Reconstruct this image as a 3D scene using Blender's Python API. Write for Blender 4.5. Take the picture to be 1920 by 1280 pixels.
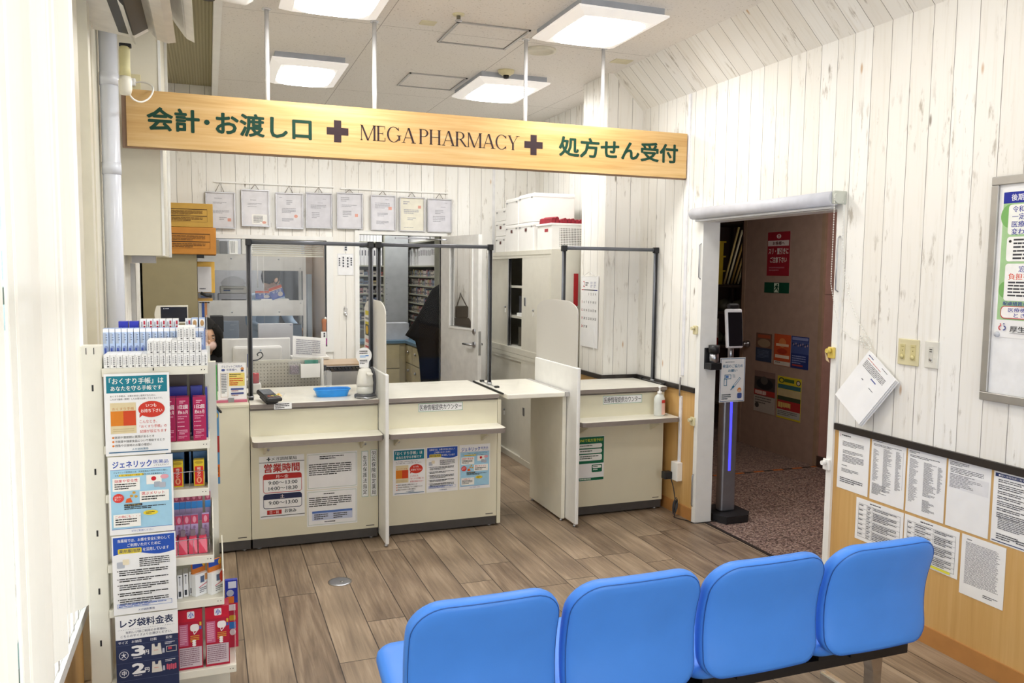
import bpy, bmesh, math, random
from mathutils import Vector, Matrix
random.seed(7)
SC = bpy.context.scene
COL = SC.collection
for o in list(bpy.data.objects): bpy.data.objects.remove(o, do_unlink=True)

# ------------------------------------------------------------------ camera
cam_d = bpy.data.cameras.new('camera'); cam = bpy.data.objects.new('camera', cam_d); COL.objects.link(cam)
yaw, pitch, roll, EYE = .357066, .0848432, .0109224, 1.66
fwd = Vector((math.sin(yaw)*math.cos(pitch), math.cos(yaw)*math.cos(pitch), -math.sin(pitch)))
rgt = Vector((math.cos(yaw), -math.sin(yaw), 0)); upv = rgt.cross(fwd)
r2 = math.cos(roll)*rgt + math.sin(roll)*upv; u2 = -math.sin(roll)*rgt + math.cos(roll)*upv
cam.matrix_world = Matrix(((r2.x, u2.x, -fwd.x, 0), (r2.y, u2.y, -fwd.y, 0), (r2.z, u2.z, -fwd.z, EYE), (0, 0, 0, 1)))
cam_d.sensor_fit = 'HORIZONTAL'; cam_d.sensor_width = 36; cam_d.lens = 1524.97*36/1920
cam_d.clip_start = .05; cam_d.clip_end = 100
SC.camera = cam
# ------------------------------------------------------------------ world, exposure
SC.view_settings.view_transform = 'Standard'; SC.view_settings.look = 'None'
SC.view_settings.gamma = 1; SC.view_settings.use_curve_mapping = False
SC.view_settings.exposure = 0.60
W = bpy.data.worlds.new('daylight'); SC.world = W; W.use_nodes = True
bg = W.node_tree.nodes['Background']; bg.inputs[0].default_value = (.93, .97, 1, 1); bg.inputs[1].default_value = 3.2
try:
    SC.cycles.max_bounces = 10; SC.cycles.transparent_max_bounces = 16; SC.cycles.sample_clamp_indirect = 6
    SC.cycles.caustics_reflective = False; SC.cycles.caustics_refractive = False
except Exception: pass
LAMP_E, BACK_E, CORR_W = 20.5, 20.0, 10.0        # ceiling panel emission, added dispensary panels, added corridor light watts

def light(name, typ, loc, rot, energy, color=(1, 1, 1), **k):
    d = bpy.data.lights.new(name, typ); d.energy = energy; d.color = color
    for a, b in k.items(): setattr(d, a, b)
    o = bpy.data.objects.new(name, d); COL.objects.link(o); o.location = loc; o.rotation_euler = rot
    return o
# sky portal in the shop window (helps sampling the daylight; gives none of its own)
pt = light('window_sky_portal', 'AREA', (-.62, 1.9, 1.68), (0, math.radians(-90), 0), 1, shape='RECTANGLE', size=2.5, size_y=3.0)
pt.data.cycles.is_portal = True
pt2 = light('added_glazing_portal', 'AREA', (1.4, -1.75, 1.18), (math.radians(90), 0, 0), 1, shape='RECTANGLE', size=2.12, size_y=2.28)  # portal for the glazing added behind the camera
pt2.data.cycles.is_portal = True
light('corridor_fill', 'AREA', (4.1, 4.6, 2.55), (0, 0, 0), CORR_W, (1, .93, .85), shape='RECTANGLE', size=.3, size_y=1.2)  # area light added to brighten the corridor, no fixture modelled

# ------------------------------------------------------------------ materials
def lin(h):
    if isinstance(h, str):
        h = h.lstrip('#'); h = [int(h[i:i+2], 16)/255 for i in (0, 2, 4)]
    return tuple((c/12.92 if c <= .04045 else ((c+.055)/1.055)**2.4) for c in h) + (1,)
MATS = {}
class NT:
    def __init__(s, name):
        s.m = bpy.data.materials.new(name); s.m.use_nodes = True; s.t = s.m.node_tree; s.t.nodes.clear()
        s.out = s.n('ShaderNodeOutputMaterial')
    def n(s, typ, **k):
        nd = s.t.nodes.new(typ)
        for a, b in k.items(): setattr(nd, a, b)
        return nd
    def L(s, a, b): s.t.links.new(a, b)
    def put(s, sock, v):
        if isinstance(v, bpy.types.NodeSocket): s.L(v, sock)
        else: sock.default_value = v
    def math(s, op, a, b=None, c=None):
        nd = s.n('ShaderNodeMath', operation=op); s.put(nd.inputs[0], a)
        if b is not None: s.put(nd.inputs[1], b)
        if c is not None: s.put(nd.inputs[2], c)
        return nd.outputs[0]
    def mix(s, f, a, b, blend='MIX'):
        nd = s.n('ShaderNodeMix', data_type='RGBA', blend_type=blend)
        s.put(nd.inputs[0], f); s.put(nd.inputs[6], a); s.put(nd.inputs[7], b)
        return nd.outputs[2]
    def noise(s, vec, scale, detail=3, rough=.5, dist=0):
        nd = s.n('ShaderNodeTexNoise'); s.L(vec, nd.inputs['Vector'])
        nd.inputs['Scale'].default_value = scale; nd.inputs['Detail'].default_value = detail
        nd.inputs['Roughness'].default_value = rough; nd.inputs['Distortion'].default_value = dist
        return nd.outputs['Fac']
    def ramp(s, f, stops):
        nd = s.n('ShaderNodeValToRGB'); s.L(f, nd.inputs[0]); e = nd.color_ramp.elements
        while len(e) < len(stops): e.new(.5)
        for el, (p, c) in zip(e, stops): el.position = p; el.color = c
        return nd.outputs[0]
    def comb(s, x, y, z=0.0):
        nd = s.n('ShaderNodeCombineXYZ'); s.put(nd.inputs[0], x); s.put(nd.inputs[1], y); s.put(nd.inputs[2], z)
        return nd.outputs[0]
    def white(s, vec, dim='3D'):
        nd = s.n('ShaderNodeTexWhiteNoise', noise_dimensions=dim); s.L(vec, nd.inputs['Vector']); return nd.outputs['Value']
    def uv(s):
        nd = s.n('ShaderNodeUVMap'); sp = s.n('ShaderNodeSeparateXYZ'); s.L(nd.outputs[0], sp.inputs[0])
        return sp.outputs[0], sp.outputs[1], nd.outputs[0]
    def bsdf(s, col, rough=.5, metal=0.0, spec=.5, bump=None, bs=.3, **k):
        p = s.n('ShaderNodeBsdfPrincipled'); s.put(p.inputs['Base Color'], col); s.put(p.inputs['Roughness'], rough)
        p.inputs['Metallic'].default_value = metal; p.inputs['Specular IOR Level'].default_value = spec
        for a, b in k.items(): s.put(p.inputs[a.replace('_', ' ')], b)
        if bump is not None:
            b = s.n('ShaderNodeBump'); b.inputs['Strength'].default_value = bs; b.inputs['Distance'].default_value = .002
            s.L(bump, b.inputs['Height']); s.L(b.outputs[0], p.inputs['Normal'])
        s.L(p.outputs[0], s.out.inputs[0]); return p
def mat(name, h, rough=.5, metal=0.0, spec=.5, var=.05, scale=14, bump=0, **k):
    """plain surface with a faint procedural mottling"""
    if name in MATS: return MATS[name]
    t = NT(name); c = lin(h); tc = t.n('ShaderNodeTexCoord').outputs['Object']
    f = t.noise(tc, scale, 3)
    dark = tuple(x*(1-var*1.6) for x in c[:3]) + (1,); lite = tuple(min(1, x*(1+var)) for x in c[:3]) + (1,)
    col = t.ramp(f, [(.3, dark), (.7, lite)])
    bn = t.noise(tc, 400, 2) if bump else None
    t.bsdf(col, rough, metal, spec, bump=bn, bs=bump, **k)
    MATS[name] = t.m; return t.m
def ink(h): return mat('ink ' + h, h, .55, spec=.25, var=.03, scale=30)
def emit(name, h, strength):
    if name in MATS: return MATS[name]
    t = NT(name); e = t.n('ShaderNodeEmission'); e.inputs[0].default_value = lin(h); e.inputs[1].default_value = strength
    t.L(e.outputs[0], t.out.inputs[0]); MATS[name] = t.m; return t.m
def clear(name, h='#ffffff', refl=.05, tint=.985, rough=.02):
    if name in MATS: return MATS[name]
    t = NT(name); c = lin(h); tr = t.n('ShaderNodeBsdfTransparent'); tr.inputs[0].default_value = tuple(x*tint for x in c[:3]) + (1,)
    gl = t.n('ShaderNodeBsdfGlossy'); gl.inputs['Roughness'].default_value = rough
    lw = t.n('ShaderNodeFresnel'); lw.inputs[0].default_value = 1.45
    mx = t.n('ShaderNodeMixShader'); t.L(t.math('MULTIPLY', lw.outputs[0], refl/.04*.4), mx.inputs[0])
    t.L(tr.outputs[0], mx.inputs[1]); t.L(gl.outputs[0], mx.inputs[2]); t.L(mx.outputs[0], t.out.inputs[0])
    MATS[name] = t.m; return t.m
def frosted(name, h, trans=.35, see=.12):
    if name in MATS: return MATS[name]
    t = NT(name); d = t.n('ShaderNodeBsdfDiffuse'); d.inputs[0].default_value = lin(h)
    tl = t.n('ShaderNodeBsdfTranslucent'); tl.inputs[0].default_value = lin(h)
    tr = t.n('ShaderNodeBsdfTransparent')
    a = t.n('ShaderNodeMixShader'); a.inputs[0].default_value = trans; t.L(d.outputs[0], a.inputs[1]); t.L(tl.outputs[0], a.inputs[2])
    b = t.n('ShaderNodeMixShader'); b.inputs[0].default_value = see; t.L(a.outputs[0], b.inputs[1]); t.L(tr.outputs[0], b.inputs[2])
    t.L(b.outputs[0], t.out.inputs[0]); MATS[name] = t.m; return t.m

def plank_wall():
    t = NT('white painted planks'); u, v, uv = t.uv(); PW = .1175
    wob = t.math('MULTIPLY', t.math('SUBTRACT', t.noise(t.comb(t.math('MULTIPLY', u, 2.0), t.math('MULTIPLY', v, 1.7)), 3, 2), .5), .006)
    uu = t.math('DIVIDE', t.math('ADD', u, wob), PW); idx = t.math('FLOOR', uu); fr = t.math('FRACT', uu)
    edge = t.math('MINIMUM', fr, t.math('SUBTRACT', 1.0, fr))
    wv = t.noise(t.comb(idx, t.math('MULTIPLY', v, 2.2)), 1.6, 3)
    width = t.math('MULTIPLY_ADD', wv, .026, .002)
    gap = t.math('LESS_THAN', edge, width)
    gapd = t.math('MULTIPLY', gap, t.math('MULTIPLY_ADD', t.noise(t.comb(idx, v), 5, 2), .9, .25))
    rnd = t.white(t.comb(idx, 3.7))
    tone = t.mix(rnd, lin('#f6f5f1'), lin('#efece5'))
    g = t.noise(t.comb(t.math('MULTIPLY', u, 46), t.math('MULTIPLY', v, 2.0), idx), 1.2, 4, .6)
    tone = t.mix(t.math('MULTIPLY', t.ramp(g, [(.52, (0, 0, 0, 1)), (.78, (1, 1, 1, 1))]), .35), tone, lin('#d3cbb8'))
    # worn streaks and knots
    k = t.noise(t.comb(t.math('MULTIPLY', u, 22), t.math('MULTIPLY', v, 4.5), idx), 1.5, 5, .65)
    pat = t.noise(t.comb(t.math('MULTIPLY', u, 5), t.math('MULTIPLY', v, 1.6), 9.0), 1.0, 2)
    st = t.math('MULTIPLY', t.ramp(k, [(.57, (0, 0, 0, 1)), (.68, (1, 1, 1, 1))]), t.ramp(pat, [(.46, (0, 0, 0, 1)), (.60, (1, 1, 1, 1))]))
    tone = t.mix(t.math('MULTIPLY', st, .7), tone, lin('#a09684'))
    vo = t.n('ShaderNodeTexVoronoi'); vo.inputs['Scale'].default_value = 1.0
    t.L(t.comb(t.math('MULTIPLY', u, 8.5), t.math('MULTIPLY', v, 2.6)), vo.inputs['Vector'])
    kn = t.ramp(vo.outputs['Distance'], [(.035, (1, 1, 1, 1)), (.085, (0, 0, 0, 1))])
    sp = t.n('ShaderNodeSeparateColor'); t.L(vo.outputs['Color'], sp.inputs[0])
    kn = t.math('MULTIPLY', kn, t.math('GREATER_THAN', sp.outputs[0], .45))
    kc = t.mix(t.math('GREATER_THAN', sp.outputs[1], .55), lin('#6d5f4d'), lin('#c39a6c'))
    tone = t.mix(t.math('MULTIPLY', kn, .8), tone, kc)
    col = t.mix(gapd, tone, lin('#4c4033'))
    t.bsdf(col, .55, bump=t.math('SUBTRACT', 1.0, gap), bs=.25); MATS['planks'] = t.m; return t.m
def oak(name, c0, c1, c2, along='v', rough=.4, s=1.0):
    t = NT(name); u, v, uv = t.uv()
    a, b = (u, v) if along == 'v' else (v, u)
    g = t.noise(t.comb(t.math('MULTIPLY', a, 60*s), t.math('MULTIPLY', b, 2.2*s)), 1.0, 5, .6, .4)
    g2 = t.noise(t.comb(t.math('MULTIPLY', a, 9*s), t.math('MULTIPLY', b, .7*s)), 1.0, 3, .5, 1.2)
    col = t.ramp(t.math('ADD', t.math('MULTIPLY', g, .55), t.math('MULTIPLY', g2, .45)), [(.32, lin(c0)), (.5, lin(c1)), (.68, lin(c2))])
    t.bsdf(col, rough, bump=g, bs=.06); MATS[name] = t.m; return t.m
def floor_mat():
    t = NT('grey brown vinyl planks'); u, v, uv = t.uv(); PW, PL = .1845, 1.22
    uu = t.math('DIVIDE', t.math('SUBTRACT', u, .12), PW); ix = t.math('FLOOR', uu); fx = t.math('FRACT', uu)
    off = t.white(t.comb(ix, 11.3)); vv = t.math('DIVIDE', t.math('ADD', v, t.math('MULTIPLY', off, PL)), PL)
    iy = t.math('FLOOR', vv); fy = t.math('FRACT', vv); r = t.white(t.comb(ix, iy, 2.0))
    ex = t.math('MULTIPLY', t.math('MINIMUM', fx, t.math('SUBTRACT', 1.0, fx)), PW)
    ey = t.math('MULTIPLY', t.math('MINIMUM', fy, t.math('SUBTRACT', 1.0, fy)), PL)
    seam = t.math('LESS_THAN', t.math('MINIMUM', t.math('ADD', ex, .0001), ey), .0024)
    seed = t.math('MULTIPLY', r, 37.0)
    g = t.noise(t.comb(t.math('MULTIPLY', u, 55), t.math('MULTIPLY', v, 2.6), seed), 1.0, 6, .65, .8)
    cath = t.n('ShaderNodeTexWave', wave_type='RINGS', rings_direction='Z'); cath.inputs['Scale'].default_value = 2.2
    cath.inputs['Distortion'].default_value = 2.5; cath.inputs['Detail'].default_value = 3; cath.inputs['Detail Scale'].default_value = 1.1
    t.L(t.comb(t.math('MULTIPLY', t.math('SUBTRACT', fx, .5), 1.7), t.math('MULTIPLY_ADD', v, .30, seed), seed), cath.inputs['Vector'])
    broad = t.noise(t.comb(t.math('MULTIPLY', u, 7), t.math('MULTIPLY', v, .9), seed), 1.0, 4, .55, .6)
    f = t.math('ADD', t.math('ADD', t.math('MULTIPLY', g, .48), t.math('MULTIPLY', broad, .44)), t.math('MULTIPLY', cath.outputs['Fac'], .08))
    base = t.ramp(f, [(.36, lin('#4f4035')), (.45, lin('#796856')), (.54, lin('#98846e')), (.64, lin('#b8a48c'))])
    base = t.mix(.45, base, t.mix(r, lin('#6a5848'), lin('#a08d77')))
    col = t.mix(t.math('MULTIPLY', seam, .95), base, lin('#352b25'))
    t.bsdf(col, t.math('MULTIPLY_ADD', g, .2, .36), spec=.4, bump=t.math('SUBTRACT', g, t.math('MULTIPLY', seam, 2.0)), bs=.12); MATS['floor'] = t.m; return t.m
def ceiling_mat():
    t = NT('pitted ceiling board'); u, v, uv = t.uv()
    fx = t.math('FRACT', t.math('DIVIDE', t.math('SUBTRACT', u, .98), .91)); fy = t.math('FRACT', t.math('DIVIDE', t.math('SUBTRACT', v, 4.89), 1.82))
    sx = t.math('LESS_THAN', t.math('MULTIPLY', t.math('MINIMUM', fx, t.math('SUBTRACT', 1.0, fx)), .91), .0022)
    sy = t.math('LESS_THAN', t.math('MULTIPLY', t.math('MINIMUM', fy, t.math('SUBTRACT', 1.0, fy)), 1.82), .0022)
    s = t.math('MAXIMUM', sx, sy)
    p = t.noise(uv, 75, 3, .6, .6); pits = t.ramp(p, [(.60, (0, 0, 0, 1)), (.68, (1, 1, 1, 1))])
    col = t.mix(t.math('MULTIPLY', pits, .55), lin('#e9e5df'), lin('#9d958c'))
    col = t.mix(t.math('MULTIPLY', s, .7), col, lin('#8b857e'))
    t.bsdf(col, .9, spec=.1, bump=t.math('SUBTRACT', 1.0, pits), bs=.3); MATS['ceiling'] = t.m; return t.m
def granite_mat():
    t = NT('brown granite tiles'); u, v, uv = t.uv(); T = .60
    fx = t.math('FRACT', t.math('DIVIDE', t.math('SUBTRACT', u, 3.42), T)); fy = t.math('FRACT', t.math('DIVIDE', t.math('SUBTRACT', v, 4.12), T))
    s = t.math('LESS_THAN', t.math('MULTIPLY', t.math('MINIMUM', t.math('MINIMUM', fx, t.math('SUBTRACT', 1.0, fx)), t.math('MINIMUM', fy, t.math('SUBTRACT', 1.0, fy))), T), .003)
    vo = t.n('ShaderNodeTexVoronoi'); vo.inputs['Scale'].default_value = 110; t.L(uv, vo.inputs['Vector'])
    sp = t.n('ShaderNodeSeparateColor'); t.L(vo.outputs['Color'], sp.inputs[0])
    col = t.ramp(sp.outputs[0], [(.05, lin('#3c3130')), (.3, lin('#7b6560')), (.6, lin('#9a8076')), (.9, lin('#c2ab9c'))])
    col = t.mix(t.math('MULTIPLY', t.noise(uv, 3, 3), .4), col, lin('#5a4a46'))
    col = t.mix(s, col, lin('#4a3f3c'))
    t.bsdf(col, .35, spec=.5); MATS['granite'] = t.m; return t.m
def corrugated_mat():
    t = NT('ribbed olive ceiling deck'); u, v, uv = t.uv()
    w = t.math('SINE', t.math('MULTIPLY', u, 300.0))
    t.bsdf(t.mix(t.math('MULTIPLY_ADD', w, .25, .5), lin('#8f8768'), lin('#b5ad8c')), .7, bump=w, bs=.8); MATS['deck'] = t.m; return t.m
def perf_mat(name, base, hole, pitch, rad):
    t = NT(name); u, v, uv = t.uv()
    fu = t.math('SUBTRACT', t.math('FRACT', t.math('DIVIDE', u, pitch)), .5); fv = t.math('SUBTRACT', t.math('FRACT', t.math('DIVIDE', v, pitch)), .5)
    d = t.math('SQRT', t.math('ADD', t.math('MULTIPLY', fu, fu), t.math('MULTIPLY', fv, fv)))
    t.bsdf(t.mix(t.math('LESS_THAN', d, rad), lin(base), lin(hole)), .5); MATS[name] = t.m; return t.m

PLANK = plank_wall(); FLOOR = floor_mat(); CEIL = ceiling_mat(); GRAN = granite_mat(); DECK = corrugated_mat()
WAINS = oak('light oak wainscot', '#c29658', '#cfa566', '#d8b277', 'v', .42, .6)
SIGNW = oak('pale oak sign board', '#b98f52', '#ccA66c', '#dbbd8a', 'h', .35, .8)
BROWNW = oak('tan board', '#a58a6c', '#b39a7c', '#c0a98c', 'h', .5, .8)
PEG = perf_mat('grey perforated panel', '#b9b4a6', '#6d685f', .022, .17)
BASK = perf_mat('white basket grid', '#f1efea', '#4d4844', .0135, .34)
WHITE = mat('white paint', '#efefec', .4, var=.02); OFFW = mat('off white laminate', '#e6e2d2', .35, var=.02)
CREAM = mat('cream laminate', '#e3dec6', .4, var=.02, scale=5); TOPW = mat('pale counter top', '#ebe8dc', .28, var=.02)
EDGE = mat('taupe edge band', '#8a8079', .45); KICK = mat('charcoal kick plate', '#4a4745', .5)
BLACKT = mat('black brown rail', '#2b2522', .4); BASEB = mat('tan skirting', '#b9834a', .45)
PAPER = mat('paper', '#f2f2f2', .7, spec=.2, var=.015); METAL = mat('brushed steel', '#b8bac0', .3, 1.0)
CHROME = mat('chrome', '#d8d8da', .12, 1.0); ALU = mat('silver aluminium', '#b9b7b4', .38, .85)
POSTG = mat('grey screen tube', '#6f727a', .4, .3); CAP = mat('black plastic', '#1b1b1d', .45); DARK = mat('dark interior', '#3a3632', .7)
ACRYL = clear('clear acrylic', refl=.025); GLASS = clear('window glass', '#ffffff', .025); PVC = frosted('clear plastic', '#f2f3f4', .5, .78)
FROST = frosted('frosted acrylic', '#e9e7e2', .45, .12)
STEELC = mat('putty steel cabinet', '#dbd8cb', .4, .05, var=.02); STEELD = mat('putty steel door', '#dfdcd0', .38, .05, var=.02)
IVORY = mat('ivory plastic', '#d9d0a8', .4); WPLA = mat('white plastic', '#f1f0ec', .35, var=.02)
BLUEV = mat('blue vinyl upholstery', '#4c92f4', .42, spec=.4, var=.03, scale=6, bump=.02); BLUES = mat('blue seam', '#2a5fae', .5)
PIPEM = mat('pale blue grey pipe', '#dadee8', .18, var=.01)

# ------------------------------------------------------------------ mesh building
def wloc(o):
    v = Vector((0, 0, 0))
    while o is not None: v += o.location; o = o.parent
    return v
class MB:
    def __init__(s, mats):
        s.bm = bmesh.new(); s.uvl = s.bm.loops.layers.uv.new('UVMap'); s.mats = list(mats) if isinstance(mats, (list, tuple)) else [mats]
    def mi(s, m):
        if isinstance(m, int): return m
        if m not in s.mats: s.mats.append(m)
        return s.mats.index(m)
    def face(s, pts, m=0, uv=None, smooth=False):
        vs = [s.bm.verts.new(p) for p in pts]
        try: f = s.bm.faces.new(vs)
        except ValueError: return None
        f.material_index = s.mi(m); f.smooth = smooth
        if uv is None:
            n = f.normal if f.normal.length else Vector((0, 0, 1)); f.normal_update(); n = f.normal
            ax = max(range(3), key=lambda i: abs(n[i]))
            for l in f.loops:
                c = l.vert.co; l[s.uvl].uv = ((c.y, c.z) if ax == 0 else (c.x, c.z) if ax == 1 else (c.x, c.y))
        else:
            for l, q in zip(f.loops, uv): l[s.uvl].uv = q
        return f
    def merge(s, b2, m=0, M=None, smooth=False):
        m = s.mi(m); mp = {}
        for v in b2.verts: mp[v] = s.bm.verts.new(M @ v.co if M is not None else v.co)
        for f in b2.faces:
            try: g = s.bm.faces.new([mp[v] for v in f.verts])
            except ValueError: continue
            g.material_index = m; g.smooth = smooth; g.normal_update(); n = g.normal
            ax = max(range(3), key=lambda i: abs(n[i]))
            for l in g.loops:
                c = l.vert.co; l[s.uvl].uv = ((c.y, c.z) if ax == 0 else (c.x, c.z) if ax == 1 else (c.x, c.y))
        b2.free(); return s
    def box(s, x0, y0, z0, x1, y1, z1, m=0, bev=0, seg=2, M=None):
        b = bmesh.new(); bmesh.ops.create_cube(b, size=1)
        for v in b.verts: v.co = Vector(((x0+x1)/2 + v.co.x*abs(x1-x0), (y0+y1)/2 + v.co.y*abs(y1-y0), (z0+z1)/2 + v.co.z*abs(z1-z0)))
        if bev: bmesh.ops.bevel(b, geom=b.edges[:], offset=min(bev, .49*min(abs(x1-x0), abs(y1-y0), abs(z1-z0))), segments=seg, affect='EDGES', profile=.5)
        return s.merge(b, m, M)
    def tube(s, pts, r, m=0, n=8, caps=True, smooth=True):
        m = s.mi(m); pts = [Vector(p) for p in pts]; rs = r if isinstance(r, (list, tuple)) else [r]*len(pts); rings = []
        up = Vector((0, 0, 1))
        for i, p in enumerate(pts):
            d = (pts[min(i+1, len(pts)-1)] - pts[max(i-1, 0)]).normalized()
            a = d.cross(up if abs(d.dot(up)) < .95 else Vector((1, 0, 0))).normalized(); b = d.cross(a).normalized()
            if rings:
                a0 = pa - d*pa.dot(d)
                if a0.length > 1e-4: a = a0.normalized(); b = d.cross(a).normalized()
            pa = a
            rings.append([s.bm.verts.new(p + (a*math.cos(t) + b*math.sin(t))*rs[i]) for t in [2*math.pi*k/n for k in range(n)]])
        for A, B in zip(rings, rings[1:]):
            for k in range(n):
                f = s.bm.faces.new((A[k], A[(k+1) % n], B[(k+1) % n], B[k])); f.material_index = m; f.smooth = smooth
        if caps:
            for R in (rings[0], rings[-1]):
                f = s.bm.faces.new(R); f.material_index = m
        return s
    def lathe(s, prof, c, m=0, n=24, sx=1, sy=1, smooth=True, axis='z'):
        m = s.mi(m); rings = []
        for r, z in prof:
            ring = []
            for k in range(n):
                t = 2*math.pi*k/n; a, b = r*sx*math.cos(t), r*sy*math.sin(t)
                p = (c[0]+a, c[1]+b, c[2]+z) if axis == 'z' else (c[0]+a, c[1]+z, c[2]+b) if axis == 'y' else (c[0]+z, c[1]+a, c[2]+b)
                ring.append(s.bm.verts.new(p))
            rings.append(ring)
        for A, B in zip(rings, rings[1:]):
            for k in range(n):
                f = s.bm.faces.new((A[k], A[(k+1) % n], B[(k+1) % n], B[k])); f.material_index = m; f.smooth = smooth
        for R in (rings[0], rings[-1]):
            f = s.bm.faces.new(R); f.material_index = m
        return s
    def prism(s, pts, vec, m=0, mside=None):
        """extrude a closed polygon of 3D points along vec"""
        m = s.mi(m); ms = m if mside is None else s.mi(mside); vec = Vector(vec)
        A = [s.bm.verts.new(p) for p in pts]; B = [s.bm.verts.new(Vector(p)+vec) for p in pts]; n = len(A)
        fs = [s.bm.faces.new(A), s.bm.faces.new(B[::-1])]
        for f in fs: f.material_index = m
        for k in range(n):
            f = s.bm.faces.new((A[(k+1) % n], A[k], B[k], B[(k+1) % n])); f.material_index = ms; fs.append(f)
        for f in fs:
            f.normal_update(); n_ = f.normal; ax = max(range(3), key=lambda i: abs(n_[i]))
            for l in f.loops:
                c = l.vert.co; l[s.uvl].uv = ((c.y, c.z) if ax == 0 else (c.x, c.z) if ax == 1 else (c.x, c.y))
        return s
    def build(s, name, parent=None, at=None, kind=None, smooth_angle=None):
        off = wloc(parent) if parent is not None else Vector(at or (0, 0, 0))
        bmesh.ops.recalc_face_normals(s.bm, faces=[f for f in s.bm.faces if len(f.verts) > 2 and f.tag is False])
        for v in s.bm.verts: v.co -= off
        me = bpy.data.meshes.new(name); s.bm.to_mesh(me); s.bm.free()
        for m in s.mats: me.materials.append(m)
        o = bpy.data.objects.new(name, me); COL.objects.link(o)
        if parent is not None: o.parent = parent
        else: o.location = off
        if kind: o['kind'] = kind
        return o
def curve(p, n=6):
    p = [Vector(q) for q in p]; out = []
    for i in range(len(p)-1):
        a, b_, c, d = p[max(i-1, 0)], p[i], p[i+1], p[min(i+2, len(p)-1)]
        for k in range(n):
            t = k/n; out.append(.5*((2*b_)+(c-a)*t+(2*a-5*b_+4*c-d)*t*t+(3*b_-a-3*c+d)*t**3))
    return out+[p[-1]]
def tag(o, label, cat, group=None, kind=None):
    if label: o['label'] = label
    if cat: o['category'] = cat
    if group: o['group'] = group
    if kind: o['kind'] = kind
    return o
def empty(name, loc, label=None, cat=None, group=None, kind=None):
    o = bpy.data.objects.new(name, None); o.empty_display_size = .1; COL.objects.link(o); o.location = loc
    return tag(o, label, cat, group, kind)
def copy_tree(o, parent=None):
    c = o.copy(); COL.objects.link(c)
    if parent is not None: c.parent = parent
    for ch in list(o.children): copy_tree(ch, c)
    return c
def part(name, mats, parent, *boxes, bev=0):
    b = MB(mats)
    for bx in boxes: b.box(*bx, bev=bev)
    return b.build(name, parent)

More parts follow.
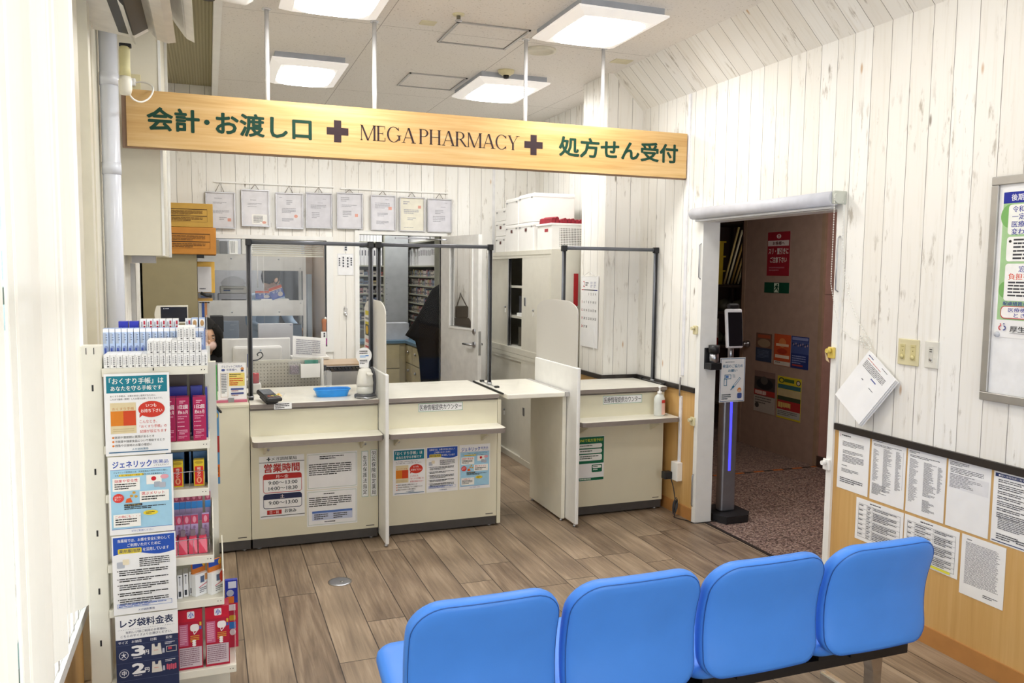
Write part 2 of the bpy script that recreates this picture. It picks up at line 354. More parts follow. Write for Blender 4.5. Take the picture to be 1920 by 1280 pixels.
# ------------------------------------------------------------------ printing on flat sheets
GLY = {}
def glyphs(txt, bold):
    k = txt
    if k not in GLY:
        c = bpy.data.curves.new('t', 'FONT'); c.body = txt; c.size = 1; c.resolution_u = 2; c.space_line = 1.05
        o = bpy.data.objects.new('t', c); COL.objects.link(o); bpy.context.view_layer.update()
        me = bpy.data.meshes.new_from_object(o.evaluated_get(bpy.context.evaluated_depsgraph_get()))
        vs = [(v.co.x, v.co.y) for v in me.vertices]; fs = [tuple(p.vertices) for p in me.polygons]
        bpy.data.objects.remove(o); bpy.data.curves.remove(c); bpy.data.meshes.remove(me)
        GLY[k] = (vs, fs)
    return GLY[k]
class Sheet:
    """flat printed thing. O = top-left corner, U/V = unit vectors right/down as seen, size w x h (m)."""
    def __init__(s, O, U, V, w, h, base=None, thick=.0006, asp=True):
        s.O, s.U, s.V = Vector(O), Vector(U).normalized(), Vector(V).normalized(); s.N = s.V.cross(s.U).normalized()
        s.w, s.h = w, h; s.mb = MB([base or PAPER]); s.t = thick; s.k = 0
        s.lay = thick
        if base is not False:
            P = [s.p(0, 0, 0), s.p(1, 0, 0), s.p(1, 1, 0), s.p(0, 1, 0)]
            s.mb.prism(P, s.N*thick, 0)
    def p(s, x, y, d): return s.O + s.U*(x*s.w) + s.V*(y*s.h) + s.N*d
    def nxt(s): s.k += 1; return s.t + .00012*s.k
    def rect(s, x, y, w, h, c):
        d = s.nxt(); s.mb.face([s.p(x, y, d), s.p(x, y+h, d), s.p(x+w, y+h, d), s.p(x+w, y, d)], ink(c)).tag = True; return s
    def poly(s, pts, c):
        d = s.nxt(); f = s.mb.face([s.p(a, b, d) for a, b in pts], ink(c))
        if f: f.tag = True
        return s
    def ell(s, x, y, w, h, c, n=28):
        return s.poly([(x+w/2+w/2*math.cos(2*math.pi*k/n), y+h/2-h/2*math.sin(2*math.pi*k/n)) for k in range(n)], c)
    def rrect(s, x, y, w, h, c, r=.03, n=5):
        ry = r*s.w/s.h; pts = []
        for cx, cy, a in ((x+w-r, y+ry, 0), (x+r, y+ry, 90), (x+r, y+h-ry, 180), (x+w-r, y+h-ry, 270)):
            for k in range(n+1):
                t = math.radians(a+90*k/n); pts.append((cx+r*math.cos(t), cy-ry*math.sin(t)))
        return s.poly(pts, c)
    def frame(s, x, y, w, h, c, t=.006):
        ty = t*s.w/s.h
        s.rect(x, y, w, ty, c); s.rect(x, y+h-ty, w, ty, c); s.rect(x, y, t, h, c); return s.rect(x+w-t, y, t, h, c)
    def line(s, x0, y0, x1, y1, c, t=.006):
        a, b = Vector((x0*s.w, y0*s.h)), Vector((x1*s.w, y1*s.h)); d = (b-a).normalized(); q = Vector((-d.y, d.x))*(t*s.w/2)
        return s.poly([((v.x)/s.w, (v.y)/s.h) for v in (a+q, a-q, b-q, b+q)], c)
    def text(s, txt, x, y, w, h, c, bold=.012):
        vs, fs = glyphs(txt, bold)
        if not vs: return s
        x0, x1 = min(v[0] for v in vs), max(v[0] for v in vs); y0, y1 = min(v[1] for v in vs), max(v[1] for v in vs)
        if w is None: w = h*s.h*(x1-x0)/(y1-y0)/s.w
        d = s.nxt(); mi = s.mb.mi(ink(c)); q = bold*(.5 if bold < .014 else .7)
        sh = [(0, 0)] if bold < .014 else [(-q, 0), (q, 0)] if bold < .028 else [(-q, -q), (q, -q), (q, q), (-q, q)] if bold < .04 else [(q*math.cos(k*math.pi/4), q*math.sin(k*math.pi/4)) for k in range(8)]     # heavier weights: overlaid shifted strokes
        for j, (sx, sy) in enumerate(sh):
            bv = [s.mb.bm.verts.new(s.p(x+(a-x0+sx)/(x1-x0)*w, y+(y1-b+sy)/(y1-y0)*h, d+.00001*j)) for a, b in vs]
            for f in fs:
                try: g = s.mb.bm.faces.new([bv[i] for i in f])
                except ValueError: continue
                g.material_index = mi; g.tag = True
        return s
    def vtext(s, txt, x, y, w, h, c, bold=.015):
        n = len(txt)
        for i, ch in enumerate(txt): s.text(ch, x, y+i*h/n, w, h/n*.86, c, bold); s.k -= 1
        return s
    def dash(s, x, y, w, rows, rh, c='#4a4a4a', fill=.92, last=.6, rnd=None, rag=0.0):
        """illegible small print: rows of word-long marks"""
        rnd = rnd or random.Random(int(x*977+y*3571+rows)); d = s.nxt(); mi = s.mb.mi(ink(c))
        for r in range(rows):
            end = x + w*(fill if r < rows-1 else last)*(1-rag*rnd.random()); q = x
            while q < end:
                L = min(w*rnd.uniform(.05, .16), end-q); hh = rh*rnd.uniform(.42, .55); yy = y+r*rh
                f = s.mb.bm.faces.new([s.mb.bm.verts.new(s.p(a, b, d)) for a, b in ((q, yy), (q, yy+hh), (q+L*.9, yy+hh), (q+L*.9, yy))])
                f.material_index = mi; f.tag = True; q += L
        return s
    def done(s, name, label=None, cat=None, parent=None, group=None):
        at = None if parent is not None else s.p(.5, .5, 0)
        o = s.mb.build(name, parent, at)
        return tag(o, label, cat, group)
def facing(x0, x1, z0, z1, y, **k):           # sheet on a plane that faces the camera side (-y)
    return Sheet((x0, y, z1), (1, 0, 0), (0, 0, -1), x1-x0, z1-z0, **k)
def onright(y0, y1, z0, z1, x, **k):          # sheet on a plane that faces -x; y0 is its left (far) edge
    return Sheet((x, y0, z1), (0, -1, 0), (0, 0, -1), y0-y1, z1-z0, **k)

# ================================================================== THE SETTING
XL, XR, YB, ZC = -.5, 3.025, 7.5, 3.1
def struct(name, b, parent=None): return b.build(name, parent, None, 'structure')
b = MB(FLOOR); b.box(XL, -1.6, -.05, XR+.06, YB, 0); struct('floor', b)
b = MB(GRAN); b.box(XR+.085, 1.0, -.05, 5.6, 9.0, -.004); struct('floor', b)
b = MB(BLACKT); b.box(XR+.06, 3.30, -.05, XR+.085, 4.60, .004); struct('trim_1', b)          # threshold strip
b = MB(mat('grey vinyl floor', '#9a978f', .5)); b.box(XL, YB, -.05, XR, 10.8, -.002); struct('floor', b)
# ceiling: boarded part and the ribbed deck over the window side
b = MB(CEIL); b.box(.09, -1.6, ZC, XR+.11, YB+.1, ZC+.05); struct('ceiling', b)
b = MB([DECK]); b.box(XL-.1, -1.6, ZC+.10, .09, YB+.1, ZC+.15); struct('ceiling', b)
b = MB(WHITE); b.box(.055, -1.6, ZC-.012, .10, YB, ZC+.10); struct('trim_2', b)
b = MB(mat('dispensary ceiling', '#dcdad6', .9)); b.box(XL-.1, YB+.1, 2.7, XR+.1, 10.9, 2.75); struct('ceiling', b)
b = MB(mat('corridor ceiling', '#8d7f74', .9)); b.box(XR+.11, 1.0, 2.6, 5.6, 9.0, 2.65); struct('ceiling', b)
# right wall with the shop doorway
def rwall(b, y0, y1, z0=0, z1=2.855, x0=XR, x1=XR+.11, rail=.89):
    for a, c, m in ((z0, min(rail, z1), WAINS), (max(z0, rail), z1, PLANK)):
        if c > a: b.box(x0, y0, a, x1, y1, c, m)
b = MB([PLANK, WAINS]); rwall(b, -1.6, 3.31); rwall(b, 4.585, YB+.1); b.box(XR, 3.31, 2.03, XR+.11, 4.585, 2.855, PLANK)
b.box(XR+.002, -1.6, 2.855, XR+.11, YB+.1, ZC+.02, PLANK)
rwall(b, 5.4, 5.81, 0, ZC, 2.737, XR)                                                        # pillar
s45 = .245*math.sqrt(2)
b.face([(XR, -1.6, 2.855), (XR, 5.4, 2.855), (2.78, 5.4, ZC), (2.78, -1.6, ZC)], PLANK, uv=[(-1.6, 0), (5.4, 0), (5.4, s45), (-1.6, s45)])
struct('wall_right', b)
b = MB(WAINS)
def rail(b, z0, z1, d, m):
    b.box(XR-d, -1.6, z0, XR, 3.30, z1, m); b.box(XR-d, 4.60, z0, XR, 5.4, z1, m)
    b.box(2.737-d, 5.4-d, z0, XR-d, 5.4, z1, m); b.box(2.737-d, 5.4, z0, 2.737, 5.81, z1, m); b.box(XR-d, 5.81, z0, XR, YB, z1, m)
b = MB(BLACKT); rail(b, .872, .905, .016, 0); struct('trim_3', b)
b = MB(BASEB); rail(b, 0, .082, .008, 0); struct('baseboard_right', b)
# door casing of the shop doorway
b = MB(WHITE)
b.box(XR-.014, 3.308, 0, XR+.112, 3.348, 2.03); b.box(XR-.014, 4.545, 0, XR+.112, 4.587, 2.03); b.box(XR-.014, 3.348, 1.997, XR+.112, 4.545, 2.03)
struct('trim_4', b)
# back wall: window and doorway into the dispensary
WX0, WX1, WZ0, WZ1, DX0, DX1, DZ = -.25, 1.0, .97, 1.925, 1.295, 2.085, 1.99
b = MB(PLANK); T = .1
for bx in ((XL-.1, 0, WX0, ZC), (WX0, 0, WX1, WZ0), (WX0, WZ1, WX1, ZC), (WX1, 0, DX0, ZC), (DX0, DZ, DX1, ZC), (DX1, 0, XR, ZC)):
    b.box(bx[0], YB, bx[1], bx[2], YB+T, bx[3] if bx[3] < ZC else ZC+.2)
struct('wall_back', b)
b = MB(WHITE)
for bx in ((WX0-.045, WZ0-.05, WX0, WZ1+.035), (WX1, WZ0-.05, WX1+.06, WZ1+.035), (WX0, WZ1, WX1, WZ1+.035), (WX0, WZ0-.05, WX1, WZ0)):
    b.box(bx[0], YB-.02, bx[1], bx[2], YB+T+.01, bx[3])
win = struct('window_1', b)
b = MB(GLASS); b.box(WX0+.001, YB+.04, WZ0+.001, WX1-.001, YB+.044, WZ1-.001); b.build('pane', win)
b = MB(WHITE)
for bx in ((DX0-.04, 0, DX0, DZ+.035), (DX1, 0, DX1+.04, DZ+.035), (DX0, DZ, DX1, DZ+.035)): b.box(bx[0], YB-.02, bx[1], bx[2], YB+T+.01, bx[3])
struct('trim_5', b)
b = MB(mat('joint strip', '#e9e9ea', .4)); b.box(2.58, YB-.006, 0, 2.605, YB, ZC); struct('trim_6', b)
# left wall with the long shop window
b = MB([OFFW, WAINS])
b.box(XL-.12, -1.6, 0, XL, 3.55, .36, WAINS); b.box(XL-.12, -1.6, .36, XL, .6, ZC+.1); b.box(XL-.12, .6, 2.95, XL, 3.55, ZC+.1)
b.box(XL-.12, 3.55, 0, XL, YB+.1, ZC+.1)
struct('wall_left', b)
b = MB(WHITE); b.box(XL-.12, .6, .36, XL+.05, 3.55, .40); struct('trim_7', b)                  # window sill
b = MB([WHITE]); wf = mat('dark green window bar', '#2c5a52', .4)
for y in (.6, 1.55, 2.5, 3.5): b.box(XL-.10, y, .40, XL-.06, y+.05, 2.95, wf)
for z in (.40, 1.55, 2.90): b.box(XL-.10, .6, z, XL-.06, 3.55, z+.05, wf)
win2 = struct('window_2', b)
b = MB(GLASS); b.box(XL-.083, .6, .40, XL-.079, 3.55, 2.95); b.build('pane', win2)
b = MB(OFFW)
b.box(XL, 3.55, 0, XL+.035, 3.68, ZC); b.box(XL, 3.86, 0, XL+.05, 3.93, ZC); b.box(XL, 4.16, 0, XL+.03, 4.22, ZC)
struct('trim_8', b)
b = MB(OFFW)
for q in ((XL-.12, 0, .3, ZC+.1), (2.5, 0, XR+.11, ZC+.1), (.3, 2.35, 2.5, ZC+.1)): b.box(q[0], -1.7, q[1], q[2], -1.6, q[3])
struct('wall_front', b)
b = MB(ALU)                                                                                  # unseen glazing added behind the camera to bring daylight onto the chair backs
for q in ((.3, .001, .34, 2.35), (2.46, .001, 2.5, 2.35), (1.38, .001, 1.42, 2.31), (.34, 2.31, 2.46, 2.35), (.34, .001, 1.38, .05), (1.42, .001, 2.46, .05)): b.box(q[0], -1.68, q[1], q[2], -1.62, q[3])
fill_win = struct('added_window', b)
b = MB(GLASS); b.box(.341, -1.653, .051, 2.459, -1.647, 2.309); b.build('pane', fill_win)
# dispensary shell
b = MB(mat('dispensary wall', '#cfcdc8', .8)); b.box(XL-.1, 10.8, -.05, XR+.1, 10.9, 2.8); struct('wall_dispensary_back', b)
b = MB(mat('dispensary wall', '#cfcdc8', .8)); b.box(XL-.1, YB+.1, -.05, XL, 10.8, 2.8); struct('wall_dispensary_left', b)
b = MB(mat('dispensary wall', '#cfcdc8', .8)); b.box(XR, YB+.1, -.05, XR+.1, 10.8, 2.8); struct('wall_dispensary_right', b)
b = MB(BROWNW); b.box(1.0, YB+.1, 0, 1.04, 8.6, 2.7); b.box(.93, 8.56, 0, 1.04, 8.6, 2.7); struct('wall_dispensary_partition', b)
# corridor shell
PINK = mat('dusty pink wall panel', '#b98f85', .5); BEIGE = mat('beige steel door paint', '#ab9284', .5)
b = MB([PINK]); b.box(4.97, 1.0, -.05, 5.07, 5.66, 2.6); b.box(4.97, 5.66, 2.3, 5.07, 6.74, 2.6); b.box(4.97, 6.70, -.05, 5.07, 6.80, 2.6)
b.box(5.0, 4.9, 1.50, 4.968, 5.66, 1.503, mat('panel joint', '#7d625c', .6)); struct('wall_corridor', b)
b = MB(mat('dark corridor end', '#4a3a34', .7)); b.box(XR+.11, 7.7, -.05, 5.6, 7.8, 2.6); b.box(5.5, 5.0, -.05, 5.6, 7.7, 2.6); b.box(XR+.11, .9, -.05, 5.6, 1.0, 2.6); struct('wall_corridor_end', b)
b = MB(mat('brown skirting', '#4d3b34', .5)); b.box(4.955, 1.0, -.004, 4.97, 5.64, .09); struct('baseboard_corridor', b)
# beige steel door across the corridor
d2 = empty('door_2', (4.97, 6.70, 0), kind='structure')
part('door_leaf', BEIGE, d2, (4.95, 5.67, -.0035, 4.99, 6.72, 2.295))
bb = MB(METAL); bb.lathe([(.001, .0), (.034, .0), (.034, -.02), (.02, -.03), (.028, -.05), (.018, -.062), (.001, -.064)], (4.95, 6.64, .985), axis='x', n=18); bb.build('door_knob', d2)
bb = MB(mat('beige frame paint', '#a88e78', .5)); bb.box(4.945, 5.63, 0, 5.0, 5.67, 2.33); bb.box(4.945, 6.72, 0, 5.0, 6.76, 2.33); bb.box(4.945, 5.67, 2.295, 5.0, 6.72, 2.33); bb.build('door_frame', d2)
# open door of the dispensary, swung into the shop
d1 = empty('door_1', (DX1-.02, YB-.03, 0), kind='structure'); hv = Vector((2.225-2.085, 6.785-7.47, 0)).normalized(); hn = Vector((hv.y, -hv.x, 0))  # hn points to the room side seen
LW = .715
def dleaf(u0, u1, n0, n1, z0, z1): return [Vector((2.078, 7.47, 0)) + hv*u + hn*n + Vector((0, 0, z)) for u, n, z in ((u0, n0, z0), (u1, n0, z0), (u1, n1, z0), (u0, n1, z0))]
def lb(b, u0, u1, n0, n1, z0, z1, m=0): b.prism(dleaf(u0, u1, n0, n1, z0, z1), (0, 0, z1-z0), m)
DOORW = mat('white door paint', '#e3e2df', .4)
b = MB(DOORW); gu0, gu1, gz0, gz1 = .19, .60, 1.16, 1.88
for q in ((0, gu0, .01, 1.985), (gu1, LW, .01, 1.985), (gu0, gu1, .01, gz0), (gu0, gu1, gz1, 1.985)): lb(b, q[0], q[1], -.018, .018, q[2], q[3])
b.build('door_leaf', d1)
b = MB(WHITE)
for q in ((gu0-.02, gu0, gz0-.02, gz1+.02), (gu1, gu1+.02, gz0-.02, gz1+.02), (gu0, gu1, gz0-.02, gz0), (gu0, gu1, gz1, gz1+.02)): lb(b, q[0], q[1], -.024, .024, q[2], q[3])
b.build('glazing_bead', d1)
b = MB(GLASS); lb(b, gu0, gu1, -.003, .003, gz0, gz1); b.build('pane', d1)
b = MB(METAL); P = lambda u, n, z: Vector((2.078, 7.47, z)) + hv*u + hn*n
for sg in (-1, 1):
    b.tube([P(.655, sg*.018, 1.02), P(.655, sg*.028, 1.02)], .026, n=16); b.tube([P(.655, sg*.026, 1.02), P(.655, sg*.06, 1.02), P(.635, sg*.066, 1.02), P(.53, sg*.066, 1.02)], .010, n=10)
b.build('door_handle', d1)
b = MB(METAL); b.tube([P(.655, .018, 1.135), P(.655, .03, 1.135)], .023, n=16); b.build('lock_cylinder', d1)
b = MB(METAL); lb(b, LW, LW+.002, -.012, .012, .93, 1.14); b.build('latch_plate', d1)
b = MB(METAL); b.box(1.62, 7.44, 1.955, 1.92, 7.46, 1.97); b.tube([(1.90, 7.45, 1.96), P(.18, .05, 1.95)], .006); b.build('door_closer_arm', d1)

# ================================================================== CEILING THINGS
LD = emit('lit diffuser', '#fffdf9', LAMP_E)
RIM = mat('lamp cover rim', '#f4f3f1', .45, Emission_Color=lin('#fff8f2'), Emission_Strength=.22)
def ceiling_lamp(x0, y0, x1, y1, z, label, group='square ceiling panel lights', e=LD):
    t = empty('ceiling_light', ((x0+x1)/2, (y0+y1)/2, z), label, 'ceiling light', group)
    part('housing', mat('lamp housing', '#a9adb5', .5), t, (x0+.02, y0+.02, z-.039, x1-.02, y1-.02, z))
    b = MB(RIM); o = [(x0, y0), (x1, y0), (x1, y1), (x0, y1)]; g = .06
    i = [(x0+g, y0+g), (x1-g, y0+g), (x1-g, y1-g), (x0+g, y1-g)]
    for k in range(4):
        A, B_, C_, D_ = o[k], o[(k+1) % 4], i[(k+1) % 4], i[k]
        b.face([(*A, z-.05), (*B_, z-.05), (*C_, z-.075), (*D_, z-.075)]); b.face([(*A, z-.04), (*B_, z-.04), (*B_, z-.05), (*A, z-.05)])
    b.face([(*i[0], z-.0745), (*i[1], z-.0745), (*i[2], z-.0745), (*i[3], z-.0745)]); b.build('rim', t)
    b = MB(e); cx, cy, a, c = (x0+x1)/2, (y0+y1)/2, (x1-x0)/2-g, (y1-y0)/2-g; rings = []
    for s, dz in ((1, -.075), (.9, -.083), (.6, -.088), (.25, -.09)):
        rings.append([(cx+s*a*math.copysign(abs(math.cos(q))**.5, math.cos(q)), cy+s*c*math.copysign(abs(math.sin(q))**.5, math.sin(q)), z+dz) for q in [2*math.pi*(k+.5)/32 for k in range(32)]])
    for A, B_ in zip(rings, rings[1:]):
        for k in range(32): b.face([A[k], A[(k+1) % 32], B_[(k+1) % 32], B_[k]], smooth=True)
    b.face(rings[-1]); b.build('diffuser', t); return t
for q, lab in (((.38, 3.98, .90, 4.64), 'square lit panel light in front of the sign\'s left half, near the window'),
               ((1.84, 3.98, 2.38, 4.64), 'square lit panel light in front of the sign beside the sloping plank soffit'),
               ((.42, 5.70, .92, 6.42), 'square lit panel light behind the left part of the hanging sign'),
               ((1.85, 5.68, 2.40, 6.40), 'square lit panel light behind the sign near the round camera dome')):
    ceiling_lamp(*q, ZC, lab)
LF = emit('added waiting room fill', '#fffaf4', LAMP_E*.5)  # out-of-view panels added to light the chair backs
ceiling_lamp(.38, 2.25, .90, 2.91, ZC, 'added unseen panel light over the waiting bench on the window side', e=LF)
ceiling_lamp(1.84, 2.25, 2.38, 2.91, ZC, 'added unseen panel light over the waiting bench on the notice wall side', e=LF)
LB = emit('added dispensary fill', '#fffdf8', BACK_E)  # out-of-view panels added to brighten the dispensary and medicine room
ceiling_lamp(1.1, .2, 1.65, .86, ZC, 'added unseen panel light over the camera end of the waiting room', e=LF)
ceiling_lamp(.15, 7.68, .70, 7.95, 2.7, 'added unseen narrow panel light just inside the dispensary window', e=LB)
ceiling_lamp(.2, 9.3, .75, 9.9, 2.7, 'added unseen panel light at the rear of the dispensary', e=LB)
ceiling_lamp(1.7, 8.3, 2.2, 8.9, 2.7, 'added unseen panel light in the medicine shelf room', e=LB)
def hatch(x0, y0, x1, y1, lab):
    t = empty('access_hatch', ((x0+x1)/2, (y0+y1)/2, ZC), lab, 'access hatch', 'ceiling access hatches')
    b = MB(ALU); w = .014
    for q in ((x0, y0, x1, y0+w), (x0, y1-w, x1, y1), (x0, y0, x0+w, y1), (x1-w, y0, x1, y1)): b.box(q[0], q[1], ZC-.008, q[2], q[3], ZC+.002)
    b.build('frame', t); part('lid', CEIL, t, (x0+.02, y0+.02, ZC-.003, x1-.02, y1-.02, ZC+.002))
hatch(1.375, 4.64, 1.83, 5.09, 'square flush ceiling hatch nearer the camera, below the sprinkler head')
hatch(1.40, 5.94, 1.84, 6.38, 'square flush ceiling hatch farther back, left of the camera dome')
b = MB(mat('speaker ring', '#d9d4c2', .5)); b.lathe([(.001, 0), (.10, 0), (.10, -.012), (.08, -.014), (.078, -.006), (.001, -.006)], (2.05, 5.02, ZC), n=32)
tag(b.build('ceiling_speaker', None, (2.05, 5.02, ZC)), 'round flush ceiling speaker behind the third sign pole', 'speaker')
t = empty('camera_dome', (2.03, 5.62, ZC), 'small cream ceiling sensor with dark eye above the far right lamp', 'sensor')
b = MB(IVORY); b.lathe([(.001, 0), (.06, 0), (.055, -.02), (.03, -.035), (.001, -.036)], (2.03, 5.62, ZC), n=20); b.build('base', t)
b = MB(CAP); b.lathe([(.001, -.034), (.022, -.034), (.02, -.055), (.001, -.06)], (2.03, 5.62, ZC), n=14); b.build('lens', t)
t = empty('sprinkler_head', (1.345, 4.52, ZC), 'small metal sprinkler head on the ceiling in front of a hatch', 'sprinkler')
b = MB(IVORY); b.lathe([(.001, 0), (.035, 0), (.03, -.008), (.001, -.01)], (1.345, 4.52, ZC), n=18); b.build('plate', t)
b = MB(METAL); b.lathe([(.001, -.01), (.012, -.01), (.012, -.03), (.02, -.034), (.02, -.038), (.001, -.04)], (1.345, 4.52, ZC), n=14); b.build('head', t)
b = MB(mat('yellowed plate', '#d8d0b0', .6)); b.box(1.18, 4.70, ZC-.004, 1.27, 4.78, ZC); tag(b.build('blank_plate', None, (1.22, 4.74, ZC)), 'small yellowed blank plate on the ceiling left of the nearer hatch', 'plate')
b = MB(mat('yellowed plate', '#d8d0b0', .6)); b.box(2.60, 5.02, ZC-.004, 2.73, 5.12, ZC); tag(b.build('blank_plate', None, (2.66, 5.07, ZC)), 'yellowed blank plate on the ceiling at the edge of the sloping soffit', 'plate')

# hanging sign
sg = empty('hanging_sign', (1.3, 4.79, 2.3), 'long oak board sign hung from the ceiling across the whole counter', 'sign')
SZ0, SZ1, SY = 2.298, 2.590, 4.76
part('board', SIGNW, sg, (-.385, SY, SZ0, 3.005, SY+.03, SZ1))
part('backing_board', mat('sign back', '#a08570', .5), sg, (-.41, SY+.03, SZ0-.006, 3.02, SY+.055, SZ1-.012))
for x, lab in ((.33, 0), (.93, 0), (1.875, 0), (2.41, 0)):
    b = MB(mat('white pole', '#e9e9ea', .25, .2)); b.tube([(x, SY+.075, SZ0+.03), (x, SY+.075, ZC)], .0125, n=14); b.tube([(x, SY+.075, ZC-.006), (x, SY+.075, ZC)], .025, n=16); b.build('pole', sg)
GRN = '#153d2f'; BRN = '#35262a'
def lettering(name, label):
    S = Sheet((0, SY-.0005, 0), (1, 0, 0), (0, 0, -1), 1, 1, base=False); S.mb = MB([]); return S
S = lettering('a', ''); S.text('会計･お渡し口', -.285, -2.505, .842, .117, GRN, .041)
o = S.done('lettering', parent=sg); o['label'] = 'dark green lettering on the left of the board'
S = lettering('a', ''); S.text('処方せん受付', 2.078, -2.512, .855, .118, GRN, .041)
o = S.done('lettering', parent=sg); o['label'] = 'dark green lettering on the right of the board'
for x in (.643, 1.843):
    S = lettering('a', ''); q = .0415
    S.rect(x, -2.447-.0205, .122, .041, BRN); S.rect(x+.0405, -2.447-.061, .041, .122, BRN)
    o = S.done('cross', parent=sg); o['label'] = 'dark brown cross'
# roman capitals drawn stroke by stroke
def serif_word(S, word, x, y, w, h, c):
    TK, TN, SF = .125, .035, .05
    def ring(cx, cy, rx, ry, a0, a1, tk=.12, n=26):
        out = [(cx+rx*math.cos(t), cy+ry*math.sin(t)) for t in [math.radians(a0+(a1-a0)*k/n) for k in range(n+1)]]
        inn = [(cx+(rx-tk)*math.cos(t), cy+(ry-TN)*math.sin(t)) for t in [math.radians(a0+(a1-a0)*k/n) for k in range(n+1)]]
        return [[out[k], out[k+1], inn[k+1], inn[k]] for k in range(n)]
    R = lambda x0, y0, x1, y1: [(x0, y0), (x1, y0), (x1, y1), (x0, y1)]
    def stem(x0, tk=TK, y0=0, y1=1, bot=1, top=1):
        o = [R(x0, y0, x0+tk, y1)]
        if bot: o.append(R(x0-SF, y0, x0+tk+SF, y0+TN))
        if top: o.append(R(x0-SF, y1-TN, x0+tk+SF, y1))
        return o
    def diag(x0, y0, x1, y1, t): return [[(x0-t/2, y0), (x0+t/2, y0), (x1+t/2, y1), (x1-t/2, y1)]]
    G = {'M': (stem(.06, .045)+stem(.86, TK)+diag(.10, 1, .50, 0, .12)+diag(.50, 0, .90, 1, .05), 1.05),
         'E': (stem(.06)+[R(.06, 0, .58, TN), R(.06, 1-TN, .56, 1), R(.06, .49, .44, .49+TN), R(.54, 0, .58, .24), R(.53, .78, .56, 1), R(.41, .40, .44, .61)], .66),
         'G': (ring(.47, .5, .44, .52, 38, 322)+[R(.78, .12, .90, .44), R(.68, .42, .98, .455), R(.79, .76, .82, .98)], 1.0),
         'A': (diag(.12, 0, .45, 1, .045)+diag(.47, 1, .80, 0, .135)+[R(.24, .33, .68, .365), R(.0, 0, .24, TN), R(.64, 0, .96, TN)], .94),
         'P': (stem(.06)+ring(.30, .74, .34, .26, -90, 90, .12)+[R(.10, 1-TN, .31, 1), R(.10, .48, .31, .515)], .70),
         'H': (stem(.06)+stem(.62)+[R(.1, .49, .7, .525)], .86),
         'R': (stem(.06)+ring(.30, .74, .34, .26, -90, 90, .12)+[R(.10, 1-TN, .31, 1), R(.10, .48, .31, .515)]+diag(.36, .50, .74, 0, .13)+[R(.68, 0, .90, TN)], .84),
         'C': (ring(.47, .5, .44, .52, 40, 320)+[R(.77, .74, .80, .98), R(.77, .02, .80, .24)], .88),
         'Y': (stem(.36, TK, 0, .48, 1, 0)+diag(.40, .44, .14, 1, .13)+diag(.44, .46, .76, 1, .045)+[R(.02, 1-TN, .28, 1), R(.62, 1-TN, .90, 1)], .86), ' ': ([], .22)}
    tot = sum(G[ch][1] for ch in word); k = w/tot; q = 0
    for ch in word:
        for pol in G[ch][0]: S.poly([(x+(q+a)*k, y+h*(1-b_)) for a, b_ in pol], c); S.k -= 1
        q += G[ch][1]
S = lettering('a', ''); serif_word(S, 'MEGA PHARMACY', .832, -2.494, .975, .086, BRN)
o = S.done('lettering', parent=sg); o['label'] = 'dark brown roman capitals in the middle of the board'

# ================================================================== COUNTERS
CY = 4.93
def counter(x0, x1, label, name='service_counter', ledge=True, back=5.58, top=True):
    t = empty(name, ((x0+x1)/2, CY, 0), label, 'counter')
    part('body', CREAM, t, (x0, CY, .068, x1, back-.08, .848 if top else .862))
    part('kick_plate', KICK, t, (x0+.004, CY+.004, .012, x1-.004, back-.1, .067))
    for fx in (x0+.04, x1-.04): b = MB(METAL); b.lathe([(.001, 0), (.016, 0), (.016, .008), (.006, .012), (.001, .012)], (fx, CY+.03, 0), n=12); b.build('levelling_foot', t)
    if top:
        b = MB([TOPW]); b.box(x0, CY-.03, .852, x1, back, .88, 0, bev=.003)
        b.box(x0-.0004, CY-.034, .854, x1+.0004, CY-.028, .8775, EDGE); b.box(x0, CY-.012, .838, x1, CY+.001, .8515, mat('dark batten', '#6d655e', .5)); b.build('worktop', t)  # darker batten below the worktop edge
    else:
        part('worktop', CREAM, t, (x0, CY-.004, .863, x1, 5.52, .876))
    if ledge:
        b = MB([TOPW]); y0 = 4.745; lx = .02 if back < 5.5 else 0
        outl = [(x0+.004, CY), (x1+lx, CY), (x1+lx, y0+.03), (x1+lx-.008, y0+.008), (x1+lx-.024, y0), (x0+.03, y0), (x0+.012, y0+.008), (x0+.004, y0+.03)]
        b.prism([(px, py, .654) for px, py in outl], (0, 0, .03), 0, EDGE); b.build('ledge', t)
        for bx in (x0+.07, x1-.11):
            b = MB([CREAM]); b.prism([(bx, CY, .652), (bx, CY-.13, .652), (bx, CY-.13, .638), (bx, CY, .575)], (.012, 0, 0)); b.box(bx+.012, CY-.004, .575, bx+.045, CY, .652)
            b.lathe([(.001, -.006), (.007, -.006), (.007, 0)], (bx+.03, CY, .60), METAL, 10, axis='y'); b.build('bracket', t)
    b = MB(mat('maker mark print', '#5a554d', .5)); b.box(x1-.075, CY-.0008, .083, x1-.025, CY+.0002, .0885); b.build('maker_mark', t)
    return t
c1 = counter(.212, .962, 'cream high counter with opening hours notice, blue tray and hand dispenser on top')
c2 = counter(.992, 1.742, 'cream high counter with three colour posters on its front, in the middle of the row')
part('end_panel', CREAM, c2, (1.744, CY-.004, .018, 1.768, 5.52, .835))
c3 = counter(2.262, 2.985, 'cream high counter against the notice wall with the green poster on its front', back=5.38)
c0 = counter(-.36, .208, 'plain low topped cream cash counter behind the product rack', ledge=False, top=False)
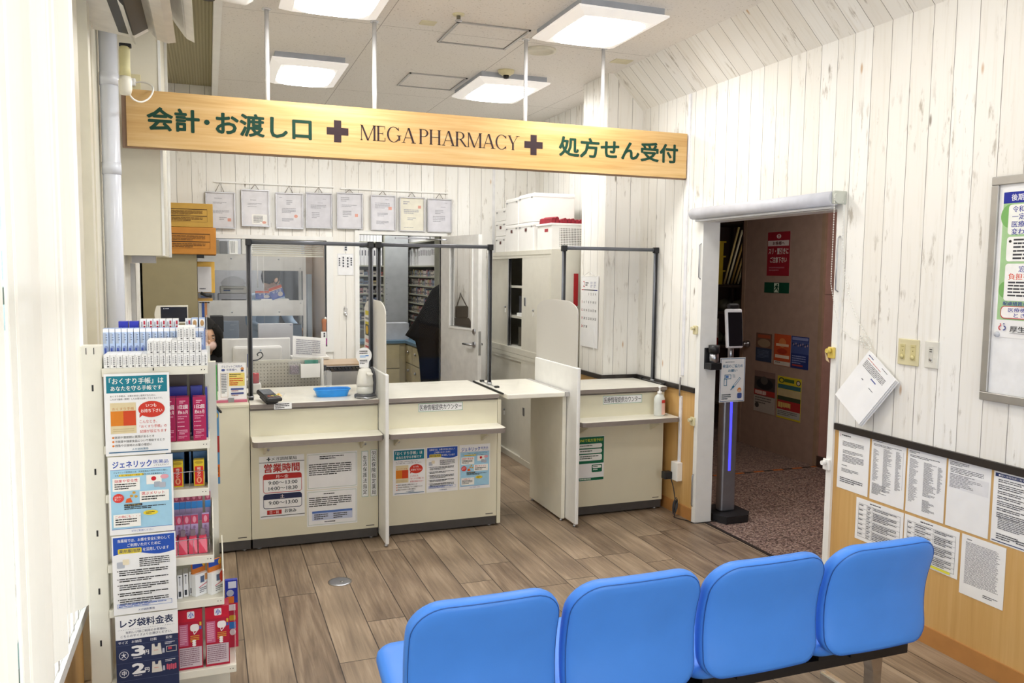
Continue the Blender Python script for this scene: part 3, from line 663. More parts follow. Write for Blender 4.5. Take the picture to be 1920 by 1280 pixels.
# flap between counters and its leg panel
t = empty('counter_flap', (1.98, 5.15, 0), 'pale lift-up counter flap with a white leg panel bridging the walkway', 'counter flap')
b = MB(TOPW); b.box(1.775, 4.83, .85, 2.178, 5.53, .882, bev=.006); b.build('flap', t)
b = MB(ALU); b.box(1.765, 4.90, .872, 1.775, 5.53, .882, CAP); b.build('hinge', t)
b = MB(mat('grey end cap', '#b5b2ae', .4)); b.box(2.178, 4.83, .852, 2.208, 5.53, .881); b.build('flap_edge', t)
part('leg_panel', OFFW, t, (2.180, 4.872, .02, 2.206, 5.44, .85))
for y in (4.90, 5.41): b = MB(METAL); b.lathe([(.001, 0), (.012, 0), (.012, .006), (.005, .02), (.001, .02)], (2.193, y, 0), n=12); b.build('levelling_foot', t)
def divider(x0, x1, y0, y1, lab, prints=False):
    t = empty('privacy_divider', ((x0+x1)/2, (y0+y1)/2, 0), lab, 'divider')
    b = MB(WHITE); b.box(x0, y0, .02, x1, y1, 1.05, bev=.006); b.build('lower_board', t)
    xm = (x0+x1)/2; b = MB(FROST); ya, yb, z1 = y0+.035, y1-.004, 1.478
    pts = [(xm-.003, ya, 1.03), (xm-.003, yb, 1.03)]
    for k in range(9): a = math.radians(90*k/8); pts.append((xm-.003, yb-.30+.30*math.cos(a), z1-.075+.075*math.sin(a)))
    for k in range(9): a = math.radians(90+90*k/8); pts.append((xm-.003, ya+.22+.22*math.cos(a), z1-.075+.075*math.sin(a)))
    b.prism(pts, (.006, 0, 0)); b.build('frosted_panel', t)
    for y in (y0+.035, y1-.05): b = MB(METAL); b.lathe([(.001, 0), (.012, 0), (.012, .006), (.005, .02), (.001, .02)], (xm, y, 0), n=12); b.build('levelling_foot', t)
    return t
divider(.966, .989, 4.725, 5.45, 'upright white divider with frosted top between the two left counters')
divider(2.212, 2.236, 4.715, 5.45, 'upright white divider with frosted top beside the counter against the notice wall')
# acrylic screens
def screen(x0, x1, y, lab, ztop=1.848, fl=.16):
    dz = ztop-1.848
    t = empty('acrylic_screen', ((x0+x1)/2, y, .88), lab, 'acrylic screen')
    for x in (x0, x1):
        b = MB(POSTG); b.tube([(x, y, .885), (x, y, 1.815+dz)], .0145, n=14)
        for s in (-1, 1): b.tube([(x+.004*s, y-.0146, .9), (x+.004*s, y-.0146, 1.81+dz)], .0035, CAP, 6)
        b.build('post', t)
        b = MB(METAL); b.box(x-.006, y-fl, .8805, x+.006, y+.16, .886); b.tube([(x, y, .886), (x, y, .90)], .018, n=12); b.build('foot', t)
        for yy in (-fl, .16): b = MB(CAP); b.box(x-.014, y+yy-.016, .8802, x+.014, y+yy+.016, .895, bev=.003); b.build('foot_pad', t)
        b = MB(CAP); b.box(x-.0175, y-.0175, 1.808+dz, x+.0175, y+.0175, 1.848+dz, bev=.003); b.build('corner_cap', t)
    b = MB(POSTG); b.tube([(x0+.0175, y, 1.83+dz), (x1-.0175, y, 1.83+dz)], .0125, n=14); b.build('top_rail', t)
    b = MB(ACRYL); b.box(x0+.012, y-.0015, .905, x1-.012, y+.0015, 1.82+dz); b.build('panel', t)
    return t
screen(.226, .953, 5.10, 'tall clear screen with grey tube frame on the leftmost high counter', 1.841, .03)
screen(1.042, 1.812, 5.30, 'tall clear screen with grey tube frame in front of the open dispensary door')
screen(2.288, 3.005, 5.13, 'tall clear screen with grey tube frame in front of the wall calendar')

# ------------------------------------------------------------------ posters and labels on the counters
def p_okusuri(S):
    T_ = '#1f7d90'; R_ = '#cf3b2c'
    S.rect(.035, .03, .93, .205, T_); S.text('「おくすり手帳」は', .08, .055, .83, .075, '#f4f4ee', .02); S.text('あなたを守る手帳です', .10, .15, .78, .06, '#f4f4ee', .02)
    S.text('おくすり手帳は、お薬を安全に使用するために、', .09, .262, .70, .025, '#3a3a3a'); S.text('これまで服用（使用）したお薬を記録しておくものです。', .09, .298, .80, .025, '#3a3a3a')
    S.rect(.085, .355, .39, .375, '#dfcfa6'); S.text('おくすり手帳', .115, .41, .33, .035, '#c07a3c'); S.rect(.09, .455, .19, .18, '#dd8427'); S.rect(.28, .455, .19, .18, '#cf4a25')
    S.line(.12, .675, .44, .675, '#b09a70'); S.line(.12, .70, .44, .70, '#b09a70')
    S.ell(.51, .345, .41, .2, R_); S.poly([(.53, .50), (.60, .50), (.525, .545)], R_); S.text('いつも', .63, .375, .16, .045, '#fbf3ee', .02); S.text('お持ち下さい', .55, .44, .33, .045, '#fbf3ee', .02)
    for i, (q, w) in enumerate((('こんなとき、', .27), ('「おくすり手帳」の', .42), ('記録が役立ちます', .42))): S.text(q, .525, .575+i*.06, w, .038, R_)
    for i, (q, w) in enumerate((('医師や薬剤師に質問があるとき', .60), ('市販薬や健康食品について相談するとき', .76), ('救急や災害時のお薬の確認に', .56))):
        S.ell(.10, .765+i*.05, .035, .025, '#e07a2c', 12); S.text(q, .145, .76+i*.05, w, .032, '#2d2d2d')
    S.text('メガ調剤薬局', .40, .912, .25, .027, '#1f6a8a'); S.rect(.05, .952, .91, .012, '#20618c')
def p_generic(S):
    B_ = '#2a4fb0'; R_ = '#d02e3c'; K = '#303030'
    S.text('ジェネリック', .07, .06, .60, .085, B_, .03); S.text('医薬品', .70, .065, .23, .045, B_, .02); S.text('ってなんだろう？', .70, .122, .24, .022, K)
    S.rect(.03, .165, .94, .765, '#a9d6ee'); S.rect(.03, .165, .94, .005, B_); S.rect(.03, .925, .94, .005, B_)
    S.text('ジェネリック医薬品とは、先発医薬品の特許が切れた後に、', .08, .19, .84, .022, K); S.rect(.16, .225, .38, .028, '#f2d44a'); S.text('それと同じ有効成分で製造・販売される医薬品のこと！', .10, .228, .78, .022, K)
    S.rect(.06, .275, .42, .165, '#f7f6f0'); S.text('効果や安全性', .09, .29, .36, .04, R_, .025); S.dash(.09, .345, .36, 3, .028, K)
    S.rect(.58, .255, .24, .12, '#f7f4ee'); S.ell(.655, .275, .08, .056, '#d0232f'); S.ell(.80, .255, .13, .06, '#e9a8b4'); S.rrect(.70, .345, .10, .07, '#aeb6c2', .015); S.rrect(.78, .355, .10, .07, '#b9bcc6', .015)
    S.rect(.47, .455, .46, .145, '#f7f6f0'); S.text('選ぶメリット', .50, .468, .36, .04, R_, .025); S.dash(.50, .525, .40, 2, .03, K)
    S.ell(.06, .47, .17, .115, '#e0463e'); S.text('お財布に\n優しい', .085, .50, .12, .055, '#fbeeee'); S.poly([(.25, .59), (.27, .54), (.33, .53), (.36, .59)], '#e2632e')
    for x, y in ((.36, .45), (.32, .49), (.39, .50)): S.ell(x, y, .05, .033, '#d9a441', 14)
    S.rrect(.23, .61, .28, .027, '#3a3a44', .012); S.text('どうして安いの？', .25, .613, .23, .02, '#e9d36a'); S.dash(.23, .645, .70, 2, .022, K)
    S.rect(.06, .735, .42, .165, '#f7f6f0'); S.text('この他にも・・・', .09, .75, .38, .033, R_, .02); S.dash(.09, .795, .36, 3, .03, K)
    S.ell(.52, .705, .23, .065, '#f0d73e'); S.dash(.56, .725, .15, 2, .018, '#6a5a20')
    S.text('ぜひご利用ください', .33, .945, .34, .025, B_)
def p_record(S):
    B_ = '#2b55b4'; K = '#3a3a3a'
    pts = [(.02, .02), (.98, .02), (.98, .235)] + [(.98-.96*k/12, .235+.028*math.sin(math.pi*2*k/12)+.01*k/12) for k in range(1, 13)]
    S.poly(pts, B_); S.text('当薬局では、お薬を安全に安心して', .09, .045, .82, .042, '#f3f3f0', .015); S.text('ご利用いただくために', .24, .105, .52, .042, '#f3f3f0', .015)
    S.rrect(.09, .165, .37, .065, '#e4cf3a', .02); S.text('薬剤服用歴', .11, .175, .33, .045, '#2b3a66', .02); S.text('を活用しています', .48, .172, .41, .045, '#f3f3f0', .015)
    S.rrect(.07, .33, .12, .08, '#b9bec8', .015); S.rrect(.16, .30, .10, .07, '#e9ddc0', .015)
    S.dash(.42, .30, .52, 5, .024, K); y = .44
    for n in (3, 2, 3, 2, 3): S.ell(.07, y, .02, .014, K, 8); S.dash(.10, y, .84, n, .026, K); y += n*.026+.026
    S.frame(.06, .86, .86, .055, '#6a88c8', .006); S.dash(.08, .872, .82, 2, .02, '#4a68b8'); S.text('メガ調剤薬局', .38, .94, .26, .028, '#34548c')
def p_bags(S):
    N = '#2c3556'
    S.text('レジ袋料金表', .08, .05, .84, .10, N, .03)
    for k in range(34): S.ell(.04+k*.027, .175, .010, .007, N, 6); S.k -= 1
    S.text('有料レジ袋ご利用のお客様は、', .16, .20, .66, .032, N, .015); S.text('こちらのサイズよりお選びください。', .08, .243, .82, .032, N, .015)
    S.rect(0, .30, 1, .70, N)
    for q, x, w in (('サイズ', .04, .15), ('お値段', .25, .16), ('比較', .55, .10), ('目安', .80, .10)): S.text(q, x, .318, w, .035, '#e9e9ee', .015)
    for i, (s_, n) in enumerate((('大', '3'), ('中', '2'))):
        y = .375+i*.22; S.rect(0, y-.005, 1, .003, '#5a6384'); S.ell(.045, y+.07, .15, .106, '#d6d6de'); S.ell(.055, y+.077, .13, .092, N); S.text(s_, .085, y+.09, .07, .062, '#e9e9ee', .03)
        S.text(n, .26, y+.02, .18, .12, '#eeeef0', .06); S.text('円', .45, y+.085, .07, .055, '#eeeef0', .03); S.dash(.27, y+.16, .22, 1, .025, '#c9c9d4')
        S.poly([(.57, y+.02), (.61, y+.02), (.62, y+.06), (.66, y+.06), (.67, y+.02), (.71, y+.02), (.73, y+.16), (.56, y+.16)], '#d9d5cd'); S.poly([(.74, y+.09), (.77, y+.09), (.775, y+.15), (.735, y+.15)], '#b7b9c6'); S.rect(.60, y+.10, .07, .006, '#d06a5a')
        S.dash(.78, y+.015, .18, 2, .018, '#c9c9d4')
        if i == 0: S.frame(.80, y+.07, .17, .075, '#c8c4c0', .01); S.rect(.83, y+.085, .06, .03, '#c24a5a')
        else:
            for k in range(5): S.rrect(.80+k*.033, y+.075+.008*(k % 2), .028, .07, '#c8566c', .008)
    S.rect(0, .81, 1, .003, '#5a6384')
def p_hours(S):
    R_ = '#b8332f'; N = '#2c3050'; K = '#3a4348'
    S.rect(.165, .04, .085, .017, K); S.rect(.193, .018, .03, .06, K); S.text('メガ調剤薬局', .27, .02, .56, .055, K, .02); S.rect(0, .095, 1, .009, K)
    S.text('営業時間', .11, .125, .78, .135, R_, .035)
    for y, h, c, q, rows in ((.285, .305, R_, '月～金', ('9:00～13:00', '14:00～18:30')), (.605, .235, N, '土', ('9:00～13:00',))):
        S.rrect(.08, y, .86, h, c, .06); S.rrect(.092, y+.09, .836, h-.10, '#f2f1f1', .045); S.rect(.092, y+.088, .836, .04, '#f2f1f1')
        S.text(q, .5-.14*len(q)/3, y+.018, .28*len(q)/3, .055, '#efd9d4', .02)
        for i, r in enumerate(rows): S.text(r, .20 if len(r) < 12 else .17, y+.115+i*.09, .64 if len(r) < 12 else .70, .06, K, .025)
    S.rect(.16, .865, .32, .068, R_); S.text('日・祝', .22, .875, .20, .048, '#f0dcd6', .02); S.text('お休み', .55, .86, .26, .062, K, .02); S.rect(.02, .955, .98, .009, K)
def p_notice(S, table):
    K = '#4c4c4c'; S.frame(.02, .04, .96, .92, '#9bb39b', .006)
    if not table: S.dash(.25, .09, .52, 2, .055, K); S.dash(.04, .30, .92, 6, .055, K)
    else:
        S.dash(.33, .10, .36, 1, .055, K); S.dash(.04, .20, .92, 5, .055, K); S.rect(.10, .58, .80, .26, '#c3cbe2'); S.rect(.10, .58, .80, .06, '#5c7cc0'); S.dash(.14, .67, .30, 3, .055, K); S.dash(.52, .67, .30, 3, .055, K); S.dash(.34, .88, .36, 1, .05, K)
FY = CY-.0012
S = facing(.258, .517, .185, .562, FY); p_hours(S); S.done('poster', 'opening hours poster with big red heading on the counter front', 'poster')
S = facing(.532, .834, .338, .562, FY); p_notice(S, 0); S.done('notice', 'upper landscape notice of small print beside the opening hours poster', 'notice')
S = facing(.530, .832, .112, .334, FY); p_notice(S, 1); S.done('notice', 'lower landscape notice with a blue table beside the opening hours poster', 'notice')
S = facing(.859, .902, .268, .557, FY); S.frame(.02, .003, .96, .994, '#7da37d', .05); S.vtext('生活保護法指定', .22, .10, .56, .86, '#2d3a34'); S.done('label_strip', 'left vertical name strip, seven characters, at the right edge of the counter', 'label')
S = facing(.914, .957, .268, .562, FY); S.frame(.02, .003, .96, .994, '#7da37d', .05); S.vtext('労災保険指定薬局', .22, .03, .56, .95, '#2d3a34'); S.done('label_strip', 'right vertical name strip, eight characters, next to the divider', 'label')
for x0, x1, z0, z1, lab in ((1.217, 1.508, .780, .834, 'green outlined name plate on the middle counter under the worktop'), (2.505, 2.808, .768, .826, 'green outlined name plate on the counter against the notice wall')):
    S = facing(x0, x1, z0, z1, FY); S.frame(.004, .02, .992, .96, '#5c9c6c', .008); S.text('医療情報提供カウンター', .03, .16, .94, .68, '#30353a', .015); S.done('label_plate', lab, 'label')
S = facing(1.055, 1.262, .258, .552, FY); p_okusuri(S); S.done('poster', 'teal headed medicine notebook poster on the middle counter front', 'poster')
S = facing(1.270, 1.478, .260, .553, FY); p_record(S); S.done('poster', 'blue headed dense text poster on the middle counter front', 'poster')
S = facing(1.487, 1.695, .260, .552, FY); p_generic(S); S.done('poster', 'sky blue generic medicine poster on the middle counter front', 'poster')
S = facing(2.318, 2.522, .246, .553, FY); G_ = '#1d6a4c'
S.rect(.01, .01, .98, .60, G_); S.text('LINEで処方箋予約！', .06, .05, .88, .07, '#d8e04a', .02)
for y, n in ((.165, 1), (.285, 1), (.405, 2)): S.rrect(.05, y, .87, .095 if n == 1 else .14, '#f0f2ee', .06); S.dash(.10, y+.03, .76, n, .045, '#5a6a60')
S.rrect(.55, .64, .38, .17, G_, .03); S.rrect(.58, .66, .32, .06, '#f0f2ee', .03); S.dash(.60, .675, .28, 1, .04, '#5a6a60'); S.dash(.60, .74, .28, 1, .05, '#d8e8dc'); S.rect(.01, .93, .98, .06, G_); S.dash(.10, .945, .70, 1, .05, '#cfe0d4')
S.done('poster', 'dark green reservation poster on the counter against the notice wall, partly behind the divider', 'poster')
S = facing(-.10, .041, .42, .86, FY)
S.rect(0, 0, 1, 1, '#5b90bd'); S.ell(.55, .03, .42, .12, '#d8b030'); S.ell(.48, .19, .32, .13, '#2f5f96'); S.text('も', .60, .20, .2, .09, '#eef0ee', .03); S.rect(0, .36, 1, .22, '#a03030'); S.text('トが', .45, .42, .45, .11, '#f2e4d8', .04)
S.ell(.52, .56, .40, .07, '#d8b030'); S.rrect(.66, .64, .22, .08, '#dfe6d8', .03); S.rect(0, .74, 1, .17, '#cf6a2c'); S.text('も！', .62, .77, .32, .07, '#2c2420', .03); S.ell(.45, .85, .5, .06, '#8c4a24'); S.ell(.5, .91, .42, .08, '#d8b030')
S.done('poster', 'blue and orange points poster on the cash counter front behind the rack', 'poster')

# ------------------------------------------------------------------ things standing on the counters
t = empty('cash_tray', (.708, 5.10, .8805), 'shallow bright blue oval tray on the leftmost high counter', 'tray')
b = MB(mat('blue plastic tray', '#2f9bf0', .35)); cx, cy, z0 = .708, 5.10, .8805
def oval(a, c, e, z, n=40): return [(cx+a*math.copysign(abs(math.cos(q))**e, math.cos(q)), cy+c*math.copysign(abs(math.sin(q))**e, math.sin(q)), z) for q in [2*math.pi*k/n for k in range(n)]]
R = [oval(.001, .001, .6, z0+.004), oval(.09, .045, .6, z0+.004), oval(.104, .056, .6, z0+.045), oval(.112, .064, .6, z0+.048), oval(.113, .065, .6, z0+.042), oval(.107, .059, .6, z0+.04), oval(.093, .048, .6, z0), oval(.001, .001, .6, z0)]
for A, B_ in zip(R, R[1:]):
    for k in range(40): b.face([A[k], A[(k+1) % 40], B_[(k+1) % 40], B_[k]], smooth=True)
b.build('tray_shell', t)
t = empty('soap_dispenser', (.893, 4.985, .8805), 'white automatic hand dispenser with round card on top, beside the divider', 'dispenser')
c = (.893, 4.985, .8805); DG = mat('dispenser white', '#eceae2', .35); DK = mat('dispenser dark base', '#57585c', .4)
b = MB(DK); b.lathe([(.001, 0), (.062, 0), (.066, .008), (.064, .02), (.05, .024), (.001, .024)], c, n=28, sy=.85)
b.tube([(c[0]-.06, c[1]-.045, c[2]+.008), (c[0], c[1]-.085, c[2]+.006), (c[0]+.06, c[1]-.045, c[2]+.008)], .006, METAL); b.build('drip_base', t)
b = MB(mat('dispenser tank', '#dcdcd4', .3)); b.lathe([(.001, .022), (.046, .022), (.05, .03), (.05, .068), (.001, .068)], c, n=28, sy=.8); b.build('tank', t)
b = MB(DG); b.lathe([(.001, .0685), (.05, .0685), (.052, .09), (.047, .13), (.041, .16), (.036, .175), (.02, .182), (.001, .183)], c, n=28, sy=.8); b.build('body', t)
b = MB(DG); b.box(c[0]+.0, c[1]-.085, c[2]+.142, c[0]+.036, c[1]-.01, c[2]+.16, bev=.008); b.build('spout', t)
b = MB(DK); b.tube(curve([(c[0]+.056, c[1]+.01, c[2]+.015), (c[0]+.062, c[1]+.015, c[2]+.07), (c[0]+.060, c[1]+.02, c[2]+.14), (c[0]+.046, c[1]+.02, c[2]+.185)]), .009, n=10); b.build('grip', t)
S = facing(.841, .939, 1.064, 1.188, 5.0, thick=.001); S.mb = MB([PAPER])
S.prismpts = [(.5+.5*math.cos(q), .40-.40*math.sin(q)) for q in [math.radians(-50+280*k/30) for k in range(31)]] + [(.22, 1.0), (.78, 1.0)]
S.mb.prism([S.p(a, bb_, 0) for a, bb_ in S.prismpts], S.N*.001); S.dash(.22, .16, .56, 2, .10, '#3a3a3a', last=.9); S.rect(.25, .38, .36, .13, '#bcd4f0'); S.rect(.60, .38, .2, .06, '#4f86d0'); S.dash(.24, .62, .52, 3, .08, '#4a4a4a'); S.done('sign_card', parent=t)
t = empty('card_reader', (.315, 5.0, .8805), 'black card payment terminal on a stand at the left end of the counter', 'card reader')
b = MB(CAP); M_ = Matrix.Translation((.318, 4.965, .918)) @ Matrix.Rotation(math.radians(14), 4, 'Z') @ Matrix.Rotation(math.radians(9), 4, 'X')
b.box(-.043, -.10, -.014, .043, .10, .014, bev=.012, M=M_); b.box(-.034, -.085, -.03, .034, .06, -.012, bev=.006, M=M_); b.box(-.05, -.115, -.008, .05, -.055, .018, bev=.014, M=M_); b.build('body', t)
b = MB(mat('terminal screen', '#3c4450', .15)); b.box(-.033, -.015, .0135, .033, .085, .0150, M=M_); b.build('screen', t)
b = MB(CAP)
for i, cc in enumerate(('#b8402c', '#d8c040', '#6a9c50')):
    for k in range(3): b.box(-.026+.02*i, -.072-k*.014, .0165, -.012+.02*i, -.063-k*.014, .0205, ink(cc if k == 0 else '#7a6a68'), M=M_)
b.build('keypad', t)
t = empty('status_lamp', (.262, 5.35, .8805), 'small red dome lamp behind the card terminal', 'lamp')
b = MB(mat('lamp base', '#d5d3cf', .4)); b.box(.225, 5.31, .8805, .30, 5.39, .945, bev=.01); b.build('base', t)
b = MB(mat('red lamp dome', '#a3121a', .2)); b.lathe([(.001, .945-.8805), (.027, .065), (.027, .12), (.024, .128), (.001, .13)], (.262, 5.35, .8805), n=22); b.build('dome', t)
t = empty('candy_dish', (.375, 5.08, .8805), 'small clear dish of yellow sweets beside the card terminal', 'dish')
b = MB(PVC); b.lathe([(.001, .001), (.03, .001), (.048, .03), (.05, .031), (.032, .004), (.001, .004)], (.375, 5.08, .8805), n=24); b.build('bowl', t)
b = MB(mat('yellow sweets', '#e9c45a', .35))
for k in range(7): b.lathe([(.001, -.009), (.008, -.006), (.011, 0), (.008, .006), (.001, .009)], (.375+.02*math.cos(k*.9), 5.08+.02*math.sin(k*.9), .8965+.006*(k % 2)), n=10)
b.build('sweets', t, kind='stuff')
S = Sheet((.345, CY-.036, .884), (1, 0, 0), (0, -.15, -1), .10, .038); S.dash(.06, .15, .88, 3, .28, '#3a3a3a'); S.done('shelf_card', 'small white printed card on the counter edge in front of the terminal', 'card')
# hand gel bottle on the ledge of the right counter
t = empty('hand_gel_bottle', (2.90, 4.85, .684), 'clear pump bottle of hand gel with red label on the ledge', 'bottle'); c = (2.90, 4.85, .685)
b = MB(mat('gel bottle plastic', '#d9dcd6', .15)); b.lathe([(.001, 0), (.036, 0), (.04, .01), (.041, .09), (.04, .115), (.034, .135), (.02, .148), (.014, .152), (.001, .152)], c, n=26, sx=1.0, sy=.75); b.build('bottle', t)
b = MB(WPLA); b.lathe([(.001, .152), (.016, .152), (.016, .168), (.006, .172), (.006, .192), (.012, .195), (.012, .205), (.001, .207)], c, n=18); b.tube([(c[0], c[1], c[2]+.20), (c[0]-.012, c[1]-.02, c[2]+.203), (c[0]-.018, c[1]-.032, c[2]+.19)], .005); b.build('pump', t)
b = MB(ink('#e9b9ac')); pr = []
for z0, z1, m in ((.01, .088, ink('#ecc2b4')), (.09, .112, ink('#c93a34'))):
    for k in range(8):
        q0, q1 = [math.radians(-110+10*(k+j)+20) for j in (0, 1)]
        f = [(c[0]+.0418*math.cos(q), c[1]+.0318*math.sin(q), c[2]+z) for q, z in ((q0, z0), (q1, z0), (q1, z1), (q0, z1))]; b.face(f, m, smooth=True)
b.build('label', t)

# ================================================================== PRODUCT RACK
RY, RB = 3.11, 3.40                                    # shelf front, rack back
RW = mat('rack white steel', '#e4e1d3', .4, var=.02)
SH = [(1.312, -.008), (1.040, -.006), (.866, -.012), (.614, .0), (.450, .032), (.184, .070)]
rk = empty('product_rack', (-.2, 3.3, 0), 'cream steel display rack of small goods standing by the window sill', 'display rack')
b = MB(RW); b.box(-.425, RB-.02, .02, .0, RB, 1.36); b.build('back_panel', rk)
b = MB(RW); b.box(-.418, 3.12, 0, -.352, 3.18, 1.392, bev=.004); b.box(-.417, 3.18, 0, -.353, RB-.02, .099)
for z in (1.245, .95, .73, .52, .33): b.box(-.386, 3.1195, z-.011, -.380, 3.121, z+.011, CAP)
b.box(-.401, 3.1195, 1.362, -.3985, 3.121, 1.385, CAP); b.box(-.377, 3.1195, 1.362, -.3745, 3.121, 1.385, CAP); b.build('upright', rk)
b = MB(RW); b.box(-.02, RB-.05, 0, .02, RB, 1.30); b.build('upright', rk)
part('base_plinth', RW, rk, (-.42, 3.30, 0, .05, RB, .10))
for z, xr in SH:
    b = MB(RW); b.box(-.352, RY, z-.004, xr, RB-.02, z); b.box(-.352, RY-.004, z-.028, xr, RY, z+.001, bev=.002)
    b.box(-.19, RY-.0048, z-.010, -.186, RY-.004, z-.001, CAP)
    for dx in (.012, .022): b.lathe([(.001, -.0006), (.0018, -.0006), (.0018, 0)], (xr-dx, RY-.004, z-.012), CAP, 8, axis='y')
    b.build('shelf', rk)
for z, xr in SH[2:5]:
    b = MB(RW); b.prism([(xr-.004, RY, z), (xr-.004, RB-.02, z), (xr-.004, RB-.02, z+.15), (xr-.004, RY+.10, z+.15), (xr-.004, RY, z+.10)], (.004, 0, 0)); b.build('side_guard', rk)
for z, xr in (SH[0], SH[1], SH[5]):
    b = MB(PVC); b.prism([(xr-.003, RY+.01, z+.001), (xr-.003, RB-.03, z+.001), (xr-.003, RB-.03, z+.17), (xr-.003, RY+.06, z+.17), (xr-.003, RY+.01, z+.11)], (.003, 0, 0)); b.build('clear_divider', rk)
for z, xr in (SH[2], SH[3]):
    b = MB(METAL); y = RY+.012
    b.tube([(-.34, y, z+.055), (xr-.015, y, z+.062)], .0014, n=6); b.tube([(-.34, y, z+.005), (xr-.015, y, z+.005)], .0014, n=6)
    for k in range(7): x = -.34+k*(.325+xr)/6; b.tube([(x, y, z+.004), (x, y, z+.0575)], .0011, n=6)
    b.build('wire_fence', rk)
# posters clipped down the left half of the rack front
PY = 3.092
for x0, x1, z0, z1, f, lab in ((-.345, -.137, 1.008, 1.296, p_okusuri, 'teal headed medicine notebook poster, topmost on the rack'),
                               (-.340, -.132, .726, 1.004, p_generic, 'sky blue generic medicine poster, second down on the rack'),
                               (-.336, -.129, .436, .722, p_record, 'blue headed dense text poster, third down on the rack'),
                               (-.333, -.128, .138, .432, p_bags, 'navy carrier bag price poster, lowest on the rack')):
    S = facing(x0, x1, z0, z1, PY, thick=.001); f(S); S.done('poster', lab, 'poster')
# goods: prototypes and copies
def carton(name, w, d, h, front, mats, label, cat, group, loc, prints=None):
    """box standing on loc (centre of its base), prints(S) draws the side facing the room"""
    b = MB(mats); b.box(loc[0]-w/2, loc[1]-d/2, loc[2], loc[0]+w/2, loc[1]+d/2, loc[2]+h, 0)
    if prints:
        S = Sheet((loc[0]-w/2, loc[1]-d/2-.0001, loc[2]+h), (1, 0, 0), (0, 0, -1), w, h, base=False); S.mb = b; prints(S)
    o = b.build(name, None, loc); return tag(o, label, cat, group)
def again(o, loc, label=None):
    c = o.copy(); COL.objects.link(c); c.location = loc
    if label: c['label'] = label
    return c
WB = mat('white carton', '#f3f3f3', .45, var=.01); BB = mat('pale blue carton', '#a9bfe6', .35, var=.04)
def pr_small(S):
    K = '#4b4b50'; rr = random.Random(3)
    S.rect(.02, .01, .96, .98, '#f0f0ef')
    for i in range(5): S.rect(.50+.03*rr.random(), .14+.13*i, .26+.1*rr.random(), .035, K); S.rect(.60, .16+.13*i, .07, .08, K)
    for i in range(4): S.rect(.2, .2+.14*i, .08, .09, '#8a8a90')
    S.rect(.55, .82, .32, .09, K)
z0 = SH[0][0]+.0005; pitch = .0213; lowest = None
for i in range(17):
    loc = (-.336+i*pitch*.93, RY+.075, z0)
    lab = 'small white carton in the bottom front row on the top rack shelf'
    if i == 0: lowest = carton('medicine_carton', .0192, .14, .046, 0, WB, lab, 'carton', 'white cartons, bottom row of the top shelf', loc, pr_small)
    else: again(lowest, loc)
for i in range(9):
    c = again(lowest, (-.336+(7+i)*pitch*.93, RY+.079, z0+.0465), 'small white carton in the middle tier of the stack on the top rack shelf'); c['group'] = 'white cartons, middle tier of the top shelf'
for i in range(3):
    c = again(lowest, (-.336+(12+i)*pitch*.93, RY+.083, z0+.093), 'small white carton among three in the uppermost tier on the top rack shelf'); c['group'] = 'white cartons, uppermost tier of the top shelf'
def pr_blue(S):
    S.rect(.0, .0, 1, .10, '#f2f4fa'); S.rect(.06, .10, .88, .80, '#b9cdee'); S.rect(.1, .12, .5, .3, '#aeb9cc')
    for i in range(3): S.rect(.45, .16+.07*i, .3, .03, '#7e8cab')
    S.ell(.15, .48, .8, .22, '#8fa0cc'); S.rect(.2, .55, .35, .3, '#4a5fb4'); S.rect(0, .9, 1, .1, '#5c6fd0')
first = None
for i in range(8):
    loc = (-.352+i*.0203, RY+.175, z0); lab = 'pale blue upright carton at the left rear of the top rack shelf'
    if first is None: first = carton('medicine_carton', .0185, .05, .128, 0, BB, lab, 'carton', 'pale blue cartons, left of the top shelf', loc, pr_blue)
    else: again(first, loc)
for i in range(5):
    c = again(first, (-.352+(8+i)*.0203, RY+.178, z0), 'pale blue upright carton standing behind the middle tier of white cartons'); c['group'] = 'pale blue cartons behind the middle tier'
for i in range(3):
    c = again(first, (-.070+i*.0203, RY+.165, z0), 'pale blue upright carton at the right end of the top rack shelf'); c['group'] = 'pale blue cartons, right end of the top shelf'
def pr_redmark(S): S.rect(.55, .04, .3, .09, '#c23a4a'); S.rect(.55, .16, .3, .05, '#c23a4a'); S.rect(.2, .06, .15, .12, '#9a9aa2')
wr = None
for i in range(8):
    loc = (-.232+i*.0224 + (.0 if i < 6 else .022), RY+.235, z0); lab = 'white carton with a small red mark in the rear row of the top rack shelf'
    if wr is None: wr = carton('medicine_carton', .0205, .04, .158, 0, WB, lab, 'carton', 'white cartons with red marks, rear of the top shelf', loc, pr_redmark)
    else: again(wr, loc)
bc = None
for i in range(2):
    loc = (-.300+i*.036, RY+.24, z0); lab = 'dark blue capped pack in the left rear of the top rack shelf'
    if bc is None: bc = carton('medicine_pack', .032, .04, .15, 0, mat('royal blue pack', '#2a35b8', .3), lab, 'pack', 'dark blue packs on the top shelf', loc)
    else: again(bc, loc)
def pr_tan(S): S.rrect(.05, .02, .9, .22, '#f2efe8', .2); S.ell(.2, .05, .6, .14, '#c49a66', 14); S.rect(.05, .28, .9, .7, '#9fb3e0')
tn = None
for i in range(2):
    loc = (-.052+i*.026, RY+.215, z0); lab = 'blue carton with a tan picture, right rear of the top rack shelf'
    if tn is None: tn = carton('medicine_carton', .022, .04, .162, 0, BB, lab, 'carton', 'picture cartons at the right rear of the top shelf', loc, pr_tan)
    else: again(tn, loc)
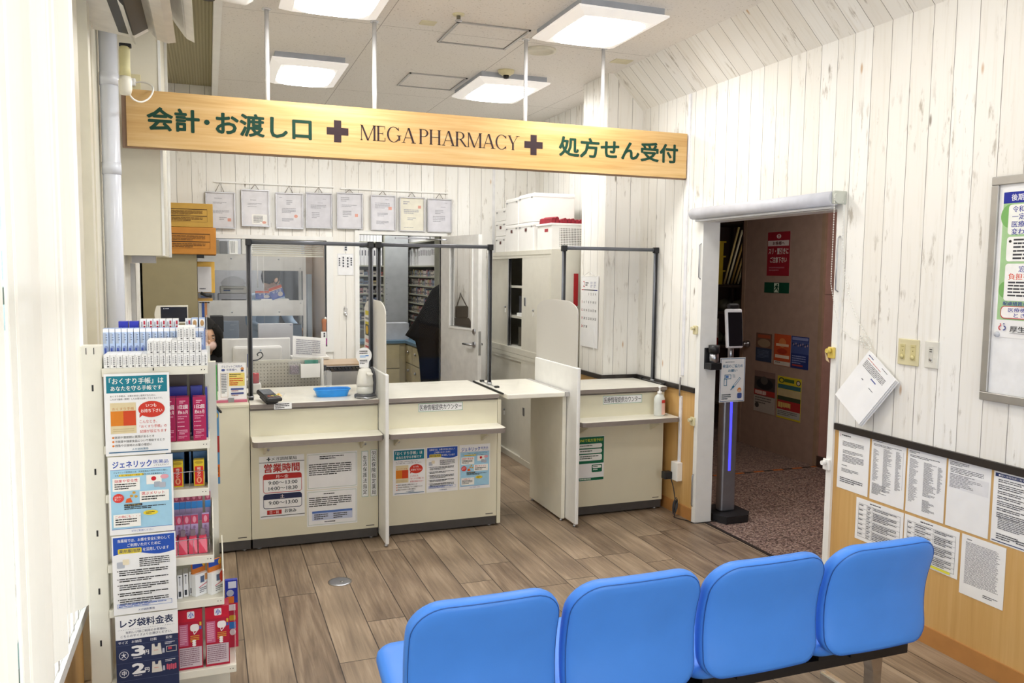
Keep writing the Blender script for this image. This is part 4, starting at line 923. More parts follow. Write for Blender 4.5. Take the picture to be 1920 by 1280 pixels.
# second shelf: magenta cartons
MG = mat('magenta carton', '#a8204f', .35, var=.03)
def pr_mag(S):
    S.rect(.02, .01, .96, .98, '#ad2456'); S.dash(.25, .07, .5, 2, .04, '#e9b9c8')
    S.text('1日2回', .14, .17, .74, .09, '#f6eef0', .03); S.text('約6ヵ月', .14, .29, .72, .09, '#f6eef0', .02); S.dash(.12, .42, .76, 2, .05, '#d889a4')
    for y in (.55, .65, .74): S.ell(.10, y, .06, .022, '#f6eef0', 8); S.dash(.20, y, .70, 1 if y < .7 else 3, .04, '#dfa0b6')
    S.dash(.14, .88, .72, 2, .035, '#d889a4')
z1 = SH[1][0]+.0005; mg = None
for i, x in enumerate((-.142, -.096, -.040)):
    loc = (x, RY+.04, z1); lab = ('magenta carton half hidden behind the poster on the second rack shelf', 'magenta carton in the middle of three on the second rack shelf', 'magenta carton at the right end of the second rack shelf')[i]
    if mg is None: mg = carton('toothpaste_carton', .044, .05, .158, 0, MG, lab, 'carton', None, loc, pr_mag)
    else: again(mg, loc, lab)
NB = mat('navy pack', '#23309a', .35)
for x, w, lab in ((-.125, .085, 'navy pack hanging behind the two left magenta cartons'), (-.050, .04, 'navy pack hanging behind the right magenta carton'), (-.016, .008, 'bright blue pack seen edge on at the right of the second rack shelf')):
    carton('medicine_pack', w, .03, .185, 0, NB, lab, 'pack', None, (x, RY+.12 if w > .02 else RY+.075, z1))
for x, w in ((-.13, .09), (-.05, .05)):
    carton('bottle_pack', w, .04, .235, 0, mat('dark brown pack', '#4a3c36', .4), 'dark pack of bottles at the rear of the second rack shelf, ' + ('left' if w > .06 else 'right'), 'pack', None, (x, RY+.20, z1))
# third shelf: yellow and red packs on blue cards
def pr_yel(S):
    S.rect(0, 0, 1, 1, '#e0c22e'); S.ell(.1, .03, .8, .12, '#b89a2a', 14); S.rect(.06, .22, .88, .72, '#d8342c'); S.frame(.06, .22, .88, .72, '#efc23c', .04); S.vtext('歯ブラシ', .32, .27, .34, .36, '#f6d8c8', .03); S.ell(.25, .64, .5, .24, '#e9a27a', 14); S.ell(.38, .68, .24, .16, '#c84a30', 12)
z2 = SH[2][0]+.0005; ye = None
for i, x in enumerate((-.150, -.118, -.046)):
    loc = (x, RY+.045, z2); lab = ('yellow and red pack half hidden behind the poster on the third rack shelf', 'yellow and red pack next to the poster on the third rack shelf', 'yellow and red pack at the right on the third rack shelf')[i]
    if ye is None: ye = carton('medicine_pack', .036, .03, .098, 0, mat('yellow carton', '#dcbf2c', .35), lab, 'pack', None, loc, pr_yel)
    else: again(ye, loc, lab)
for x, w, lab in ((-.12, .08, 'blue backing card behind the left yellow packs'), (-.082, .03, 'blue pack between the yellow packs on the third rack shelf'), (-.045, .055, 'blue backing card behind the right yellow pack')):
    carton('backing_card', w, .012, .118, 0, mat('petrol blue card', '#2f5d8c', .4), lab, 'card', None, (x, RY+.09, z2))
# fourth shelf: pink and lavender toothbrush packs
def pr_pink(S):
    S.rect(0, 0, 1, .34, '#c94a6a'); S.ell(.25, .04, .5, .26, '#e9a0b4', 14); S.rect(0, .34, 1, .66, '#bba3cc'); S.vtext('歯みがき', .30, .40, .36, .5, '#7a4a78', .02); S.rect(.15, .72, .25, .18, '#c2465e')
z3 = SH[3][0]+.0005; pk = None
for i in range(5):
    loc = (-.146+i*.0265+(.012 if i == 4 else 0), RY+.085, z3+.035); lab = 'lavender and pink pack leaning in the row behind the pouches on the fourth rack shelf' if i < 4 else 'lavender and pink pack standing apart at the right of the fourth rack shelf'
    if pk is None: pk = carton('toothbrush_pack', .0245, .018, .098, 0, mat('lavender pack', '#b79fca', .35), lab, 'pack', 'lavender packs on the fourth shelf', loc, pr_pink)
    else:
        c = again(pk, loc, lab)
        if i == 4: del c['group']
tag(part('pack_riser', PVC, None, (-.165, RY+.07, z3, -.02, RY+.14, z3+.0345)), 'clear riser step under the lavender packs on the fourth rack shelf', 'riser')
def pr_band(S): S.rect(0, 0, 1, 1, '#b9a5cc'); S.rect(0, .0, 1, .3, '#a84860'); S.ell(.2, .04, .6, .22, '#d88a9a', 12); S.rect(0, .32, 1, .24, '#3f8ed8')
bn = None
for i in range(7):
    loc = (-.150+i*.0205+(.008 if i == 6 else 0), RY+.16, z3+.09); lab = 'blue banded pack in the back row of the fourth rack shelf'
    if bn is None: bn = carton('toothbrush_pack', .0195, .02, .11, 0, mat('lavender pack', '#b79fca', .35), lab, 'pack', 'blue banded packs on the fourth shelf', loc, pr_band)
    else: again(bn, loc)
tag(part('pack_riser', RW, None, (-.165, RY+.145, z3, -.012, RY+.19, z3+.0895)), 'white riser step under the blue banded packs on the fourth rack shelf', 'riser')
po = None
for i in range(4):
    x = -.140+i*.034; lab = ('glossy pink pouch in front on the fourth rack shelf, leftmost of four', 'glossy pink pouch in front on the fourth rack shelf, second of four from the left', 'glossy pink pouch in front on the fourth rack shelf, third of four from the left', 'glossy pink pouch in front on the fourth rack shelf, rightmost of four')[i]
    if po is None:
        b = MB(mat('pink pouch', '#e0405e', .2, var=.05)); b.prism([(x-.015, RY+.022, z3), (x+.015, RY+.022, z3), (x+.015, RY+.030, z3+.05), (x+.012, RY+.035, z3+.062), (x-.012, RY+.035, z3+.062), (x-.015, RY+.030, z3+.05)], (0, .022, 0))
        b.box(x-.008, RY+.05, z3+.03, x+.008, RY+.056, z3+.085, mat('pouch tag', '#8a7a86', .4)); po = tag(b.build('pouch', None, (x, RY+.03, z3)), lab, 'pouch')
    else: again(po, (x, RY+.03, z3), lab)
# fifth shelf: white flat packs and two bright pouches
z4 = SH[4][0]+.0005; fl = None
def pr_flat(S): S.rect(.3, .06, .35, .06, '#555a60'); S.rect(.4, .14, .18, .3, '#b0b0b4'); S.rect(.2, .70, .5, .22, '#3f4248')
for i in range(4):
    loc = (-.140+i*.020, RY+.05+.012*i, z4); lab = 'thin white pack in the row beside the poster on the fifth rack shelf'
    if fl is None: fl = carton('bandage_pack', .0165, .06, .088, 0, WB, lab, 'pack', 'thin white packs on the fifth shelf', loc, pr_flat)
    else: again(fl, loc)
for i, x in enumerate((-.052, .004)):
    lab = ('bright pouch pack with blue and orange top, left of two on the fifth rack shelf', 'bright pouch pack with red burst, right of two on the fifth rack shelf')[i]
    b = MB(WB); M_ = Matrix.Translation((x, RY+.055, z4)) @ Matrix.Rotation(math.radians(38), 4, 'Z'); b.box(-.028, -.012, 0, .028, .012, .082, M=M_); b.box(-.028, .004, .082, .028, .012, .125, ink('#d07a34'), M=M_)
    S = Sheet(M_ @ Vector((-.028, -.0121, .082)), M_.to_3x3() @ Vector((1, 0, 0)), (0, 0, -1), .056, .082, base=False); S.mb = b
    S.rect(.38, .12, .3, .3, '#5a6a88'); S.line(.25, .62, .9, .48, '#d05a6a', .05); S.ell(.62, .0, .36, .5, '#e0503c', 14) if i else S.rect(.72, .05, .2, .3, '#d8a06a'); S.dash(.3, .65, .6, 3, .09, '#8a8a90')
    S = Sheet(M_ @ Vector((-.028, .0039, .125)), M_.to_3x3() @ Vector((1, 0, 0)), (0, 0, -1), .056, .043, base=False); S.mb = b; S.rect(0, 0, .85, .55, '#2f4fa8'); S.ell(.75, .05, .24, .5, '#d8b040', 12)
    tag(b.build('pouch_pack', None, (x, RY+.055, z4)), lab, 'pack')
# sixth shelf: tall red mask boxes
z5 = SH[5][0]+.0005; mb_ = None
def pr_mask(S):
    S.rect(.0, .0, 1, .2, '#c41f38'); S.rrect(.38, .03, .3, .12, '#e8e4ea', .05); S.text('小', .44, .045, .2, .09, '#2f55c0', .05); S.rect(0, .2, 1, .8, '#b01f3a')
    S.rect(.05, .24, .36, .36, '#c4688a'); S.dash(.08, .27, .30, 9, .035, '#e0a8bc'); S.rrect(.50, .25, .36, .12, '#efeae8', .12); S.line(.62, .36, .66, .42, '#efeae8', .03); S.line(.66, .42, .78, .37, '#efeae8', .03)
    S.rect(.88, .22, .08, .06, '#d8b040'); S.rect(.88, .29, .08, .05, '#3f62b4'); S.dash(.5, .44, .4, 4, .03, '#d89a3c')
    for k in range(3): S.ell(.57, .51+.035*k, .16, .04, '#efeae8', 12)
    S.rect(.04, .63, .92, .33, '#c9b9c0'); S.dash(.07, .65, .86, 9, .033, '#8a6a78')
for i, x in enumerate((-.088, .006)):
    loc = (x, RY+.05, z5); lab = ('tall red face mask box next to the poster on the lowest rack shelf', 'tall red face mask box at the right end of the lowest rack shelf')[i]
    if mb_ is None: mb_ = carton('mask_box', .084, .07, .226, 0, mat('red mask carton', '#b01f3a', .3, var=.03), lab, 'box', None, loc, pr_mask)
    else: again(mb_, loc, lab)
def pr_refill(S):
    S.rect(0, 0, 1, .3, '#2a3aa8'); S.rect(.25, .02, .65, .1, '#dfe4f2'); S.ell(.1, .14, .6, .1, '#b9c0d0', 12); S.rect(.1, .24, .6, .1, '#e07a2c'); S.rect(0, .34, 1, .66, '#c8304c'); S.rect(.2, .36, .6, .09, '#efe6e8'); S.rrect(.3, .52, .5, .08, '#e0b83c', .1); S.rect(.2, .62, .6, .1, '#3a86d8'); S.ell(.3, .72, .5, .1, '#f0e8ea', 12)
carton('refill_pouch', .046, .02, .27, 0, mat('blue refill pouch', '#2a3aa8', .25), 'tall blue and pink pouch hanging at the right side of the lowest rack shelf', 'pouch', None, (.060, 3.27, z5), pr_refill)

# ================================================================== WAITING BENCH
def rr_outline(w, h, rt, rb, n=9):
    pts = []
    for cx, cy, a, r in ((w/2-rt, h-rt, 0, rt), (-w/2+rt, h-rt, 90, rt), (-w/2+rb, rb, 180, rb), (w/2-rb, rb, 270, rb)):
        for k in range(n): t = math.radians(a+90*k/(n-1)); pts.append((cx+r*math.cos(t), cy+r*math.sin(t)))
    out = []
    for A, B_ in zip(pts, pts[1:]+pts[:1]):                        # subdivide the straight sides so the pad can bend
        d = math.dist(A, B_); m = max(1, int(d/.035))
        out += [(A[0]+(B_[0]-A[0])*k/m, A[1]+(B_[1]-A[1])*k/m) for k in range(m)]
    return out
def pad(b, outl, h, th, fn, m=0, dome=.010):
    cy = h/2; rings = []
    seq = [(.06, -dome), (.3, -dome*.95), (.6, -dome*.75), (.8, -dome*.45), (.91, -.001), (.965, .005), (.992, .014), (1.0, .026), (1.0, th-.02), (.985, th-.008), (.95, th-.001), (.85, th+.004), (.6, th+.008), (.3, th+.01), (.06, th+.01)]
    for s, t in seq: rings.append([b.bm.verts.new(fn(x*s, cy+(y-cy)*s, t)) for x, y in outl])
    n = len(outl); m = b.mi(m)
    for A, B_ in zip(rings, rings[1:]):
        for k in range(n):
            f = b.bm.faces.new((A[k], A[(k+1) % n], B_[(k+1) % n], B_[k])); f.smooth = True; f.material_index = m
    for R_ in (rings[0], rings[-1]): f = b.bm.faces.new(R_); f.material_index = m; f.smooth = True
bench = empty('waiting_bench', (1.45, 2.4, 0), 'row of four joined blue vinyl seats with backs turned to the camera', 'bench')
BH, BW = .405, .468
def backfn(cx):
    def fn(a, h, t):                                               # t grows towards the counter
        q = h/BH; y = 2.155 - .045*q + .040*math.sin(math.pi*q) - .012*math.cos(a/BW*math.pi); z = .335 + h*.985
        return (cx+a, y + t*.99, z + t*.10)
    return fn
def seatfn(cx):
    def fn(a, h, t): q = h/.46; return (cx+a, 2.20+h, .372 - .028*math.sin(math.pi*min(1, q*1.15)) + .03*q - t)
    return fn
bo = rr_outline(BW, BH, .10, .07); so = rr_outline(BW+.004, .46, .07, .05)
for i in range(4):
    cx = .735 + .491*i
    b = MB(BLUEV); pad(b, bo, BH, .058, backfn(cx)); bk = b.build('backrest', bench)
    b = MB(BLUES); fn = backfn(cx); s = .972; loop = [Vector(fn(x*s, BH/2+(y-BH/2)*s, (.006))) for x, y in bo]; b.tube(loop+loop[:1], .0016, n=5, caps=False); b.build('seam', bk)
    b = MB(BLUEV); pad(b, so, .46, .055, seatfn(cx)); st = b.build('seat', bench)
    b = MB(CAP); b.box(cx-.17, 2.26, .272, cx+.17, 2.56, .312); b.box(cx-.05, 2.232, .28, cx+.05, 2.262, .40); b.build('seat_carrier', bench)
part('beam', mat('black beam', '#1e1d1f', .4), bench, (.54, 2.262, .238, 2.46, 2.31, .274))
for x in (.93, 2.315):
    b = MB(CHROME); b.prism([(x-.028, 2.265, .238), (x+.028, 2.265, .238), (x+.02, 2.26, .19), (x+.018, 2.26, .06), (x-.018, 2.26, .06), (x-.02, 2.26, .19)], (0, .045, 0)); b.build('leg', bench)
    b = MB(CHROME); b.box(x-.02, 1.99, .018, x+.02, 2.54, .062, bev=.008); b.build('foot_bar', bench)
    for y in (2.02, 2.51):
        b = MB(CAP); b.lathe([(.001, 0), (.018, 0), (.018, .012), (.006, .02), (.001, .02)], (x, y, 0), n=12); b.build('glide', bench)
b = MB(METAL); b.lathe([(.001, 0), (.062, 0), (.062, .003), (.05, .0045), (.001, .0045)], (.628, 4.278, 0), n=36); b.lathe([(.001, .0046), (.012, .0046), (.001, .005)], (.638, 4.27, 0), ALU, n=12)
tag(b.build('floor_outlet_cover', None, (.628, 4.278, 0)), 'round flat metal cover let into the plank floor', 'floor cover')

# ================================================================== ON THE RIGHT WALL
WX = XR-.0012
K4 = '#5c5c62'
def pa_text(S):
    S.rect(.06, .05, .012, .05, '#b03040'); S.dash(.10, .06, .5, 1, .045, K4); S.dash(.14, .17, .75, 4, .022, '#77777c'); S.dash(.16, .32, .70, 3, .022, '#77777c'); S.dash(.16, .40, .74, 6, .022, '#77777c'); S.dash(.14, .58, .3, 1, .022, K4); S.dash(.14, .64, .6, 3, .022, '#77777c'); S.dash(.10, .80, .8, 3, .032, K4)
def pa_list(S):
    S.dash(.04, .02, .5, 1, .022, K4); S.dash(.06, .07, .88, 2, .02, '#66666c'); S.rect(.92, .10, .015, .60, '#d0d0d4'); S.dash(.06, .16, .2, 34, .0155, '#8a8a90', rag=.6); S.dash(.36, .12, .28, 46, .0155, '#8a8a90', rag=.6); S.dash(.72, .12, .2, 40, .0155, '#8a8a90', rag=.6); S.dash(.06, .72, .5, 12, .0155, '#77777c', rag=.6)
def pa_list2(S):
    S.dash(.04, .03, .3, 2, .02, K4); S.dash(.06, .09, .85, 2, .02, '#66666c'); S.dash(.06, .15, .28, 44, .0155, '#8a8a90', rag=.6); S.dash(.44, .16, .4, 34, .0155, '#77777c', rag=.6); S.dash(.80, .18, .14, 26, .0155, '#8a8a90', rag=.6); S.dash(.44, .74, .4, 12, .0155, '#77777c', rag=.6)
def pa_half(S):
    S.dash(.04, .03, .5, 3, .02, K4); S.dash(.06, .11, .85, 4, .022, '#77777c'); S.rect(.04, .20, .92, .22, '#e6e6e8'); S.dash(.06, .21, .88, 10, .0205, '#8a8a90', rag=.6)
def pa_privacy(S):
    S.rect(.03, .03, .94, .05, '#2a3a6a'); S.text('■個人情報保護に関する基本方針', .10, .04, .82, .03, '#e8e8ee'); y = .11
    for n in (2, 3, 2, 2, 3, 2, 3): S.dash(.10, y, .82, n, .026, '#5a5a60'); y += n*.026+.016
    S.dash(.14, .62, .78, 8, .023, '#6a6a70'); S.dash(.12, .86, .5, 3, .03, K4); S.dash(.55, .88, .36, 2, .03, K4); S.rect(.03, .965, .94, .012, '#2a3a6a')
def pa_table(S, cols, yel=False):
    S.dash(.3, .05, .4, 1, .05, K4)
    S.frame(.06, .12, .88, .80, '#5a5a60', .004)
    for i in range(1, 7): S.line(.06, .12+i*.115, .94, .12+i*.115, '#6a6a70', .003)
    for x in cols: S.line(x, .12, x, .92, '#6a6a70', .003)
    for i in range(7):
        S.dash(.075, .14+i*.115, cols[0]-.09, 1, .05, '#6a6a70'); S.dash(cols[0]+.015, .14+i*.115, cols[1]-cols[0]-.03, 2, .045, '#77777c'); S.dash(cols[1]+.02, .135+i*.115, .9-cols[1], 3 if i % 2 else 2, .035, '#5c5c62')
    if yel: S.rect(.5, .91, .38, .05, '#e6e04a')
def pa_dense(S):
    S.dash(.12, .06, .2, 1, .03, '#77777c'); S.dash(.10, .11, .80, 36, .0195, '#8a8a90', fill=.98, rag=.1); S.dash(.55, .88, .36, 2, .028, K4)
for y0, y1, z0, z1, f, lab in (
    (3.279, 3.069, .575, .872, pa_text, 'white notice with short text blocks, nearest the doorway in the upper row'),
    (3.056, 2.846, .573, .871, pa_list, 'closely printed price list in the upper row, second sheet from the doorway'),
    (2.836, 2.626, .573, .870, pa_list2, 'closely printed price list in the upper row, third sheet from the doorway'),
    (2.616, 2.406, .573, .870, pa_half, 'mostly blank white sheet with a short grey table at its top, on the oak wainscot'),
    (2.394, 2.184, .572, .871, pa_privacy, 'white notice with a navy heading bar at the right end of the upper row'),
    (3.139, 2.842, .349, .559, lambda S: pa_table(S, (.24, .36)), 'landscape table sheet in the lower row, nearest the doorway'),
    (2.836, 2.539, .350, .560, lambda S: pa_table(S, (.2, .55), True), 'landscape table sheet with yellow highlight, partly behind the blue backrest'),
    (2.527, 2.319, .300, .562, pa_dense, 'densely lined text sheet at the right end of the lower row')):
    S = onright(y0, y1, z0, z1, WX); f(S); S.done('notice_sheet', lab, 'notice')
# white board with the ministry poster
t = empty('notice_board', (XR, 1.9, 1.6), 'large white notice board in a silver frame on the plank wall', 'notice board')
part('board', mat('white board face', '#f1f2f4', .25), t, (XR-.012, 1.16, 1.175, XR, 2.45, 2.045))
b = MB(ALU)
for q in ((1.14, 1.153, 2.470, 1.188), (1.14, 2.032, 2.470, 2.067), (1.14, 1.188, 1.175, 2.032), (2.437, 1.188, 2.470, 2.032)): b.box(XR-.022, q[0], q[1], XR, q[2], q[3], bev=.003)
b.build('frame', t)
S = onright(2.425, 2.005, 1.419, 2.013, XR-.0128); N = '#28329a'
S.rect(.02, .02, .96, .86, '#a9cf9a')
for x, y, w in ((.0, .10, .2), (.02, .62, .14), (.75, .3, .25), (.8, .65, .2)): S.ell(x, y, w, w*.8, '#7fb66a')
S.rect(.02, .02, .96, .075, N); S.text('後期高齢者医療の窓口負担', .10, .035, .80, .045, '#f2f2f6', .02)
S.rrect(.08, .105, .86, .20, '#f4f6f0', .03)
for i, q in enumerate(('令和４年10月１日から', '一定以上所得の方の', '医療費の負担割合が', '変わります')): S.text(q, .12, .115+i*.05, (.62, .60, .62, .34)[i], .042, N, .02)
S.rrect(.08, .32, .86, .165, '#f8f8f6', .03); S.ell(.10, .34, .03, .02, '#333333', 10); S.dash(.15, .335, .74, 3, .024, '#44444a'); S.dash(.15, .41, .70, 3, .024, '#44444a')
S.rrect(.08, .50, .86, .25, '#f8f8f6', .03); S.text('窓口負担割合', .22, .515, .52, .042, N, .02); S.text('負担を抑える配慮措置', .12, .565, .74, .042, '#d8401f', .02); S.dash(.12, .62, .76, 5, .022, '#44444a')
S.text('配慮措置が適用される', .08, .755, .5, .026, N, .015)
S.rrect(.06, .785, .88, .085, '#c8324a', .04); S.rrect(.067, .79, .866, .075, '#f8f4f2', .036); S.text('医療機関へ行く', .14, .796, .42, .03, N, .02); S.text('ときは', .20, .832, .2, .028, N, .02)
for a, c in ((0, '#cf3440'), (1, '#2a3a8a')): S.poly([(.07+.035*a+.022*math.cos(math.radians(t_+90*a*2)), .935-.017*math.sin(math.radians(t_+90*a*2))) for t_ in range(60, 300, 20)]+[(.07+.035*a+.012*math.cos(math.radians(t_+180*a)), .935-.010*math.sin(math.radians(t_+180*a))) for t_ in range(280, 60, -20)], c)
S.ell(.062, .905, .014, .010, '#cf3440', 10); S.ell(.098, .902, .014, .010, '#2a3a8a', 10)
S.text('厚生労働省', .17, .918, .40, .042, '#3a3a3c', .02); S.line(.17, .968, .60, .968, '#8a8a8c', .004)
S.done('poster', 'green edged insurance poster pinned to the white board', 'poster')
b = MB(mat('pin magnet', '#c9cdd6', .3)); b.lathe([(.001, 0), (.012, 0), (.010, -.008), (.001, -.009)], (XR-.0135, 2.41, 1.43), axis='x', n=16); tag(b.build('magnet', None, (XR-.014, 2.41, 1.43)), 'small round magnet at the lower corner of the insurance poster', 'magnet')
# switches
t = empty('light_switch', (XR, 2.862, 1.31), 'ivory double switch plate beside the hanging papers', 'switch')
part('plate', IVORY, t, (XR-.008, 2.803, 1.252, XR, 2.921, 1.373), bev=.003)
for y in (2.832, 2.892):
    part('rocker', mat('ivory key', '#cfc48f', .35), t, (XR-.010, y-.014, 1.278, XR-.006, y+.014, 1.348))
    b = MB(mat('ivory key', '#cfc48f', .35)); b.lathe([(.001, -.009), (.008, -.009), (.012, 0)], (XR-.009, y, 1.291), axis='x', n=14); b.build('knob', t)
    part('mark', ink('#6b5a2a'), t, (XR-.0105, y-.002, 1.318, XR-.0098, y+.002, 1.322)); part('mark', ink('#8a7a40'), t, (XR-.0105, y-.008, 1.337, XR-.0098, y+.008, 1.339))
t = empty('wall_socket', (XR, 2.733, 1.31), 'grey white single wall plate nearer the notice board', 'wall plate')
part('plate', mat('pale plate', '#dedcd2', .4), t, (XR-.008, 2.698, 1.253, XR, 2.768, 1.373), bev=.003)
b = MB(mat('pale insert', '#cfcdc4', .4)); b.box(XR-.0095, 2.723, 1.28, XR-.006, 2.745, 1.348); b.build('insert', t)
b = MB(CAP)
for z in (1.325, 1.335): b.box(XR-.0099, 2.727, z, XR-.009, 2.741, z+.004)
b.lathe([(.001, -.0006), (.008, -.0006), (.008, 0)], (XR-.0095, 2.734, 1.292), ALU, 14, axis='x'); b.build('slot', t)
# hanging papers
for k, (dy, dx) in enumerate(((0, 0), (-.006, .001), (-.012, .002))):
    O = Vector((XR-.034+.008*k+dx*0, 3.068+dy*.4, 1.303-.006*k)); a = math.radians(36)
    U = Vector((.0, -math.cos(a), -math.sin(a))); V = Vector((-.13, math.sin(math.radians(41)), -math.cos(math.radians(41))))
    V = (V - U*V.dot(U)).normalized()
    S = Sheet(O, U, V, .21, .297, thick=.004 if k else .0006)
    if k == 0: S.dash(.07, .05, .3, 1, .03, '#3c4a7c'); S.dash(.55, .04, .35, 1, .02, K4); S.dash(.10, .10, .8, 1, .02, '#c05a50'); S.dash(.10, .14, .8, 6, .022, '#66666c'); S.dash(.5, .30, .3, 1, .04, '#4a5aa0'); S.dash(.3, .42, .1, 1, .03, '#66666c'); S.dash(.6, .44, .25, 1, .02, '#66666c')
    S.done('paper_sheet', ('front printed sheet of the tilted papers hanging beside the switches', 'middle sheet of the tilted papers hanging beside the switches', 'rear sheet of the tilted papers hanging beside the switches')[k], 'paper')
# roller blind over the doorway
t = empty('roller_blind', (XR-.05, 4.0, 2.055), 'rolled up pale grey roller blind above the shop doorway', 'roller blind')
RZ, RX = 2.050, XR-.058; b = MB(mat('pale blind fabric', '#cfd1da', .5)); b.tube([(RX, 4.60, RZ), (RX, 3.322, RZ)], .037, n=28); b.build('roll', t)
b = MB(mat('blind bar', '#c3c4c6', .4)); b.box(RX-.008, 3.335, RZ-.052, RX+.02, 4.57, RZ-.038, bev=.004); b.build('bottom_bar', t)
BG = mat('grey green bracket', '#c5c9c0', .4); b = MB(BG)
b.box(RX-.02, 3.300, RZ-.030, XR, 3.320, RZ+.036, bev=.004); b.tube([(RX, 3.304, RZ), (RX, 3.290, RZ)], .027, n=20); b.build('bracket', t)
b = MB(BG); b.box(RX-.02, 4.602, RZ-.030, XR, 4.616, RZ+.03, bev=.004); b.build('bracket', t)
b = MB(mat('bead chain', '#ecebe4', .4)); cp = []
def chain(p):
    for A, B_ in zip(p, p[1:]):
        A, B_ = Vector(A), Vector(B_); n = max(1, int((B_-A).length/.012))
        for k in range(n): q = A.lerp(B_, k/n); b.lathe([(.0005, -.003), (.0028, -.0015), (.0028, .0015), (.0005, .003)], q, n=6)
    b.tube(p, .0008, n=4)
chain([(RX-.026, 3.292, 2.05), (RX-.026, 3.292, 1.62), (XR-.05, 3.297, 1.50)])
chain(curve([(XR-.05, 3.297, 1.50), (XR-.03, 3.285, 1.42), (XR-.014, 3.22, 1.352), (XR-.008, 3.13, 1.338)]))
chain(curve([(RX+.026, 3.290, 2.03), (XR-.024, 3.275, 1.72), (XR-.014, 3.21, 1.50), (XR-.008, 3.12, 1.37)]))
for k in range(3): chain([(XR-.010-.004*k, 3.115+.035*math.cos(q), 1.338+.03*math.sin(q+k)) for q in [math.radians(30*j) for j in range(13)]])
b.build('pull_chain', t)
b = MB(METAL); b.tube([(XR-.016, 3.318, 1.86), (XR-.03, 3.318, 1.85), (XR-.03, 3.318, 1.59), (XR-.016, 3.318, 1.58)], .004); tag(b.build('door_pull', None, (XR-.016, 3.318, 1.72)), 'thin metal pull handle on the right door jamb under the blind bracket', 'handle')
b = MB(METAL); b.tube([(XR-.014, 4.565, 1.86), (XR-.027, 4.565, 1.85), (XR-.027, 4.565, 1.64), (XR-.014, 4.565, 1.63)], .004); tag(b.build('door_pull', None, (XR-.014, 4.565, 1.74)), 'thin metal pull handle high on the left door jamb', 'handle')
b = MB(METAL); b.tube([(XR-.014, 4.578, .33), (XR-.022, 4.578, .32), (XR-.022, 4.578, .12), (XR-.014, 4.578, .11)], .004); tag(b.build('door_pull', None, (XR-.014, 4.578, .22)), 'thin metal pull handle low on the left door jamb', 'handle')
# little catches on the jambs
for y, z, mm, lab in ((3.335, 1.264, mat('yellowed catch', '#d8bf5c', .4), 'yellowed plastic catch with a tape end on the right door jamb'), (3.335, .679, WPLA, 'white plastic catch low on the right door jamb'), (4.592, 1.293, IVORY, 'cream plastic catch at shoulder height on the left door jamb'), (4.592, .683, IVORY, 'cream plastic catch at knee height on the left door jamb')):
    t = empty('blind_catch', (XR-.014, y, z), lab, 'catch')
    b = MB(mm); b.box(XR-.03, y-.022, z-.028, XR-.0145, y+.022, z+.03, bev=.004); b.build('base', t)
    b = MB(mm); b.tube([(XR-.03, y, z+.012), (XR-.055, y, z+.012)], .012, n=12); b.build('knob', t)
    if mm.name.startswith('yell'): b = MB(mat('tape end', '#e6cfa6', .5)); b.prism([(XR-.056, y+.012, z+.01), (XR-.03, y+.03, z-.04), (XR-.03, y+.005, z-.05)], (.002, 0, 0)); b.build('tape', t)
# cable conduit, outlet, adapter, cord on the wall between counter and doorway
b = MB(mat('white conduit', '#e8e8ec', .35)); b.box(XR-.012, 4.748, .97, XR-.0005, 4.772, 2.85, bev=.003); tag(b.build('conduit', None, (XR-.006, 4.76, 1.9)), 'slim white cable conduit running up the plank wall from the rail', 'conduit')
t = empty('wall_outlet', (XR, 4.78, .3), 'white surface outlet box with a short conduit and black plug at the doorway', 'outlet')
b = MB(mat('white conduit', '#e8e8ec', .35)); b.box(XR-.016, 4.752, .37, XR-.0005, 4.776, .83, bev=.003); b.build('conduit', t)
b = MB(mat('grey cable', '#8b8784', .5)); b.tube([(XR-.02, 4.764, .83), (XR-.022, 4.762, .87), (XR-.024, 4.755, .92), (XR-.024, 4.752, .96)], .006); b.build('cable', t)
part('box', WPLA, t, (XR-.045, 4.73, .243, XR-.0005, 4.81, .372), bev=.004)
t = empty('power_adapter', (XR-.06, 4.80, .27), 'black power adapter plugged into the white outlet box, its cord running to the kiosk', 'power adapter')
part('block', CAP, t, (XR-.105, 4.785, .248, XR-.046, 4.835, .300), bev=.005)
b = MB(CAP); pts = [(XR-.06, 4.785, .262), (XR-.05, 4.765, .20), (XR-.045, 4.745, .12), (XR-.05, 4.73, .05), (XR-.06, 4.72, .012), (XR-.075, 4.70, .008), (XR-.06, 4.66, .006), (XR-.03, 4.60, .006), (XR-.018, 4.53, .010), (XR+.13, 4.53, .010), (XR+.18, 4.58, .012)]
b.tube(curve(pts), .0035, n=6)
for k in range(4): b.tube([(XR-.055+.012*math.cos(q)+.004*k, 4.735+.01*math.sin(q), .06+.045*math.sin(q*1+.5)+.008*k) for q in [math.radians(30*j) for j in range(13)]], .003, n=5)
b.build('cord', t)
# holder on the left jamb
t = empty('can_holder', (XR+.05, 4.53, 1.1), 'black bracket holding a small silver cylinder on the left door jamb', 'holder')
b = MB(CAP); b.box(XR+.02, 4.535, 1.04, XR+.105, 4.546, 1.18, bev=.003); b.box(XR+.02, 4.47, 1.04, XR+.11, 4.535, 1.085, bev=.006); b.tube([(XR+.065, 4.50, 1.15), (XR+.065, 4.50, 1.20)], .036, n=20); b.build('bracket', t)
b = MB(METAL); b.tube([(XR+.065, 4.50, 1.086), (XR+.065, 4.50, 1.149)], .03, n=20); b.build('cylinder', t)
